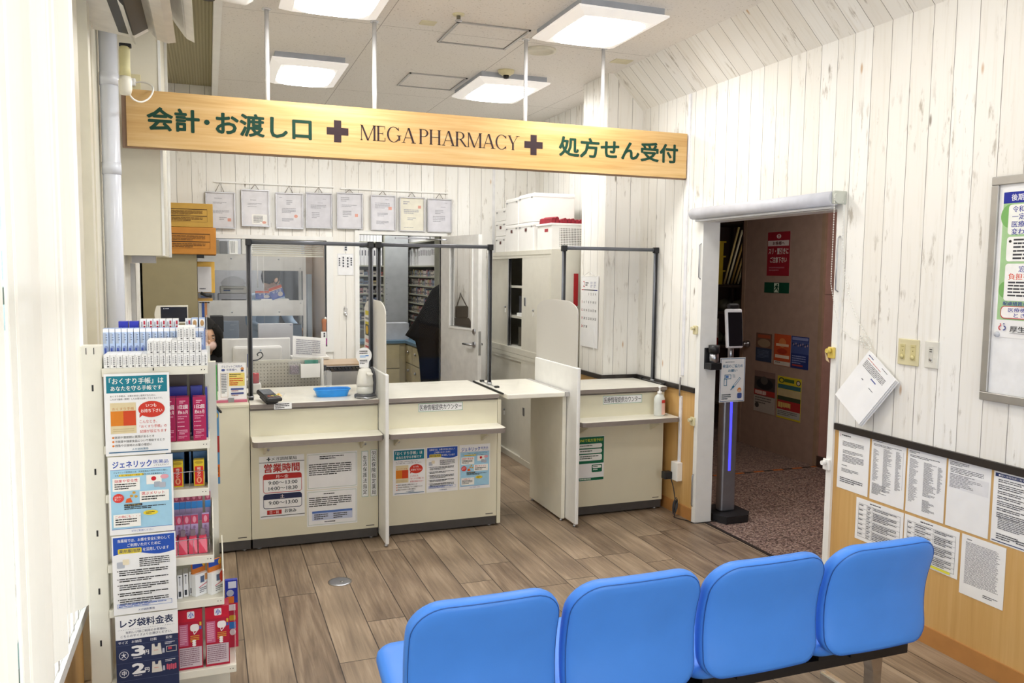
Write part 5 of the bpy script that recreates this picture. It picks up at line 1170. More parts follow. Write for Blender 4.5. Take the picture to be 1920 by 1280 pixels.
# temperature kiosk in the doorway
t = empty('temperature_kiosk', (3.305, 4.62, 0), 'face temperature kiosk on a silver post with a blue light strip, just inside the corridor', 'kiosk')
KX, KY = 3.305, 4.62
b = MB(mat('kiosk base', '#232326', .4)); b.prism([(KX+q*.135, KY+w*.15, -.003) for q, w in ((-1, -.35), (-.7, -1), (.55, -1), (1, -.55), (1, .6), (.6, 1), (-.7, 1), (-1, .5))], (0, 0, .05)); b.build('base', t)
b = MB(mat('kiosk post', '#9a9ca4', .35, .7)); b.box(KX-.062, KY-.035, .047, KX+.052, KY+.035, 1.06, bev=.012); b.build('post', t)
b = MB(emit('blue light strip', '#3a38ff', 2.0)); b.box(KX-.014, KY-.0368, .33, KX+.004, KY-.0352, .84); b.build('light_strip', t)
b = MB(METAL); b.tube([(KX+.0, KY, 1.06), (KX+.0, KY, 1.19)], .02, n=16); b.build('neck', t)
M_ = Matrix.Translation((KX+.0, KY-.03, 1.30)) @ Matrix.Rotation(math.radians(-6), 4, 'X') @ Matrix.Rotation(math.radians(4), 4, 'Z')
b = MB(mat('kiosk white rim', '#e4e4e8', .3)); b.box(-.066, -.012, -.132, .066, .02, .132, bev=.011, M=M_); kt = b.build('tablet', t)
b = MB(mat('dark screen', '#14161c', .08)); b.box(-.058, -.0135, -.118, .058, -.0121, .108, M=M_); b.build('screen', kt)
b = MB(CAP); b.box(-.045, -.01, .135, .045, .02, .168, bev=.012, M=M_); b.build('sensor_bar', t)
S = facing(KX-.116, KX+.084, .806, 1.106, KY-.05, thick=.002); T2 = '#1f6f96'
S.frame(.02, .015, .96, .97, '#2a5f92', .018); S.dash(.2, .09, .6, 1, .03, '#77808a'); S.text('検温のご協力の', .10, .15, .80, .075, T2, .025); S.text('お願い', .32, .26, .36, .06, T2, .025)
S.frame(.18, .38, .26, .10, T2, .02); S.rect(.22, .40, .12, .05, '#5a86c4'); S.frame(.16, .47, .12, .16, T2, .02)
for k in range(3): S.line(.50+.035*k, .37, .52+.035*k, .45, '#77909e', .012)
S.line(.80, .46, .50, .68, T2, .07); S.line(.79, .468, .56, .636, '#e8eef4', .04); S.line(.50, .68, .43, .73, T2, .03)
S.dash(.08, .82, .40, 3, .045, '#4a545c'); S.ell(.70, .68, .16, .11, '#d88a4a'); S.ell(.72, .72, .12, .07, '#f0c8a8'); S.rrect(.70, .80, .18, .12, '#4a5fa0', .04)
S.done('poster', 'blue framed temperature check notice fixed to the kiosk post', 'notice')

# ================================================================== LEFT SIDE: WINDOW BLIND, PIPE, BULKHEAD, AIR CONDITIONER
t = empty('vertical_blind', (-.44, 2.2, 2.93), 'white vertical blind with long slats in front of the bright shop window', 'blind')
SL = frosted('blind fabric', '#efe9df', .42, .02); rr = random.Random(11)
part('head_rail', WHITE, t, (-.475, .65, 2.90, -.425, 3.52, 2.94))
y = .75
while y < 3.46:
    a = math.radians(rr.choice((-14, -12, -11, -9, 8, 30, 44))+rr.uniform(-2, 2)); w = .045
    dx, dy = math.sin(a)*w, math.cos(a)*w; n = Vector((dy, -dx, 0)).normalized()
    b = MB(SL); L = []
    for k in range(5):
        q = -1+k*.5; bow = .006*(1-q*q); L.append(Vector((-.45+dx*q+n.x*bow, y+dy*q+n.y*bow, 0)))
    for A, B_ in zip(L, L[1:]): b.face([A+Vector((0, 0, .47)), B_+Vector((0, 0, .47)), B_+Vector((0, 0, 2.90)), A+Vector((0, 0, 2.90))], smooth=True)
    b.box(-.4515+dx*.0, y-.012, .435, -.4485, y+.012, .472, WPLA); b.build('slat', t); y += .098
b = MB(mat('bead chain', '#ecebe4', .4)); b.tube([(-.45, .75, .445), (-.45, 3.45, .445)], .0016, n=5); b.build('bottom_chain', t)
def facade():
    t_ = NT('tiled facade with teal windows'); u, v, uv = t_.uv(); fu = t_.math('FRACT', t_.math('DIVIDE', u, 1.6)); fv = t_.math('FRACT', t_.math('DIVIDE', v, 1.3))
    w_ = t_.math('MULTIPLY', t_.math('LESS_THAN', fu, .62), t_.math('LESS_THAN', fv, .6)); t_.bsdf(t_.mix(w_, lin('#c9c3b8'), lin('#2f6f74')), .4); return t_.m
b = MB([facade()]); b.box(-9, 5, -.2, -5, 26, 7); tag(b.build('building', None, (-7, 15, 0)), 'pale building with teal windows outside, glimpsed between the blind slats', 'building')
b = MB(mat('pavement', '#a9a59d', .8)); b.box(-12, -6, -.3, XL-.12, 30, -.2); o = b.build('ground', None, (-5, 5, -.25)); o['kind'] = 'structure'
t = empty('drain_pipe', (-.452, 4.62, 0), 'pale grey round pipe running from floor to ceiling at the left wall', 'pipe')
b = MB(PIPEM); b.tube([(-.448, 4.62, 0), (-.448, 4.62, 3.2)], .043, n=32); b.build('pipe', t)
for z in (2.16, 2.60): b = MB(PIPEM); b.tube([(-.448, 4.62, z-.03), (-.448, 4.62, z+.03)], .0455, n=32); b.build('coupling', t)
# bulkhead box below the ceiling behind the sign
CB = mat('cream bulkhead', '#e2ddcb', .5, var=.015)
t = empty('wall_cabinet', (-.36, 5.2, 1.73), 'cream boxed-in cupboard on the left wall behind the end of the sign', 'wall cupboard')
part('body', CB, t, (XL+.001, 4.92, 1.73, -.232, 5.60, ZC)); b = MB(PVC); b.box(-.229, 5.02, 1.735, -.226, 5.78, 2.35); b.build('clear_flap', t)
part('edge_strip', WHITE, t, (-.235, 4.915, 1.73, -.222, 4.925, ZC)); part('door_strip', WHITE, t, (-.231, 5.60, 1.73, -.215, 5.63, ZC))
part('bottom_bracket', mat('grey bracket', '#b9b8bb', .5), t, (-.40, 5.02, 1.69, -.28, 5.14, 1.729))
b = MB([PLANK]); b.box(XL, 4.93, 0, -.43, 6.0, 1.73); struct('wall_left_lining', b)
b = MB(ALU); b.box(-.43, 5.30, .876, -.405, 5.34, 1.688); tag(b.build('metal_strip', None, (-.42, 5.32, 1.2)), 'upright metal strip under the cream wall cupboard', 'strip')
t = empty('air_conditioner', (-.35, 3.9, 2.85), 'white wall air conditioner with its flaps open, at the top left', 'air conditioner')
AW = mat('air conditioner white', '#e9e7e2', .35); y0, y1 = 3.56, 4.30
b = MB(AW); b.prism([(XL+.001, y0, 2.76), (-.30, y0, 2.735), (-.20, y0, 2.80), (-.19, y0, 3.06), (XL+.001, y0, 3.06)], (0, y1-y0, 0)); b.build('body', t)
b = MB(CAP); b.prism([(-.365, y0+.06, 2.7405), (-.30, y0+.06, 2.7315), (-.215, y0+.06, 2.787), (-.225, y0+.06, 2.80), (-.30, y0+.06, 2.75)], (0, y1-y0-.12, 0)); b.build('air_outlet', t)
def blade(b, prof, th, ya, yb, m=0):
    top = [Vector((p[0], ya, p[1])) for p in prof]; low = [Vector((p[0]+th*.7, ya, p[1]-th*.7)) for p in prof]
    b.prism(top+low[::-1], (0, yb-ya, 0), m)
b = MB(AW); blade(b, [(-.320, 2.722), (-.312, 2.706), (-.298, 2.692)], .006, y0+.07, y1-.07); b.build('louver', t)
b = MB(mat('grey flap', '#cfcac2', .3)); blade(b, [(-.245, 2.775), (-.21, 2.74), (-.165, 2.728), (-.13, 2.735)], .010, y0+.04, y1-.02); b.build('flap', t)
b = MB(AW); blade(b, [(-.185, 2.98), (-.135, 2.86), (-.085, 2.79), (-.05, 2.775)], .012, y0+.0, y1+.10); b.build('front_panel', t)
t = empty('drain_pump', (-.36, 4.47, 2.5), 'yellowed taped hose with a white moulded end hanging below the air conditioner', 'hose')
HX, HY = -.358, 4.42; b = MB(mat('yellowed tape', '#d8d2a0', .5)); b.lathe([(.001, 0), (.022, 0), (.025, -.02), (.024, -.10), (.026, -.14), (.001, -.14)], (HX, HY, 2.72), n=18); b.build('taped_hose', t)
b = MB(mat('pump white', '#e9e6d8', .4)); b.lathe([(.001, -.14), (.026, -.14), (.030, -.16), (.030, -.20), (.024, -.225), (.001, -.23)], (HX, HY, 2.72), n=20); b.build('moulded_end', t)
b = MB(CAP); b.box(HX-.022, HY-.016, 2.717, HX+.032, HY+.016, 2.735, bev=.004); b.build('clip', t)
t = empty('plugged_outlet', (-.36, 4.91, 2.63), 'cream wall outlet above the sign\'s left end with a white looping cord', 'outlet')
part('plate', IVORY, t, (-.392, 4.912, 2.585, -.322, 4.9195, 2.70), bev=.003)
b = MB(WPLA); b.box(-.378, 4.875, 2.632, -.345, 4.9115, 2.672, bev=.006); b.build('plug', t)
b = MB(WPLA); b.tube(curve([(-.345, 4.885, 2.65), (-.315, 4.87, 2.652), (-.275, 4.82, 2.635), (-.252, 4.74, 2.595), (-.265, 4.66, 2.535), (-.30, 4.58, 2.495), (-.335, 4.50, 2.495), (-.352, 4.44, 2.53), (-.358, 4.42, 2.56)]), .0045, n=8); b.build('cord', t)
t = empty('insulated_duct', (.1, 4.2, 3.0), 'white insulated pipe crossing below the ceiling from the air conditioner', 'duct')
b = MB(mat('duct white', '#e6e4df', .5)); b.tube([(-.18, 4.32, 3.00), (.02, 4.36, 3.01), (.20, 4.40, 3.01), (.23, 4.41, 3.02)], [.036, .036, .036, .02], n=18); b.build('pipe', t)
b = MB(CAP); b.tube([(.0, 4.36, 3.045), (.10, 4.36, 3.06), (.22, 4.38, 3.055), (.30, 4.40, 3.09)], .003, n=6); b.tube([(.02, 4.355, 2.97), (.021, 4.356, 3.05)], .037, n=18); b.build('strap', t)

# ================================================================== ON THE CASH COUNTER
t = empty('customer_display', (-.2, 5.06, .877), 'cream customer display with dark screen on a pole, above the rack', 'display')
IV = mat('cream plastic case', '#e4e0d2', .4); DXc, DYc = -.198, 5.06
b = MB(IV); b.tube([(DXc, DYc, .88), (DXc, DYc, 1.345)], .018, n=14); b.lathe([(.001, 0), (.06, 0), (.06, .012), (.02, .02), (.001, .02)], (DXc, DYc, .877), n=24); b.build('pole', t)
b = MB(IV); b.prism([(DXc-.083, DYc, 1.345)] + [(DXc-.083-.012*math.sin(math.pi*k/8), DYc, 1.345+.102*k/8) for k in range(1, 8)] + [(DXc-.083, DYc, 1.447), (DXc+.083, DYc, 1.449), (DXc+.083, DYc, 1.347)], (0, .03, 0)); b.build('case', t)
b = MB(mat('display glass', '#1c2030', .1)); b.box(DXc-.062, DYc-.001, 1.355, DXc+.079, DYc+.001, 1.440); b.build('screen', t)
b = MB(ink('#c9ccd6')); b.box(DXc-.048, DYc-.0016, 1.428, DXc-.042, DYc-.001, 1.434); b.box(DXc-.038, DYc-.0016, 1.429, DXc-.018, DYc-.001, 1.433); b.build('maker_mark', t)
t = empty('poster_stand', (.09, 5.05, .877), 'clear counter stand with a pink foot strip carrying two payment notices', 'stand')
b = MB(PVC); b.box(-.10, 5.045, .885, .202, 5.048, 1.115); b.build('panel', t)
b = MB(mat('pink strip', '#c4627c', .4)); b.box(-.10, 5.03, .8765, .202, 5.06, .889); b.build('foot_strip', t)
part('clip', mat('grey clip', '#8a8a8c', .5), t, (.095, 5.028, .878, .128, 5.043, .902))
S = facing(-.10, .036, .892, 1.10, 5.0435); S.rect(0, 0, 1, 1, '#3d9a46'); S.text('使えます', .48, .09, .44, .07, '#e0d24a', .02); S.rect(.38, .26, .52, .5, '#eef0ec')
for k, (c1_, c2_) in enumerate((('#3a4a9a', '#d06a4a'), ('#c04a5a', '#c8505a'), ('#d07a5a', '#c23a4a'))): S.rrect(.44, .30+.11*k, .16, .06, c1_, .03); S.rrect(.68, .30+.11*k, .16, .06, c2_, .03)
S.rect(.6, .66, .06, .04, '#5a7a9a'); S.done('notice', 'green payment notice on the cash counter, partly hidden by the rack', 'notice')
S = facing(.042, .199, .892, 1.109, 5.0435); N = '#28387c'; S.text('クレジットご利用の', .12, .06, .74, .065, N, .02); S.text('お客様へ', .30, .15, .38, .065, N, .02); S.rrect(.12, .16, .12, .06, '#4a5a9a', .03); S.ell(.80, .12, .12, .09, '#c8854a'); S.rrect(.81, .19, .10, .05, '#3a4a7a', .02)
S.frame(.08, .27, .26, .66, '#c8b08a', .012); S.dash(.11, .30, .20, 12, .045, '#77777c'); S.rect(.38, .27, .56, .36, '#ecd878'); S.dash(.40, .30, .44, 2, .05, '#5a5228'); S.dash(.40, .41, .52, 3, .06, '#c8502c'); S.dash(.40, .58, .48, 1, .05, '#c8502c')
S.rrect(.44, .69, .46, .05, '#4a5590', .02); S.dash(.46, .755, .42, 1, .04, '#a05a5a'); S.rrect(.44, .81, .46, .05, '#4a5590', .02); S.dash(.46, .875, .42, 1, .04, '#a05a5a')
S.done('notice', 'white credit card notice on the cash counter beside the first clear screen', 'notice')
t = empty('pen', (.02, 4.90, .84), 'dark pen on a cord hanging at the corner of the cash counter', 'pen')
b = MB(CAP); b.tube([(.005, 4.92, .905), (.05, 4.905, .845), (.055, 4.903, .838)], [.006, .0075, .004], n=8); b.build('barrel', t)
b = MB(WPLA); b.tube([(-.01, 5.0, .8785), (-.005, 4.96, .885), (.005, 4.92, .905)], .002, n=5); b.build('cord', t)

# ================================================================== STAFF AREA BEHIND THE COUNTERS
t = empty('office_desk', (.35, 6.3, 0), 'pale desk behind the leftmost counter, carrying the monitor', 'desk')
part('desktop', OFFW, t, (-.25, 5.80, .70, .735, 6.28, .73)); 
for q in ((-.25, 5.82, -.22, 6.26), (.705, 5.82, .735, 6.26)): part('side_panel', OFFW, t, (q[0], q[1], 0, q[2], q[3], .70))
part('modesty_panel', OFFW, t, (-.22, 5.84, .2, .705, 5.86, .70))
t = empty('side_desk', (.65, 6.7, 0), 'pale side desk carrying the plastic wrapped monitor', 'desk')
part('desktop', OFFW, t, (.31, 6.42, .70, .98, 7.05, .73)); part('side_panel', OFFW, t, (.31, 6.44, 0, .34, 7.03, .70)); part('side_panel', OFFW, t, (.95, 6.44, 0, .98, 7.03, .70))
t = empty('rear_table', (.3, 7.3, 0), 'pale rear table under the inner window with two dark screens on it', 'table')
part('tabletop', OFFW, t, (-.05, 7.12, .70, .98, 7.44, .73))
for x in (-.03, .94):
    for y in (7.14, 7.40): part('leg', OFFW, t, (x, y, 0, x+.02, y+.02, .70))
t = empty('desk_screen', (.49, 5.72, .7), 'grey perforated desk panel behind the counter with boxes hung on it', 'desk panel')
b = MB(PEG); b.box(.272, 5.70, .55, .712, 5.715, 1.035); b.build('panel', t)
b = MB(mat('panel rail', '#c9c5b6', .4)); b.box(.268, 5.695, 1.035, .716, 5.72, 1.05); b.box(.262, 5.695, .0, .272, 5.72, 1.05); b.build('rail', t)
b = MB(mat('panel post', '#d2d0c8', .4)); b.tube([(.724, 5.705, 0), (.724, 5.705, 1.055)], .012, n=14); b.build('post', t)
t = empty('pin_box', (.536, 5.68, .95), 'small clear box of pins hung on the perforated panel', 'box')
b = MB(PVC); b.box(.500, 5.66, .949, .573, 5.698, 1.04); b.build('box', t)
b = MB(mat('mixed clips', '#8d7f86', .4, var=.5, scale=160)); b.box(.506, 5.665, .953, .567, 5.693, 1.015, bev=.01); b.build('pins', t, kind='stuff')
t = empty('card_box', (.64, 5.68, .93), 'white open box with a green card sticking out, hung on the perforated panel', 'box')
b = MB(WPLA); b.box(.577, 5.655, .928, .706, 5.66, 1.022); b.box(.577, 5.66, .928, .582, 5.698, 1.022); b.box(.701, 5.66, .928, .706, 5.698, 1.022); b.box(.577, 5.66, .928, .706, 5.698, .933); b.build('box', t)
part('card', mat('green card', '#2e8a72', .4), t, (.605, 5.67, .935, .695, 5.68, 1.045))
t = empty('wire_rack', (.91, 5.9, 0), 'small wire rack with a tan board top behind the hand dispenser', 'rack')
b = MB(CAP)
for x in (.752, 1.062):
    for y in (5.74, 6.06): b.tube([(x, y, 0), (x, y, 1.0)], .009, n=10)
b.build('posts', t)
b = MB(CAP)
for z in (.985, .55, .15):
    for y in (5.74, 6.06): b.tube([(.752, y, z), (1.062, y, z)], .004, n=6)
    for x in (.752, 1.062): b.tube([(x, 5.74, z), (x, 6.06, z)], .004, n=6)
for k in range(12): b.tube([(.752+.0258*k+.013, 5.742, .965), (.752+.0258*k, 5.742, .985)], .0025, n=5)
b.build('wire_shelves', t)
b = MB([BROWNW]); b.box(.745, 5.735, .992, 1.07, 6.08, 1.006, 0, bev=.003); b.build('board_top', t)
part('cover', mat('grey cover sheet', '#b9b7b4', .6), t, (.765, 5.752, .16, 1.05, 6.04, .95))
tag(part('water_bottle', PVC, None, (.712, 5.49, .8805, .764, 5.545, .99), bev=.018), 'clear plastic bottle standing at the back of the leftmost high counter', 'bottle')
# monitor (its white back is seen)
t = empty('computer_monitor', (.315, 6.1, .73), 'white backed computer monitor on the desk behind the counter', 'monitor')
MW = mat('monitor back', '#e0dfdd', .35)
b = MB(MW); b.box(.082, 6.10, .88, .55, 6.125, 1.168, bev=.006); b.prism([(.10, 6.10, .89), (.53, 6.10, .89), (.53, 6.10, 1.16), (.10, 6.10, 1.16)], (0, -.004, 0)); b.box(.15, 6.06, .90, .49, 6.10, 1.115, bev=.018); b.build('case', t)
part('screen', mat('dark screen', '#14161c', .08), t, (.095, 6.1255, .895, .537, 6.127, 1.155))
b = MB(MW); b.box(.28, 6.07, .745, .36, 6.09, .95); b.box(.22, 6.02, .731, .42, 6.18, .745, bev=.004); b.build('stand', t)
b = MB(mat('maker mark grey', '#8aa0b8', .4)); b.lathe([(.001, -.001), (.006, -.001), (.006, 0)], (.34, 6.06, 1.085), axis='y', n=14); b.build('maker_mark', t)
t = empty('second_monitor', (.46, 6.5, .73), 'grey monitor in a plastic wrap behind the white backed monitor', 'monitor')
part('case', mat('wrapped screen grey', '#a9a9ae', .25), t, (.348, 6.50, .95, .608, 6.53, 1.248), bev=.005); part('stand', MW, t, (.45, 6.50, .731, .51, 6.56, .955)); part('mark', ink('#3a3f6a'), t, (.585, 6.4985, 1.232, .597, 6.4999, 1.237))
t = empty('dark_monitor', (.05, 7.2, .73), 'black monitor standing by the staff member', 'monitor')
part('case', CAP, t, (-.01, 7.20, 1.13, .112, 7.23, 1.275), bev=.01); part('stand', CAP, t, (.04, 7.24, .7305, .07, 7.27, 1.19))
t = empty('grey_panel_screen', (.16, 7.27, .73), 'grey blue screen face behind the black monitor', 'monitor')
part('panel', mat('blue grey screen', '#76808e', .3), t, (.085, 7.26, 1.04, .235, 7.285, 1.225), bev=.005); S = facing(.095, .225, 1.07, 1.21, 7.2585, base=False); S.mb = MB([]); S.dash(.55, .10, .4, 2, .05, '#9aa4b2'); S.dash(.5, .42, .45, 1, .05, '#a4aebb'); S.done('screen_text', parent=t); part('stand', CAP, t, (.15, 7.262, .7305, .18, 7.283, 1.045))
t = empty('document_tray', (.69, 6.12, .73), 'white paper holder with a tilted ruled sheet, right of the monitor', 'paper holder')
part('tray', WPLA, t, (.556, 6.02, 1.01, .82, 6.22, 1.03), bev=.004); part('stand', WPLA, t, (.66, 6.08, .731, .72, 6.16, 1.01))
M_ = Vector((.565, 6.06, 1.185)); S = Sheet(M_, (1, 0, -.10), (-.05, -.25, -1), .236, .155, thick=.002)
for i in range(9): S.line(.08, .12+.09*i, .95, .12+.09*i, '#a9a9b0', .003)
for x in (.2, .45, .7): S.line(x, .1, x, .9, '#a9a9b0', .003)
S.dash(.1, .15, .8, 8, .09, '#9a9aa4'); S.done('ruled_sheet', parent=t)
tag(part('pen_pot', mat('blue pot', '#2d3f8c', .4), None, (.235, 5.735, 1.00, .255, 5.76, 1.09)), 'dark blue pen holder beside the screen post', 'pen holder')
b = MB(CAP); b.tube(curve([(.262, 5.66, 1.055), (.30, 5.65, 1.06), (.33, 5.65, 1.085), (.318, 5.65, 1.11), (.296, 5.65, 1.10), (.300, 5.65, 1.085)]), .004, n=8); tag(b.build('hook', None, (.262, 5.68, 1.05)), 'small black curled hook on the top of the desk panel', 'hook')
# tall khaki cabinet, boxes on top
t = empty('tall_cabinet', (-.28, 7.15, 0), 'tall khaki grey cabinet side under the stacked brown boxes', 'cabinet')
KH = mat('khaki panel', '#8f8464', .5, var=.03)
part('body', KH, t, (-.478, 6.90, 0, -.084, 7.40, 1.772)); part('top_trim', CAP, t, (-.0835, 6.905, 1.748, -.03, 7.30, 1.772))
def brown_box(x0, x1, z0, z1, h, lab, lines):
    t = empty('cardboard_box', ((x0+x1)/2, 7.15, z0), lab, 'box'); c = mat('brown card '+h, h, .7, var=.04)
    part('carton', c, t, (x0, 6.87, z0, x1, 7.43, z1), bev=.004)
    S = facing(x0+.01, x1-.01, z0+.005, z1-.005, 6.869, base=False); S.mb = MB([]); D = '#4a3420'
    for y in (.22, .52): S.rect(.05, y, .86, .03, D)
    S.frame(.05, .22, .86, .58, '#6a4c2c', .004); S.dash(.10, .30, .78, 4, .05, '#6a4a28'); S.dash(.10, .60, .78, 3, .06, '#6a4a28'); S.done('print', parent=t)
    return t
q = brown_box(-.33, .042, 1.9845, 2.168, '#b48d3c', 'ochre cardboard box on top of the orange brown one', 0)
part('tape', mat('pale tape', '#cdd4dc', .4), q, (-.292, 6.8675, 2.02, -.268, 6.8689, 2.135))
brown_box(-.33, .062, 1.7725, 1.983, '#b87a2c', 'orange brown cardboard box directly on the tall khaki cabinet', 0)
t = empty('file_holder', (-.01, 7.04, 1.47), 'yellow file box with a grey document holder hanging beside the khaki cabinet', 'file holder')
part('file_box', mat('yellow card', '#d0a548', .6), t, (-.0825, 7.0, 1.468, .048, 7.08, 1.718), bev=.003)
part('holder', mat('grey holder', '#c4c2c4', .4), t, (-.082, 6.985, 1.472, .022, 6.999, 1.678), bev=.003); b = MB(CAP); b.tube([(-.06, 6.98, 1.468), (-.02, 6.975, 1.448), (.02, 6.985, 1.44)], .012, n=8); b.build('clip', t)
S = facing(-.078, .018, 1.49, 1.508, 6.9845, base=False); S.mb = MB([]); S.dash(.1, .1, .8, 1, .9, K4); S.done('print', parent=t)
t = empty('file_shelf', (-.02, 7.15, 1.2), 'small wooden book shelf with blue and grey files beside the khaki cabinet', 'shelf')
part('board', mat('yellow shelf board', '#cfa24a', .5), t, (-.0835, 7.02, 1.402, .028, 7.30, 1.417)); part('board', mat('yellow shelf board', '#cfa24a', .5), t, (-.0835, 7.02, 1.20, .028, 7.30, 1.21))
for x, h in ((-.066, '#d8d6d0'), (-.045, '#2f56a8'), (-.024, '#c88a5a'), (-.004, '#b9b7b4')): part('file', mat('file '+h, h, .5), t, (x-.009, 7.03, 1.211, x+.009, 7.28, 1.385))
# putty steel cabinets against the right wall
def steel_cab(z0, z1, lab, opened):
    y0, y1, x0, x1 = 5.887, 7.44, 2.517, 2.95
    t = empty('steel_cabinet', ((x0+x1)/2, (y0+y1)/2, z0), lab, 'cabinet', 'stacked steel cabinets')
    b = MB(STEELC); th = .025
    b.box(x0, y0, z0, x1, y0+th, z1); b.box(x0, y1-th, z0, x1, y1, z1); b.box(x0, y0+th, z1-.035, x1-.01, y1-th, z1); b.box(x0, y0+th, z0, x1-.01, y1-th, z0+.05); b.box(x1-.01, y0+th, z0, x1, y1-th, z1); b.box(x0+.003, y0+th, z1-.06, x0+.03, y1-th, z1-.035)
    b.build('carcass', t)
    ym = 6.53
    b = MB(STEELD); b.box(x0+.004, y0+.02, z0+.045, x0+.018, ym, z1-.035, bev=.002); d = b.build('sliding_door', t)
    b = MB(METAL); b.box(x0+.0, ym-.10, z0+.43, x0+.006, ym-.06, z0+.50, bev=.002); b.build('handle', d)
    b = MB(STEELD); b.box(x0+.022, 6.90 if opened else 6.5, z0+.05, x0+.036, y1-.02, z1-.04, bev=.002); b.box(x0+.018, 6.90 if opened else 6.5, z0+.05, x0+.044, (6.90 if opened else 6.5)+.018, z1-.04, METAL); d = b.build('sliding_door', t)
    for yy in (6.25, 6.98):
        b = MB(METAL); b.lathe([(.001, -.012), (.008, -.012), (.008, 0)], (x0+.004 if yy < 6.5 else x0+.022, yy, z0+.40), axis='x', n=12); b.box(x0-.004 if yy < 6.5 else x0+.014, yy-.004, z0+.35, x0+.002 if yy < 6.5 else x0+.02, yy+.006, z0+.385, WPLA); b.build('lock', t)
    if opened:
        for z in (z0+.575, z0+.305): part('shelf', STEELC, t, (x0+.05, y0+.03, z, x1-.02, y1-.03, z+.02))
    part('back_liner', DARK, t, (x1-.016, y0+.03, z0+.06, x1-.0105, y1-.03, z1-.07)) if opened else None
    return t
steel_cab(.0, .945, 'putty steel cabinet standing on the floor, lower of the two', False)
steel_cab(.947, 1.842, 'putty steel cabinet with one sliding door open, upper of the two', True)
t = empty('brown_basket', (2.72, 6.68, 1.545), 'small tan woven basket on the top inner shelf of the open cabinet', 'basket')
b = MB([mat('tan basket', '#8a765c', .6, var=.25, scale=120)]); b.box(2.60, 6.58, 1.545, 2.85, 6.74, 1.68, bev=.01); b.build('basket', t)
tag(part('dark_folder', mat('dark folders', '#4a4a50', .6), None, (2.62, 6.56, 1.2725, 2.85, 6.85, 1.45)), 'stack of dark folders on the middle inner shelf of the open cabinet', 'folders')
tag(part('paper_stack', PAPER, None, (2.58, 6.58, 1.2725, 2.615, 6.80, 1.30)), 'flat papers at the front of the middle inner shelf of the cabinet', 'papers')
tag(part('dark_binder', mat('dark binder', '#5a564c', .6), None, (2.62, 6.60, .999, 2.80, 6.86, 1.17)), 'dark binder on the cabinet floor behind the open gap', 'binder')
tag(part('grey_carton', mat('grey carton', '#8b8b86', .6), None, (2.57, 6.555, .999, 2.612, 6.60, 1.09)), 'small grey carton at the front of the cabinet floor', 'carton')
b = MB([mat('red strip', '#b8262c', .3)]); b.box(2.712, 5.878, 1.40, 2.748, 5.886, 1.655); tag(b.build('red_magnet_strip', None, (2.73, 5.882, 1.5)), 'upright red magnetic strip on the side of the steel cabinet', 'strip')
# white file boxes and the basket on top of the cabinets
FB = mat('white file box', '#f2f1ee', .4, var=.01)
def filebox(y0, y1, z0, z1, x0, x1, lab, holes=1, name='file_box'):
    t = empty(name, ((x0+x1)/2, (y0+y1)/2, z0), lab, 'box', 'white boxes on the steel cabinet'); b = MB(FB); b.box(x0, y0, z0, x1, y1, z1, bev=.005); b.box(x0-.003, y0-.003, z1-.03, x1, y1+.003, z1-.012); b.build('box', t)
    if holes:
        b = MB(mat('grip hole', '#5a2f2c', .6)); ym = (y0+y1)/2; b.box(x0-.0035, ym-.022, z1-.072, x0-.0028, ym+.022, z1-.045); b.build('grip_hole', t)
    b = MB(mat('box clip grey', '#8d8d8f', .5))
    for yy in (y0+.025, y1-.05): b.box(x0-.0045, yy, z1-.04, x0-.003, yy+.028, z1-.028)
    b.build('clip', t)
z = 1.8425
filebox(6.99, 7.26, z, z+.145, 2.535, 2.90, 'white file box in the farthest column, bottom'); filebox(6.99, 7.26, z+.146, z+.285, 2.535, 2.90, 'white file box in the farthest column, middle'); filebox(6.99, 7.26, z+.286, z+.40, 2.535, 2.90, 'white file box in the farthest column, topmost', 0)
filebox(6.66, 6.975, z, z+.235, 2.53, 2.90, 'white file box in the second column from the back wall, lower'); filebox(6.30, 6.645, z, z+.235, 2.53, 2.90, 'white file box in the third column, lower, left of the red cloth basket')
filebox(6.66, 6.975, z+.236, z+.465, 2.53, 2.90, 'white file box in the second column from the back wall, upper', 0); filebox(6.30, 6.645, z+.236, z+.475, 2.53, 2.90, 'large white file box in the third column, upper, above the red cloth', 0)
t = empty('cloth_basket', (2.7, 6.05, z), 'white perforated basket full of folded dark red cloths on the steel cabinet', 'basket')
b = MB([WPLA]); b.box(2.53, 5.92, z, 2.925, 6.22, z+.205, bev=.006); b.box(2.522, 5.912, z+.19, 2.93, 6.228, z+.207, bev=.003); bk = b.build('basket', t)
b = MB([BASK]); b.box(2.60, 5.9115, z+.02, 2.915, 5.92, z+.172, BASK); b.build('perforated_side', t)
b = MB(mat('grip hole red', '#a02a34', .6)); b.box(2.5285, 5.99, z+.14, 2.5295, 6.06, z+.165); b.build('grip_hole', t)
rr = random.Random(5)
for i in range(11):
    b = MB(mat('dark red cloth', '#8c1a2a', .8, var=.2)); x = 2.55+i*.034; hh = rr.uniform(.02, .045); pts = [(x-.016, 5.94, z+.19), (x+.016, 5.94, z+.19), (x+.017, 5.94, z+.205+hh), (x+.006, 5.94, z+.215+hh), (x-.01, 5.94, z+.208+hh)]
    b.prism(pts, (rr.uniform(-.01, .01), .26, rr.uniform(-.01, .01))); o = b.build('folded_cloth', None, (x, 6.05, z+.2)); tag(o, 'folded dark red cloth sticking out of the white perforated basket', 'cloth', 'red cloths in the basket')
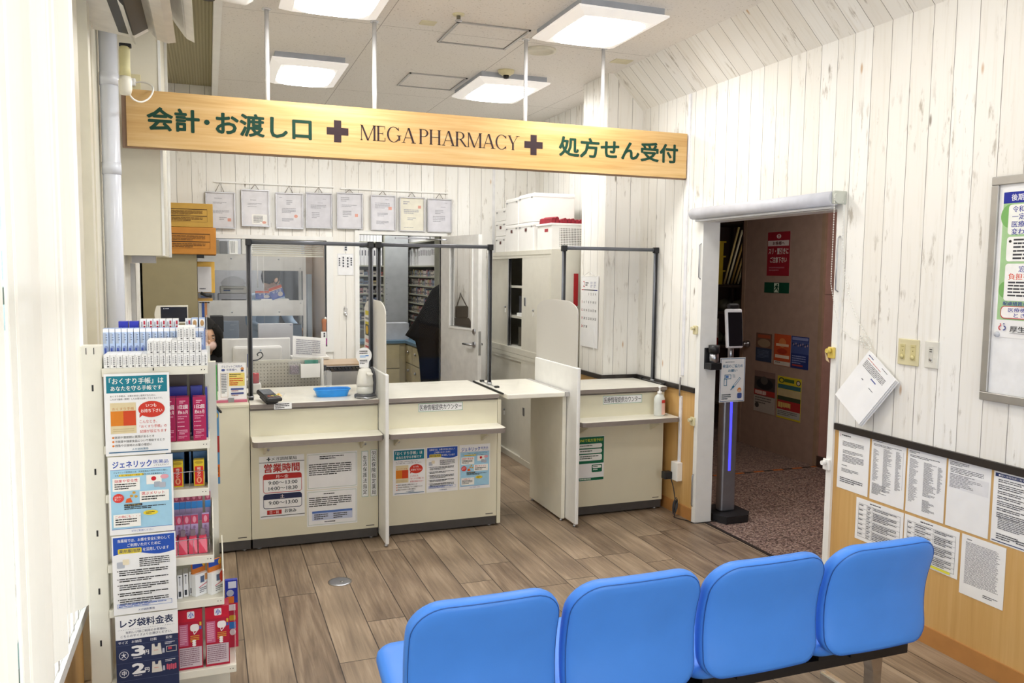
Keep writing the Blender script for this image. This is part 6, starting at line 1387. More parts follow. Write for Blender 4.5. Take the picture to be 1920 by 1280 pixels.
# wall calendar on the pillar side
t = empty('wall_calendar', (2.73, 5.62, 1.6), 'white month calendar hanging on the pillar behind the clear screen', 'calendar')
S = Sheet((2.733, 5.785, 1.638), (0, -1, 0), (0, 0, -1), .30, .545, thick=.003); S.text('2', .13, .07, .09, .085, '#c03040', .01); S.dash(.26, .09, .2, 2, .03, K4); S.dash(.55, .08, .14, 4, .022, '#a9a9c0'); S.dash(.74, .08, .14, 4, .022, '#a9a9c0')
S.rect(.04, .19, .14, .012, '#c03040'); S.rect(.18, .19, .6, .012, '#3a3a40'); S.rect(.78, .19, .18, .012, '#2a3a8a'); d = 1
for r in range(5):
    for c in range(7):
        n = r*7+c-2
        if 1 <= n <= 28: S.text(str(n), .06+.13*c, .235+.115*r, None, .034, '#c03040' if c == 0 else '#33333a', .015); S.k -= 1
S.done('month_sheet', parent=t)
b = MB(mat('calendar wire', '#d0d0d2', .3, .6)); b.tube([(2.729, 5.73, 1.64), (2.729, 5.64, 1.672), (2.729, 5.55, 1.64)], .0012, n=5); b.box(2.7285, 5.52, 1.634, 2.735, 5.76, 1.641, WPLA); b.build('hanger', t)
b = MB(PAPER); y_, z_ = 5.485, 1.093
for k in range(7):
    a0, a1 = k/7, (k+1)/7; f = lambda a: (2.727-.03*math.sin(a*1.4), 5.545-.06*(1-(1-a)**2)+.0, 1.25-.165*a)
    p, q = f(a0), f(a1); b.face([p, q, (q[0]+.004, q[1]-.0, q[2]), (p[0]+.004, p[1], p[2])])
b.build('curled_edge', t)

# ================================================================== ON THE BACK WALL
SILV = mat('silver frame', '#c6c6ca', .3, .7); BW_ = YB-.0012
RAILS = []
for x0, x1, z, lab in ((.058, 1.068, 2.403, 'left white picture rail above the framed certificates'), (1.128, 2.132, 2.395, 'right white picture rail above the framed certificates')):
    b = MB(WPLA); b.box(x0, YB-.014, z-.007, x1, YB-.001, z+.007, bev=.002); tag(b.build('picture_rail', None, ((x0+x1)/2, YB-.007, z)), lab, 'picture rail')
SEAL = '#dfa596'; TX = '#a2a2aa'
def cert(x0, x1, z0, z1, rz, paper, lab, f):
    t = empty('framed_certificate', ((x0+x1)/2, YB-.03, (z0+z1)/2), lab, 'framed certificate', 'framed certificates on the back wall')
    b = MB(SILV); w = .011
    for q in ((x0, z0, x1, z0+w), (x0, z1-w, x1, z1), (x0, z0+w, x0+w, z1-w), (x1-w, z0+w, x1, z1-w)): b.box(q[0], YB-.034, q[1], q[2], YB-.018, q[3], bev=.002)
    b.build('frame', t)
    S = facing(x0+w, x1-w, z0+w, z1-w, YB-.022, base=mat('certificate paper '+paper, paper, .6), thick=.002); f(S); S.done('certificate', parent=t)
    b = MB(mat('hanging cord', '#6b5f58', .6)); xc = (x0+x1)/2; b.tube([(xc-.04, YB-.026, z1-.004), (xc, YB-.016, rz-.005), (xc+.032, YB-.026, z1-.004)], .0028, n=6); b.build('cord', t)
def ce1(S): S.dash(.28, .14, .48, 1, .03, TX); S.dash(.22, .26, .56, 2, .03, TX); S.dash(.12, .50, .76, 3, .035, TX); S.dash(.45, .70, .3, 2, .05, TX); S.rect(.76, .73, .13, .09, SEAL)
def ce2(S):
    S.dash(.3, .26, .4, 1, .03, TX); S.dash(.2, .36, .6, 2, .03, TX); S.dash(.2, .45, .6, 1, .03, TX); S.rect(.36, .68, .60, .29, '#f6f5f2'); S.dash(.42, .72, .4, 6, .035, '#6a6a70'); S.ell(.76, .87, .16, .08, SEAL, 14)
def ce3(S): S.dash(.1, .10, .2, 1, .03, TX); S.dash(.38, .18, .26, 3, .05, TX); S.dash(.2, .42, .6, 4, .04, TX); S.ell(.68, .60, .15, .10, SEAL, 14); S.dash(.2, .72, .5, 3, .035, TX)
def ce4(S): S.dash(.66, .14, .22, 1, .03, TX); S.dash(.45, .26, .35, 1, .03, TX); S.dash(.16, .33, .7, 3, .04, TX); S.dash(.2, .55, .35, 4, .05, TX)
def ce5(S): S.dash(.12, .10, .4, 3, .05, TX); S.dash(.16, .32, .7, 2, .04, TX); S.dash(.2, .5, .4, 4, .05, TX); S.rect(.72, .58, .13, .09, SEAL)
def ce6(S): S.dash(.6, .09, .26, 1, .03, TX); S.dash(.14, .2, .72, 5, .035, TX); S.rect(.74, .31, .15, .09, SEAL); S.dash(.25, .5, .5, 3, .04, TX); S.dash(.2, .74, .6, 3, .04, TX)
def ce7(S): S.dash(.12, .1, .3, 2, .06, TX); S.rect(.76, .22, .13, .09, SEAL); S.dash(.15, .35, .7, 3, .05, TX); S.dash(.3, .6, .4, 2, .05, TX); S.dash(.15, .9, .7, 1, .03, TX)
def ce8(S): S.dash(.72, .09, .2, 1, .03, TX); S.dash(.55, .22, .35, 1, .03, TX); S.dash(.3, .32, .4, 3, .05, TX); S.dash(.2, .52, .6, 4, .05, TX)
for (x0, x1, z0, z1), rz, pp, f, lab in (
    ((-.013, .228, 2.007, 2.318), 2.40, '#dcdbe0', ce1, 'framed certificate with square red seal low at right, behind the cardboard boxes'),
    ((.277, .511, 2.032, 2.350), 2.40, '#e2e1e6', ce2, 'framed certificate with a white insert slip in its lower right corner'),
    ((.562, .800, 2.019, 2.334), 2.40, '#dcdbe0', ce3, 'framed certificate with a round red seal right of its middle'),
    ((.820, 1.053, 2.031, 2.346), 2.40, '#d2d1d8', ce4, 'greyest framed certificate without a seal, at the end of the left rail'),
    ((1.093, 1.326, 2.034, 2.358), 2.393, '#d9d8de', ce5, 'framed certificate at the start of the right rail, red seal low at right'),
    ((1.398, 1.628, 2.028, 2.350), 2.393, '#dddce2', ce6, 'framed certificate with a red seal high at right, second on the right rail'),
    ((1.664, 1.904, 2.026, 2.344), 2.393, '#e6e2d2', ce7, 'framed certificate on yellowish paper above the dispensary doorway'),
    ((1.929, 2.168, 2.026, 2.340), 2.393, '#d6d5dc', ce8, 'framed certificate at the far right end, above the open white door')): cert(x0, x1, z0, z1, rz, pp, lab, f)
S = facing(1.100, 1.243, 1.617, 1.812, BW_, base=mat('clear notice sleeve', '#e9e9ec', .25), thick=.004); S.rrect(.05, .05, .90, .90, '#f4f4f6', .05)
for x, h, y in ((.12, .40, .18), (.36, .52, .12), (.64, .52, .14), (.86, .4, .16)):
    for k in range(4): S.rect(x-.05, y+k*h/4+.02, .10, h/4*.7, '#4e4e56')
S.line(.27, .1, .27, .68, '#b9b9c0', .012); S.line(.50, .1, .50, .68, '#b9b9c0', .012); S.line(.75, .1, .75, .68, '#b9b9c0', .012); S.done('name_notice', 'clear sleeved notice with upright handwriting between window and doorway', 'notice')
S = facing(1.158, 1.192, 1.832, 1.912, BW_, thick=.003); S.rect(.2, .1, .6, .3, '#3a3a40'); S.rect(.2, .45, .6, .2, '#3a3a40'); S.rect(.2, .7, .6, .2, '#3a3a40'); S.done('name_tag', 'small narrow plate with black characters above the clear sleeved notice', 'plate')
t = empty('wall_hook', (1.17, YB, 1.28), 'small chrome turn latch on the planks between window and doorway', 'latch')
b = MB(CHROME); b.lathe([(.001, -.006), (.016, -.006), (.018, 0)], (1.168, YB-.001, 1.265), axis='y', n=18); b.tube([(1.168, YB-.008, 1.268), (1.172, YB-.02, 1.262), (1.172, YB-.022, 1.235)], .007, n=10); b.build('knob', t)
b = MB(METAL); b.tube([(1.168+.016*math.cos(q), YB-.008, 1.305+.016*math.sin(q)) for q in [math.radians(30*k) for k in range(13)]], .0018, n=6); b.build('ring', t)
t = empty('hanging_ornament', (.976, 7.5, 1.1), 'small orange ornament with a white top hung at the inner window frame', 'ornament')
b = MB(mat('orange plush', '#b0672a', .8)); b.lathe([(.001, 0), (.016, .005), (.02, .03), (.019, .075), (.024, .09), (.022, .115), (.001, .125)], (.976, 7.500, 1.10), n=16, sy=.8); b.build('body', t)
b = MB(WPLA); b.lathe([(.001, 0), (.012, .004), (.013, .015), (.001, .024)], (.988, 7.500, 1.215), n=12); b.build('cap', t)
S = facing(.944, 1.0, .985, 1.045, 7.49, base=ink('#a0308a'), thick=.004); S.rect(.3, .15, .35, .7, '#d8a0d0'); S.done('name_card', 'purple card standing on the window sill', 'card')
S = facing(.946, .995, 1.046, 1.105, 7.49, thick=.004); S.rect(.45, .15, .3, .3, '#2f2f34'); S.rect(.45, .5, .3, .35, '#2f2f34'); S.done('name_card', 'white card with black characters standing above the purple card', 'card')
t = empty('venetian_blind', (.68, 7.62, 1.84), 'cream venetian blind pulled up at the top of the inner window', 'blind')
CR = mat('cream blind slat', '#d9d4bf', .45)
for k in range(6): part('slat', CR, t, (.372, 7.605, 1.795+k*.0185, .985, 7.645, 1.804+k*.0185))
part('bottom_bar', mat('blind bar cream', '#e6e2d0', .4), t, (.372, 7.605, 1.778, .988, 7.645, 1.790)); part('head_rail', CR, t, (.372, 7.605, 1.905, .985, 7.65, 1.93))
b = MB(WPLA); b.tube([(.41, 7.60, 1.78), (.412, 7.60, 1.50)], .004, n=6); b.tube([(.462, 7.60, 1.78), (.464, 7.60, 1.0)], .0015, n=5); b.build('cord', t)

# ================================================================== DISPENSARY SEEN THROUGH THE WINDOW
t = empty('white_work_shelf', (.25, 8.05, 0), 'white open work shelf with screwed boards behind the staff window', 'shelf unit')
WS = mat('white shelf board', '#e6e6e3', .4)
for z0, z1 in ((1.225, 1.372), (1.650, 1.785)): part('front_board', WS, t, (-.45, 8.0, z0, .845, 8.02, z1))
for z in (1.236, 1.660): part('shelf_plate', WS, t, (-.45, 8.02, z, .845, 8.42, z+.018))
for x in (.845, -.47): part('upright', WS, t, (x, 7.995, 0, x+.028, 8.03, 1.80)); part('upright', WS, t, (x, 8.39, 0, x+.028, 8.42, 1.80))
part('worktop', mat('dark worktop', '#3c3b3d', .5), t, (-.45, 8.0, .90, .845, 8.42, .93)); part('top_plate', WS, t, (-.45, 8.0, 1.785, .873, 8.42, 1.80))
b = MB(METAL)
for z in (1.262, 1.758):
    for x in (.20, .625): b.lathe([(.001, -.003), (.008, -.003), (.008, 0)], (x, 8.0, z), axis='y', n=12)
for z in (1.345, 1.675): b.lathe([(.001, -.003), (.006, -.003), (.006, 0)], (.822, 8.0, z), axis='y', n=12)
b.build('screw', t)
tag(part('grey_box', mat('dispensary grey box', '#8f8c82', .5), None, (-.02, 8.05, 1.8005, .10, 8.35, 1.93)), 'grey brown box on top of the white work shelf beside the cardboard boxes', 'box')
tag(part('grey_box', mat('dispensary slate box', '#7f8084', .5), None, (.105, 8.1, 1.8005, .175, 8.35, 1.92)), 'slate grey box on top of the white work shelf next to the speaker', 'box')
t = empty('speaker_box', (.215, 8.1, 1.8), 'white box with rows of small holes on top of the white work shelf', 'speaker')
b = MB([WPLA]); b.box(.185, 8.05, 1.8005, .262, 8.2, 1.925, 0, bev=.004); b.build('case', t)
b = MB(CAP)
for i in range(3):
    for j in range(9): b.box(.200+.014*i, 8.0485, 1.815+.012*j, .207+.014*i, 8.0495, 1.821+.012*j)
b.build('holes', t)
tag(part('wall_unit', mat('pale unit', '#c9c8c2', .5), None, (.30, 8.1, 1.8005, .84, 8.38, 1.99), bev=.005), 'pale long unit on top of the white work shelf behind the venetian blind', 'unit')
def maskbox(cx, cy, z, w, h, rot, lab):
    t = empty('mask_carton', (cx, cy, z), lab, 'carton'); M_ = Matrix.Translation((cx, cy, z)) @ Matrix.Rotation(rot, 4, 'Y')
    b = MB(mat('white carton', '#f3f3f3', .45, var=.01)); b.box(-w/2, -.04, 0, w/2, .04, h, M=M_)
    S = Sheet(M_ @ Vector((-w/2, -.0402, h)), M_.to_3x3() @ Vector((1, 0, 0)), M_.to_3x3() @ Vector((0, 0, -1)), w, h, base=False); S.mb = b
    S.rect(0, .0, 1, .24, '#d0502f'); S.rect(0, .24, 1, .06, '#f2d8c8'); S.rect(0, .30, 1, .70, '#3a55a8'); S.text('マスク', .18, .34, .70, .20, '#e9ecf4', .03); S.rrect(.12, .58, .36, .3, '#6a74b8', .05); S.ell(.52, .52, .38, .4, '#c9c2c4'); b.build('carton', t)
maskbox(.485, 8.10, 1.384, .145, .075, 0, 'red topped blue mask carton standing flat on the white work shelf'); maskbox(.625, 8.08, 1.392, .125, .115, math.radians(-20), 'tilted orange topped mask carton leaning on the white work shelf')
tag(part('white_tray', WPLA, None, (.46, 8.05, 1.2545, .72, 8.2, 1.383), bev=.004), 'white tray box under the two mask cartons', 'tray')
for (x0, y0, z0, x1, y1, z1), h, lab in (((.08, 8.1, 1.2545, .36, 8.38, 1.43), '#a7a9b0', 'grey printer body on the white work shelf left of the mask cartons'), ((.10, 8.12, 1.4305, .34, 8.36, 1.50), '#c5c5c0', 'pale lid unit lying on the grey printer'), ((-.10, 8.1, 1.2545, .05, 8.36, 1.56), '#8f9298', 'slate grey machine at the left of the white work shelf')):
    t = empty('printer_unit', ((x0+x1)/2, (y0+y1)/2, z0), lab, 'printer'); part('case', mat('machine '+h, h, .45), t, (x0, y0, z0, x1, y1, z1), bev=.012); part('slot', CAP, t, (x0+.03, y0-.001, z0+.6*(z1-z0), x1-.03, y0+.002, z0+.7*(z1-z0))); part('plate', ink('#5a6a90'), t, (x0+.03, y0-.0015, z0+.35*(z1-z0), x0+.09, y0+.002, z0+.5*(z1-z0)))
t = empty('clear_bag', (.23, 8.14, 1.5), 'crumpled clear plastic bag on top of the grey printer', 'bag')
b = MB(PVC); b.lathe([(.001, 0), (.10, .0), (.115, .03), (.08, .07), (.03, .09), (.001, .095)], (.22, 8.18, 1.501), n=12, sy=.6); b.build('bag', t)
tag(part('dark_machine', mat('dark machine', '#45464c', .5), None, (.70, 9.25, 0, .98, 9.55, 1.72), bev=.01), 'tall dark machine behind the person in the dispensary', 'machine')
for x0, x1, z1, h, lab in ((.90, .94, 1.62, '#a9b6c0', 'pale tall file stack right of the white work shelf'), (.74, .84, 1.13, '#6f8298', 'blue grey bottles box on the worktop at the right end')):
    tag(part('file_stack', mat('stack '+h, h, .5), None, (x0, 8.1, .931, x1, 8.3, z1)), lab, 'files')
tag(part('rear_cupboard', mat('rear cupboard grey', '#a5a6aa', .5), None, (-.4, 10.2, 0, 1.4, 10.7, 2.2)), 'grey cupboard along the far wall of the dispensary', 'cupboard')

# ================================================================== MEDICINE ROOM SEEN THROUGH THE DOORWAY
def medshelf(name, axis, a0, a1, d0, d1, levels, lab, files=()):
    t = empty(name, ((a0+a1)/2, d0, 0) if axis == 'x' else (d0, (a0+a1)/2, 0), lab, 'medicine shelf'); SC_ = mat('grey green shelf', '#a5a698', .5)
    bx = (lambda p, q, r, s_, z0, z1: (p, r, z0, q, s_, z1)) if axis == 'x' else (lambda p, q, r, s_, z0, z1: (r, p, z0, s_, q, z1))
    for q in ((a0, a0+.015), (a1-.015, a1)): part('side', SC_, t, bx(q[0], q[1], d0, d1, levels[0], levels[-1]+.28))
    part('back', mat('shelf back', '#5a5b58', .6), t, bx(a0, a1, d1-.01, d1, levels[0], levels[-1]+.28))
    for z in levels: part('shelf', SC_, t, bx(a0+.015, a1-.015, d0, d1-.01, z-.014, z))
    part('top', SC_, t, bx(a0, a1, d0, d1, levels[-1]+.28, levels[-1]+.295)); return t
LV = [1.02+.098*k for k in range(7)] + [1.72, 1.98]
medshelf('medicine_shelf', 'x', 1.45, 1.84, 9.0, 9.3, LV, 'medicine shelf facing the doorway, behind the white divider')
medshelf('medicine_shelf', 'y', 7.95, 9.28, 2.13, 2.45, LV, 'long medicine shelf along the right side of the medicine room')
rr = random.Random(21); PAL = ['#c9c4c0', '#b9a9b0', '#8fa0b8', '#d8d2cc', '#a8b09a', '#c08a90', '#7a8cb0', '#c9b98a', '#9a9aa0', '#e0dcd8']
PROTO = {}
def medbox(h):
    if h not in PROTO:
        b = MB(mat('medicine box '+h, h, .5, var=.08)); b.box(-.5, -.5, 0, .5, .5, 1); b.box(-.4, -.51, .2, .3, -.499, .5, ink('#6a6a72')); b.box(-.51, -.4, .2, -.499, .3, .5, ink('#6a6a72')); o = b.build('medicine_box', None, (0, 0, 0)); PROTO[h] = [o, False]
    o, used = PROTO[h]
    if used: o = o.copy(); COL.objects.link(o)
    PROTO[h][1] = True; return o
nb = 0
for z in LV[:7]:
    a = 1.475
    while a < 1.80:
        w = rr.uniform(.035, .06); h = '#c04a34' if (z > 1.55 and a > 1.72) else rr.choice(PAL); o = medbox(h); o.scale = (w*.9, .10, rr.uniform(.035, .07)); o.location = (a+w/2, 9.09, z)
        tag(o, 'small medicine box on the narrow shelf behind the white divider', 'medicine box', 'medicine boxes on the narrow shelf'); a += w
    a = 7.98
    while a < 9.24:
        w = rr.uniform(.04, .075); o = medbox(rr.choice(PAL)); o.scale = (.10, w*.9, rr.uniform(.04, .072)); o.location = (2.21, a+w/2, z)
        tag(o, 'small medicine box on the long side shelf of the medicine room', 'medicine box', 'medicine boxes on the long shelf'); a += w
FP = None
for z, hh in ((1.72, .20), (1.98, .17)):
    for axis, a0, a1, st_ in (('x', 1.475, 1.80, .034), ('y', 7.99, 9.2, .046)):
        a = a0
        while a < a1:
            if rr.random() < .14: a += st_*1.6; continue
            if FP is None:
                b = MB(mat('white binder', '#e2e3e6', .45)); b.box(-.5, -.5, 0, .5, .5, 1); b.box(-.2, -.502, .55, .2, -.499, .85, ink('#4a4a55')); b.box(-.502, -.2, .55, -.499, .2, .85, ink('#4a4a55')); FP = b.build('binder', None, (0, 0, 0)); o = FP
            else: o = FP.copy(); COL.objects.link(o)
            if axis == 'x': o.scale = (st_*.9, .2, hh*rr.uniform(.9, 1)); o.location = (a+st_/2, 9.12, z); tag(o, 'white binder on the two top levels of the narrow medicine shelf', 'binder', 'binders on the narrow shelf')
            else: o.scale = (.22, st_*.9, hh*rr.uniform(.9, 1)); o.location = (2.26, a+st_/2, z); tag(o, 'white binder on the two top levels of the long medicine shelf', 'binder', 'binders on the long shelf')
            a += st_
t = empty('tall_grey_cabinet', (1.99, 9.2, 0), 'plain grey cabinet end panel between the two medicine shelves', 'cabinet'); part('body', mat('grey end panel', '#a9adb0', .45), t, (1.85, 9.05, 0, 2.115, 9.35, 2.30))
b = MB(CAP)
for k in range(9): b.lathe([(.001, -.001), (.004, -.001), (.004, 0)], (1.872, 9.05, 1.1+.06*k), axis='y', n=8)
b.build('peg_hole', t)
t = empty('drawer_counter', (2.2, 8.5, 0), 'cream drawer counter with a blue top along the medicine room', 'drawer unit'); DRW = mat('cream drawer front', '#c2b894', .5); BT = mat('blue counter top', '#5d7f96', .35)
part('carcass', mat('cream carcass', '#b3aa8a', .55), t, (2.02, 7.72, .05, 2.45, 9.04, .88)); part('top', BT, t, (1.99, 7.70, .88, 2.45, 9.04, .91)); part('carcass', mat('cream carcass', '#b3aa8a', .55), t, (1.40, 8.68, .05, 2.0, 9.04, .88)); part('top', BT, t, (1.38, 8.64, .88, 1.99, 9.04, .91))
for i, y in enumerate((7.76, 8.08, 8.40)):
    for j in range(4):
        z = .08+.198*j; d = part('drawer', DRW, t, (2.004, y, z, 2.02, y+.30, z+.188), bev=.003); b = MB(METAL); b.tube([(2.004, y+.15, z+.12), (1.985, y+.15, z+.118)], .014, n=10); b.build('knob', d)
for j in range(3):
    z = .08+.265*j; part('door', DRW, t, (1.47, 8.664, z, 1.93, 8.68, z+.255), bev=.003)
tag(part('paper_pile', mat('paper pile', '#c9ccd2', .6), None, (1.78, 8.78, .9105, 2.06, 8.98, 1.09)), 'tall pile of white paper on the corner of the blue topped counter', 'papers')
tag(part('paper_pile', mat('paper pile', '#c9ccd2', .6), None, (2.03, 7.95, .9105, 2.11, 8.3, .96)), 'low pile of papers on the long part of the blue topped counter', 'papers')
# notice on the frosted divider
S = Sheet((.9735, 5.425, 1.42), (0, -1, 0), (0, 0, -1), .42, .36, thick=.0006); S.rect(0, 0, 1, 1, '#e3e1de'); S.rect(.05, .06, .35, .08, '#d8c840'); S.rect(.05, .18, .4, .04, '#8a8a90'); S.rect(.05, .26, .45, .05, '#d8c840'); S.rect(.05, .31, .45, .2, '#4a4a3c')
S.ell(.1, .33, .2, .16, '#d8b030', 16); S.rect(.05, .56, .6, .12, '#e8d8d4'); S.rect(.08, .58, .4, .06, '#c87a74'); S.rect(.05, .70, .5, .25, '#b0303a'); S.dash(.08, .73, .4, 4, .05, '#e8c8c4'); S.done('poster', 'yellow and red notice taped to the frosted divider behind the hand dispenser', 'notice')
# black smock behind the open door
t = empty('black_smock', (2.1, 7.68, .6), 'black smock hanging in the dispensary doorway beside the open white door', 'smock'); SM = mat('black cloth', '#151517', .95, spec=.1, var=.2, scale=5)
b = MB(SM); fr = [(2.20, 1.53), (2.10, 1.535), (2.03, 1.49), (1.90, 1.25), (1.765, 1.045), (1.865, .985), (1.90, .83), (1.92, .58), (2.40, .58), (2.38, 1.0), (2.34, 1.35)]; n = len(fr); cxs, czs = 2.12, 1.0
def fold(x, z): return .022*math.sin(x*26+z*3)*(1.6-z)
rings = []
for s, dy in ((.3, -.045), (.7, -.04), (.93, -.025), (1, .0), (.93, .02), (.7, .03), (.3, .035)):
    ring = []
    for (xa, za), (xb, zb) in zip(fr, fr[1:]+fr[:1]):
        for k in range(4):
            x, z_ = xa+(xb-xa)*k/4, za+(zb-za)*k/4; x, z_ = cxs+(x-cxs)*s, czs+(z_-czs)*s; ring.append(b.bm.verts.new((x, 7.68+dy+fold(x, z_)*(1 if dy < 0 else 0), z_)))
    rings.append(ring)
for A, B_ in zip(rings, rings[1:]):
    for k in range(len(A)): f = b.bm.faces.new((A[k], A[(k+1) % len(A)], B_[(k+1) % len(A)], B_[k])); f.smooth = True
b.bm.faces.new(rings[0]); b.bm.faces.new(rings[-1]); b.build('cloth', t)
b = MB(CAP); b.tube([(2.12, 7.68, 1.52), (2.12, 7.68, 1.60), (2.13, 7.66, 1.62), (2.14, 7.60, 1.62)], .006, n=8); b.build('hanger_hook', t)
t = empty('black_bag', (2.25, 7.44, 1.0), 'black bag hanging on the planks, seen through the glass of the open door', 'bag'); BGM = mat('black bag cloth', '#1c1c1e', .7, spec=.2, var=.3)
b = MB(BGM); b.lathe([(.001, 0), (.10, .0), (.125, .05), (.13, .14), (.10, .22), (.085, .24), (.001, .245)], (2.245, 7.435, .98), n=20, sy=.42); b.build('bag_body', t)
b = MB(BGM); b.box(2.20, 7.41, 1.222, 2.32, 7.47, 1.335, bev=.012); b.build('bag_flap', t)
b = MB(CAP); b.tube([(2.21, 7.44, 1.33), (2.25, 7.47, 1.42), (2.26, 7.494, 1.46), (2.27, 7.47, 1.42), (2.31, 7.44, 1.33)], .006, n=8); b.build('bag_strap', t)

# ================================================================== CORRIDOR CONTENTS
PX = 4.9485
def cposter(y0, y1, z0, z1, lab, f, base=None):
    S = onright(y0, y1, z0, z1, PX, base=base); f(S); S.done('poster', lab, 'poster')
def q_red(S):
    R_ = '#9c2030'; S.rect(0, 0, 1, 1, R_); S.ell(.40, .05, .2, .10, '#e6d8d4'); S.rect(.475, .065, .05, .045, R_); S.rect(.475, .122, .05, .015, R_); S.rect(.02, .195, .93, .125, '#e0d4d0'); S.text('お客様へ', .24, .215, .52, .085, '#5a2028', .03)
    S.text('スリ・置引きに', .06, .37, .88, .14, '#e8dcd6', .03); S.text('ご注意下さい', .14, .57, .74, .13, '#e8dcd6', .03); S.dash(.1, .80, .75, 2, .06, '#b8707a')
def q_exit(S):
    G_ = '#0e4a34'; S.rect(0, 0, 1, 1, G_); S.rect(.40, .05, .20, .90, '#cfe0cc'); F = '#0e4a34'; S.ell(.50, .14, .06, .14, F, 12); S.poly([(.45, .30), (.53, .28), (.55, .55), (.48, .58)], F); S.line(.46, .34, .42, .52, F, .025); S.line(.53, .34, .585, .46, F, .025); S.line(.50, .56, .43, .70, F, .03); S.line(.43, .70, .42, .86, F, .028); S.line(.52, .55, .56, .72, F, .03); S.line(.56, .72, .59, .88, F, .028)
def q_a(S): S.rect(0, 0, 1, .52, '#7a5a4a'); S.ell(.1, .2, .8, .3, '#a08a70'); S.rect(.1, .05, .8, .12, '#b05a3c'); S.rect(0, .52, 1, .48, '#3a4660'); S.dash(.1, .6, .8, 6, .05, '#6a7690')
def q_b(S): S.rect(0, 0, 1, 1, '#c0502c'); S.rect(.03, .02, .94, .83, '#cf5a30'); S.ell(.28, .12, .44, .3, '#e08a50'); S.rect(.12, .30, .76, .08, '#e9c8a8'); S.ell(.2, .45, .6, .18, '#b03a24'); S.rect(.08, .66, .84, .1, '#f0dcc8'); S.rect(.02, .86, .96, .13, '#d8d0c4'); S.dash(.1, .89, .5, 1, .05, '#6a5a50')
def q_c(S): S.rect(0, 0, 1, 1, '#2a3a7a'); S.rect(.05, .03, .9, .09, '#8a94c4'); S.rect(0, .14, 1, .4, '#4a5a94')
def q_c2(S):
    q_c(S)
    for k in range(14): S.ell(.05+.065*k, .2+.03*(k % 3), .06, .06, '#b8a0a8' if k % 2 else '#2a2a4a', 10)
    S.dash(.08, .60, .84, 4, .07, '#8a94c4'); S.rect(.1, .88, .6, .05, '#b04a4a')
def q_d(S): S.rect(0, 0, 1, 1, '#4a4240'); S.rect(.0, .0, 1, .14, '#8a7068'); S.ell(.1, .16, .8, .28, '#2a2a2e'); S.ell(.3, .12, .35, .2, '#5a5652'); S.rect(0, .46, 1, .13, '#b03a34'); S.dash(.05, .48, .9, 1, .18, '#e0c8c0'); S.rect(0, .60, 1, .40, '#b8b0a8'); S.dash(.06, .64, .85, 3, .06, '#6a6460'); S.ell(.06, .78, .2, .13, '#4a4644')
def q_e(S): S.rect(0, 0, 1, 1, '#d8c830'); S.ell(.05, .03, .25, .13, '#3a5a3a'); S.ell(.10, .06, .15, .08, '#d8c830'); S.rect(.3, .05, .4, .08, '#4a6a3a'); S.ell(.78, .04, .18, .13, '#3a3a34'); S.ell(.81, .06, .12, .09, '#d8d0c0'); S.rect(.03, .19, .94, .10, '#3c6a70'); S.rect(.02, .30, .96, .2, '#c9b98a'); S.rect(.02, .47, .96, .1, '#3f4a34'); S.rect(.02, .57, .96, .22, '#b03434'); S.dash(.06, .62, .88, 1, .24, '#e0c070'); S.rect(.02, .79, .96, .17, '#b8b8b0'); S.dash(.05, .82, .88, 3, .04, '#6a6a64')
for y0, y1, z0, z1, lab, f in ((6.394, 6.077, 1.655, 2.059, 'dark red pickpocket warning poster on the beige corridor door', q_red), (6.421, 6.067, 1.495, 1.592, 'green running man exit sign on the beige corridor door', q_exit),
    (6.514, 6.276, .838, 1.107, 'brown and slate event poster, left of the upper three on the beige corridor door', q_a), (6.246, 6.013, .827, 1.117, 'orange event poster, middle of the upper three on the beige corridor door', q_b), (6.008, 5.773, .826, 1.115, 'blue event poster, right of the upper three on the beige corridor door', q_c2),
    (6.517, 6.208, .351, .744, 'dark poster with a red band, lower left on the beige corridor door', q_d), (6.177, 5.848, .344, .733, 'yellow bordered poster, lower right on the beige corridor door', q_e)): cposter(y0, y1, z0, z1, lab, f)
t = empty('floor_tape', (4.0, 5.63, 0), 'orange and black striped tape across the granite floor', 'floor tape'); b = MB([CAP]); x = 3.4; k = 0
while x < 4.95: b.box(x, 5.615, -.004, x+.10, 5.645, -.0032, mat('orange tape', '#c8702c', .5) if k % 2 else mat('dark tape', '#3a342e', .6)); x += .10; k += 1
b.build('tape', t)
t = empty('storage_rack', (5.2, 7.2, 0), 'dark metal storage rack in the corridor recess left of the beige door', 'storage rack'); DM = mat('dark rack metal', '#4a4038', .5)
for x in (5.0, 5.44):
    for y in (6.83, 7.62): part('upright', DM, t, (x, y, -.003, x+.03, y+.03, 2.4))
for z in (.3, .9, 1.25, 1.53, 2.18): part('rack_shelf', DM, t, (5.0, 6.83, z, 5.47, 7.65, z+.025))
for k in range(3):
    t = empty('yellow_bin', (5.1, 7.3, 1.556+.155*k), ('yellow plastic bin, bottom of the stack on the corridor storage rack', 'yellow plastic bin, middle of the stack on the corridor storage rack', 'yellow plastic bin, top of the stack on the corridor storage rack')[k], 'bin'); z = 1.5555+.152*k
    b = MB(mat('yellow bin', '#d8b82e', .4)); b.prism([(5.03, 7.36, z), (5.03, 7.55, z), (5.02, 7.57, z+.14), (5.02, 7.34, z+.14)], (.10, 0, 0)); b.box(5.01, 7.325, z+.135, 5.14, 7.585, z+.151); b.build('bin', t)
rr = random.Random(4)
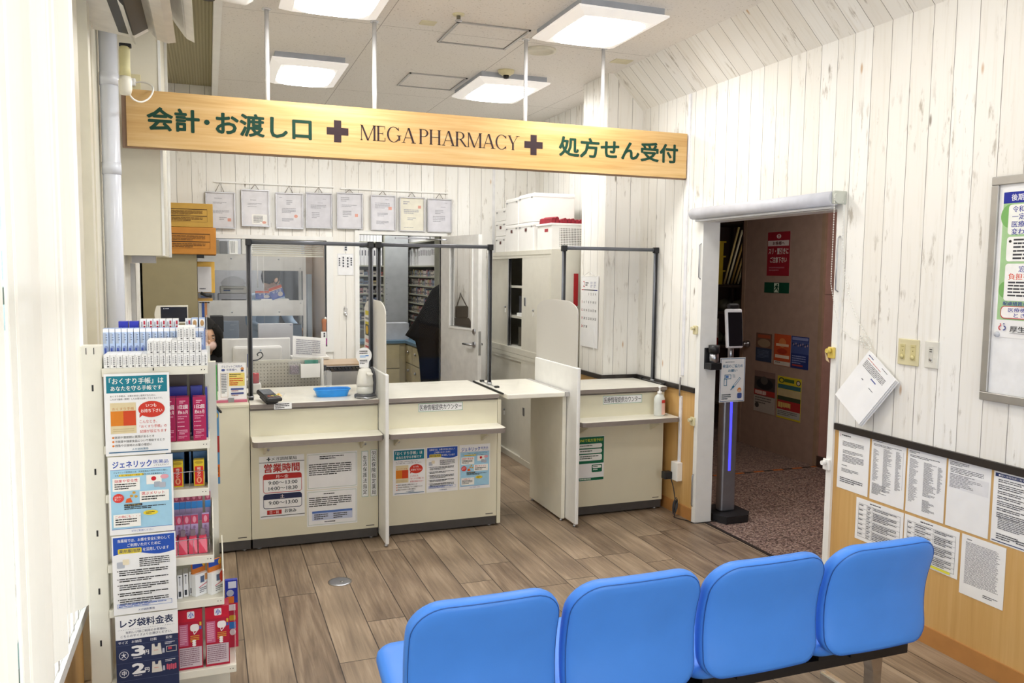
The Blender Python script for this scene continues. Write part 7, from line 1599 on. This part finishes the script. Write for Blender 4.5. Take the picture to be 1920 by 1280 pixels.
for k in range(9):
    t_ = mat('rolled paper ' + ('tan', 'cream', 'ochre')[k % 3], ('#d9c07a', '#e8dfb8', '#b8964c')[k % 3], .6); b = MB(t_); y = 6.87+.018*k; b.tube([(5.05+.034*k, 7.21-.012*k, 1.566), (5.05+.034*k, 6.99-.012*k, 2.14-.03*(k % 4))], .010, n=8); tag(b.build('paper_roll', None, (5.1, y+.1, 1.56)), 'leaning paper roll in the bundle beside the yellow bins', 'paper roll', 'paper rolls on the storage rack')
for k in range(6):
    b = MB(mat('dark green bag', '#4a4a3a', .5, var=.4)); b.lathe([(.001, 0), (.07, 0), (.085, .05), (.06, .11), (.001, .13)], (5.13, 6.92+.13*k, 1.276 if k % 2 else .926), n=10); tag(b.build('bundle', None, (5.13, 6.92+.13*k, 1.276)), 'dim wrapped bundle on the lower levels of the corridor storage rack', 'bundle', 'bundles on the storage rack')
S = onright(7.38, 7.20, .80, 1.20, 4.99); S.rect(0, 0, 1, .5, '#d8d4cc'); S.vtext('おひ', .3, .05, .4, .4, '#2a2a2a', .05); S.rect(0, .5, 1, .5, '#a83a2c'); S.done('hanging_banner', 'white and red banner on the storage rack behind the kiosk', 'banner')

# ================================================================== PEOPLE
def skin_chain(name, verts, edges, mats, root=0, parent=None, sub=2):
    me = bpy.data.meshes.new(name); me.from_pydata([v[:3] for v in verts], edges, []); o = bpy.data.objects.new(name, me); COL.objects.link(o)
    o.modifiers.new('s', 'SKIN'); sk = me.skin_vertices[0].data
    for i, v in enumerate(verts): sk[i].radius = (v[3], v[4] if len(v) > 4 else v[3]); sk[i].use_root = (i == root)
    m = o.modifiers.new('d', 'SUBSURF'); m.levels = sub; m.render_levels = sub
    bpy.context.view_layer.update(); me2 = bpy.data.meshes.new_from_object(o.evaluated_get(bpy.context.evaluated_depsgraph_get())); bpy.data.objects.remove(o); bpy.data.meshes.remove(me)
    for p in me2.polygons: p.use_smooth = True
    me2.materials.clear()
    for mm in mats: me2.materials.append(mm)
    o = bpy.data.objects.new(name, me2); COL.objects.link(o)
    if parent is not None:
        off = wloc(parent); me2.transform(Matrix.Translation(-off)); o.parent = parent
    return o
SKIN = mat('skin', '#e0b394', .65, var=.03)
def head_parts(t, c, rz, tilt, R_, hair, mask=None, long=False):
    """c: head centre; built facing -y then turned by rz about z and tilted forward"""
    M_ = Matrix.Translation(c) @ Matrix.Rotation(rz, 4, 'Z') @ Matrix.Rotation(tilt, 4, 'X')
    def ball(b, cx, cy, cz, rx, ry, rz_, m=0, n=20, k=14, cut=None):
        bm2 = bmesh.new(); bmesh.ops.create_uvsphere(bm2, u_segments=n, v_segments=k, radius=1)
        for v in bm2.verts: v.co = Vector((cx+v.co.x*rx, cy+v.co.y*ry, cz+v.co.z*rz_))
        if cut: bmesh.ops.delete(bm2, geom=[v for v in bm2.verts if cut(v.co)], context='VERTS')
        b.merge(bm2, m, M_, smooth=True)
    b = MB(SKIN); bm2 = bmesh.new(); bmesh.ops.create_uvsphere(bm2, u_segments=28, v_segments=22, radius=1)
    for v in bm2.verts:
        x, y, z = v.co
        w = 1-.30*max(0, -z)**1.5; f = 1 + (.10*max(0, -z) if y < 0 else -.12*max(0, -z))
        v.co = Vector((x*.076*w, y*.096*f, z*.118))
    b.merge(bm2, 0, M_, smooth=True)
    ball(b, 0, -.098, -.022, .0105, .013, .018)                      # nose
    ball(b, 0, -.092, .010, .008, .009, .026)
    for s in (-1, 1): ball(b, s*.078, .005, -.01, .011, .024, .033)  # ears
    b.build('head', t)
    b = MB([mat('eye white', '#e9e6e0', .3)])
    for s in (-1, 1): ball(b, s*.031, -.083, .006, .0125, .0075, .0045); ball(b, s*.031, -.0885, .005, .0048, .0035, .0042, mat('dark iris', '#2a1c16', .2)); ball(b, s*.033, -.088, .027, .017, .006, .0026, mat('eyebrow', '#2a211c', .7))
    b.build('eyes', t)
    if mask is None:
        b = MB(mat('lips', '#b0695c', .5)); ball(b, 0, -.093, -.062, .024, .009, .006); ball(b, 0, -.092, -.07, .02, .009, .006); b.build('mouth', t)
    else:
        b = MB(mask); ball(b, 0, -.028, -.058, .075, .092, .056, 0, 28, 20, lambda p: p.y > -.03); o = b.build('face_mask', t); o['label'] = 'pale face mask'
    b = MB(hair); ball(b, 0, .012, .022, .088, .106, .116, 0, 26, 20, lambda p: (p.y < -.052 and p.z < .062) or (p.z < -.05 and p.y < .02))
    if long:
        for s in (-1, 1):
            b.tube([M_ @ Vector(p) for p in ((s*.045, -.065, .095), (s*.078, -.058, .03), (s*.09, -.045, -.05), (s*.095, -.02, -.14), (s*.10, -.01, -.22))], [.026, .034, .036, .038, .02], n=12)
        b.tube([M_ @ Vector(p) for p in ((0, .07, .03), (0, .085, -.08), (0, .08, -.2))], [.085, .085, .06], n=14)
    b.build('hair', t)
def hand(t, w, d, up, m=SKIN):
    """five separate curled fingers on a palm; w wrist point, d finger direction, up back of the hand"""
    w, d, up = Vector(w), Vector(d).normalized(), Vector(up).normalized(); s = d.cross(up).normalized(); up = s.cross(d)
    V = [(*w, .024, .018), (*(w+d*.045), .036, .016), (*(w+d*.085), .036, .013)]; E_ = [(0, 1), (1, 2)]
    for k, (off, L) in enumerate(((-.030, .062), (-.010, .072), (.010, .068), (.028, .054))):
        p = w+d*.085+s*off; i = len(V); V.append((*p, .009)); V.append((*(p+d*L*.45-up*.008), .0085)); V.append((*(p+d*L*.75-up*.026), .0075)); V.append((*(p+d*L*.9-up*.044), .0065)); E_ += [(2, i), (i, i+1), (i+1, i+2), (i+2, i+3)]
    p = w+d*.03-s*.034; i = len(V); V.append((*p, .011)); V.append((*(p+d*.03-s*.02-up*.012), .0095)); V.append((*(p+d*.055-s*.022-up*.022), .008)); E_ += [(1, i), (i, i+1), (i+1, i+2)]
    return skin_chain('hand', V, E_, [m], 0, t, 2)
HAIR = mat('black hair', '#14110e', .9, var=.3, scale=60)
# seated staff member behind the cash counter
t = empty('person', (-.03, 6.6, 0), 'person with long black hair, face mask and black top, seated behind the cash counter', 'person')
BLK = mat('black top', '#1c1c20', .8)
px, py = -.030, 6.60
V = [(px, py+.12, .50, .16, .13), (px, py+.10, .66, .135, .11), (px, py+.07, .82, .145, .115), (px+.005, py+.03, .96, .15, .10), (px+.01, py+.0, 1.015, .06, .055), (px+.0, py-.04, 1.08, .05, .05),
     (px-.16, py+.02, .955, .065), (px+.17, py+.02, .955, .065), (px-.22, py-.10, .77, .052), (px+.24, py-.10, .77, .052), (px-.12, py-.36, .765, .040), (px+.16, py-.37, .765, .040),
     (px-.10, py+.02, .49, .10), (px+.10, py+.02, .49, .10), (px-.10, py-.36, .50, .075), (px+.10, py-.36, .50, .075), (px-.10, py-.36, .10, .05), (px+.10, py-.36, .10, .05), (px-.10, py-.46, .05, .045), (px+.10, py-.46, .05, .045)]
E_ = [(0, 1), (1, 2), (2, 3), (3, 4), (4, 5), (3, 6), (3, 7), (6, 8), (7, 9), (8, 10), (9, 11), (0, 12), (0, 13), (12, 14), (13, 15), (14, 16), (15, 17), (16, 18), (17, 19)]
skin_chain('body', V, E_, [BLK], 0, t)
b = MB(SKIN); b.tube([(px+.005, py-.01, 1.03), (px, py-.04, 1.08), (px, py-.045, 1.12)], [.052, .05, .045], n=16); b.build('neck', t)
head_parts(t, (px+.002, py-.055, 1.160), math.radians(14), math.radians(14), None, HAIR, mat('pale pink mask', '#e3c2b6', .7), True)
hand(t, (px-.115, py-.37, .765), (.2, -1, -.05), (0, 0, 1)); hand(t, (px+.155, py-.38, .765), (-.3, -1, -.05), (0, 0, 1))
# office chair under the seated person
t2 = empty('office_chair', (px, py+.1, 0), 'dark office chair under the seated person with the black top', 'chair')
b = MB(CAP); b.box(px-.22, py-.10, .335, px+.22, py+.32, .395, bev=.02); b.build('seat', t2); b = MB(CAP); b.tube([(px, py+.1, .06), (px, py+.1, .34)], .025, n=12); b.build('column', t2)
b = MB(CAP)
for k in range(5): a = 2*math.pi*k/5; b.tube([(px, py+.1, .08), (px+.26*math.cos(a), py+.1+.26*math.sin(a), .05)], .016, n=8); b.lathe([(.001, 0), (.022, 0), (.022, .04), (.001, .04)], (px+.26*math.cos(a), py+.1+.26*math.sin(a), 0), n=10)
b.build('star_base', t2)
# pharmacist in pale blue behind the white work shelf
t = empty('person', (.55, 8.86, 0), 'person with short dark hair in a pale blue coat behind the white work shelf', 'person')
LBL = mat('pale blue coat', '#a9c3e0', .7, var=.03); qx, qy = .55, 8.86
V = [(qx, qy, .92, .15, .12), (qx, qy, 1.10, .145, .115), (qx, qy, 1.26, .16, .12), (qx+.01, qy, 1.37, .15, .095), (qx+.03, qy, 1.425, .06, .055), (qx+.045, qy, 1.47, .05, .05),
     (qx-.13, qy-.05, 1.355, .07), (qx+.15, qy+.05, 1.355, .07), (qx-.16, qy-.16, 1.10, .055), (qx+.24, qy-.04, 1.12, .055), (qx+.02, qy-.27, 1.03, .042), (qx+.30, qy-.22, 1.06, .042),
     (qx-.08, qy, .86, .10), (qx+.08, qy, .86, .10), (qx-.09, qy+.02, .48, .075), (qx+.09, qy+.02, .48, .075), (qx-.09, qy+.04, .09, .05), (qx+.09, qy+.04, .09, .05), (qx-.07, qy-.08, .04, .042), (qx+.11, qy-.08, .04, .042)]
skin_chain('body', V, E_, [LBL], 0, t)
b = MB(SKIN); b.tube([(qx+.03, qy, 1.42), (qx+.05, qy-.01, 1.50)], [.05, .047], n=16); b.build('neck', t)
head_parts(t, (qx+.06, qy-.02, 1.565), math.radians(132), math.radians(24), None, HAIR, WPLA, False)
hand(t, (qx+.03, qy-.275, 1.028), (1, -.2, -.1), (0, 0, 1)); hand(t, (qx+.305, qy-.235, 1.058), (.3, -1, -.1), (0, 0, 1))
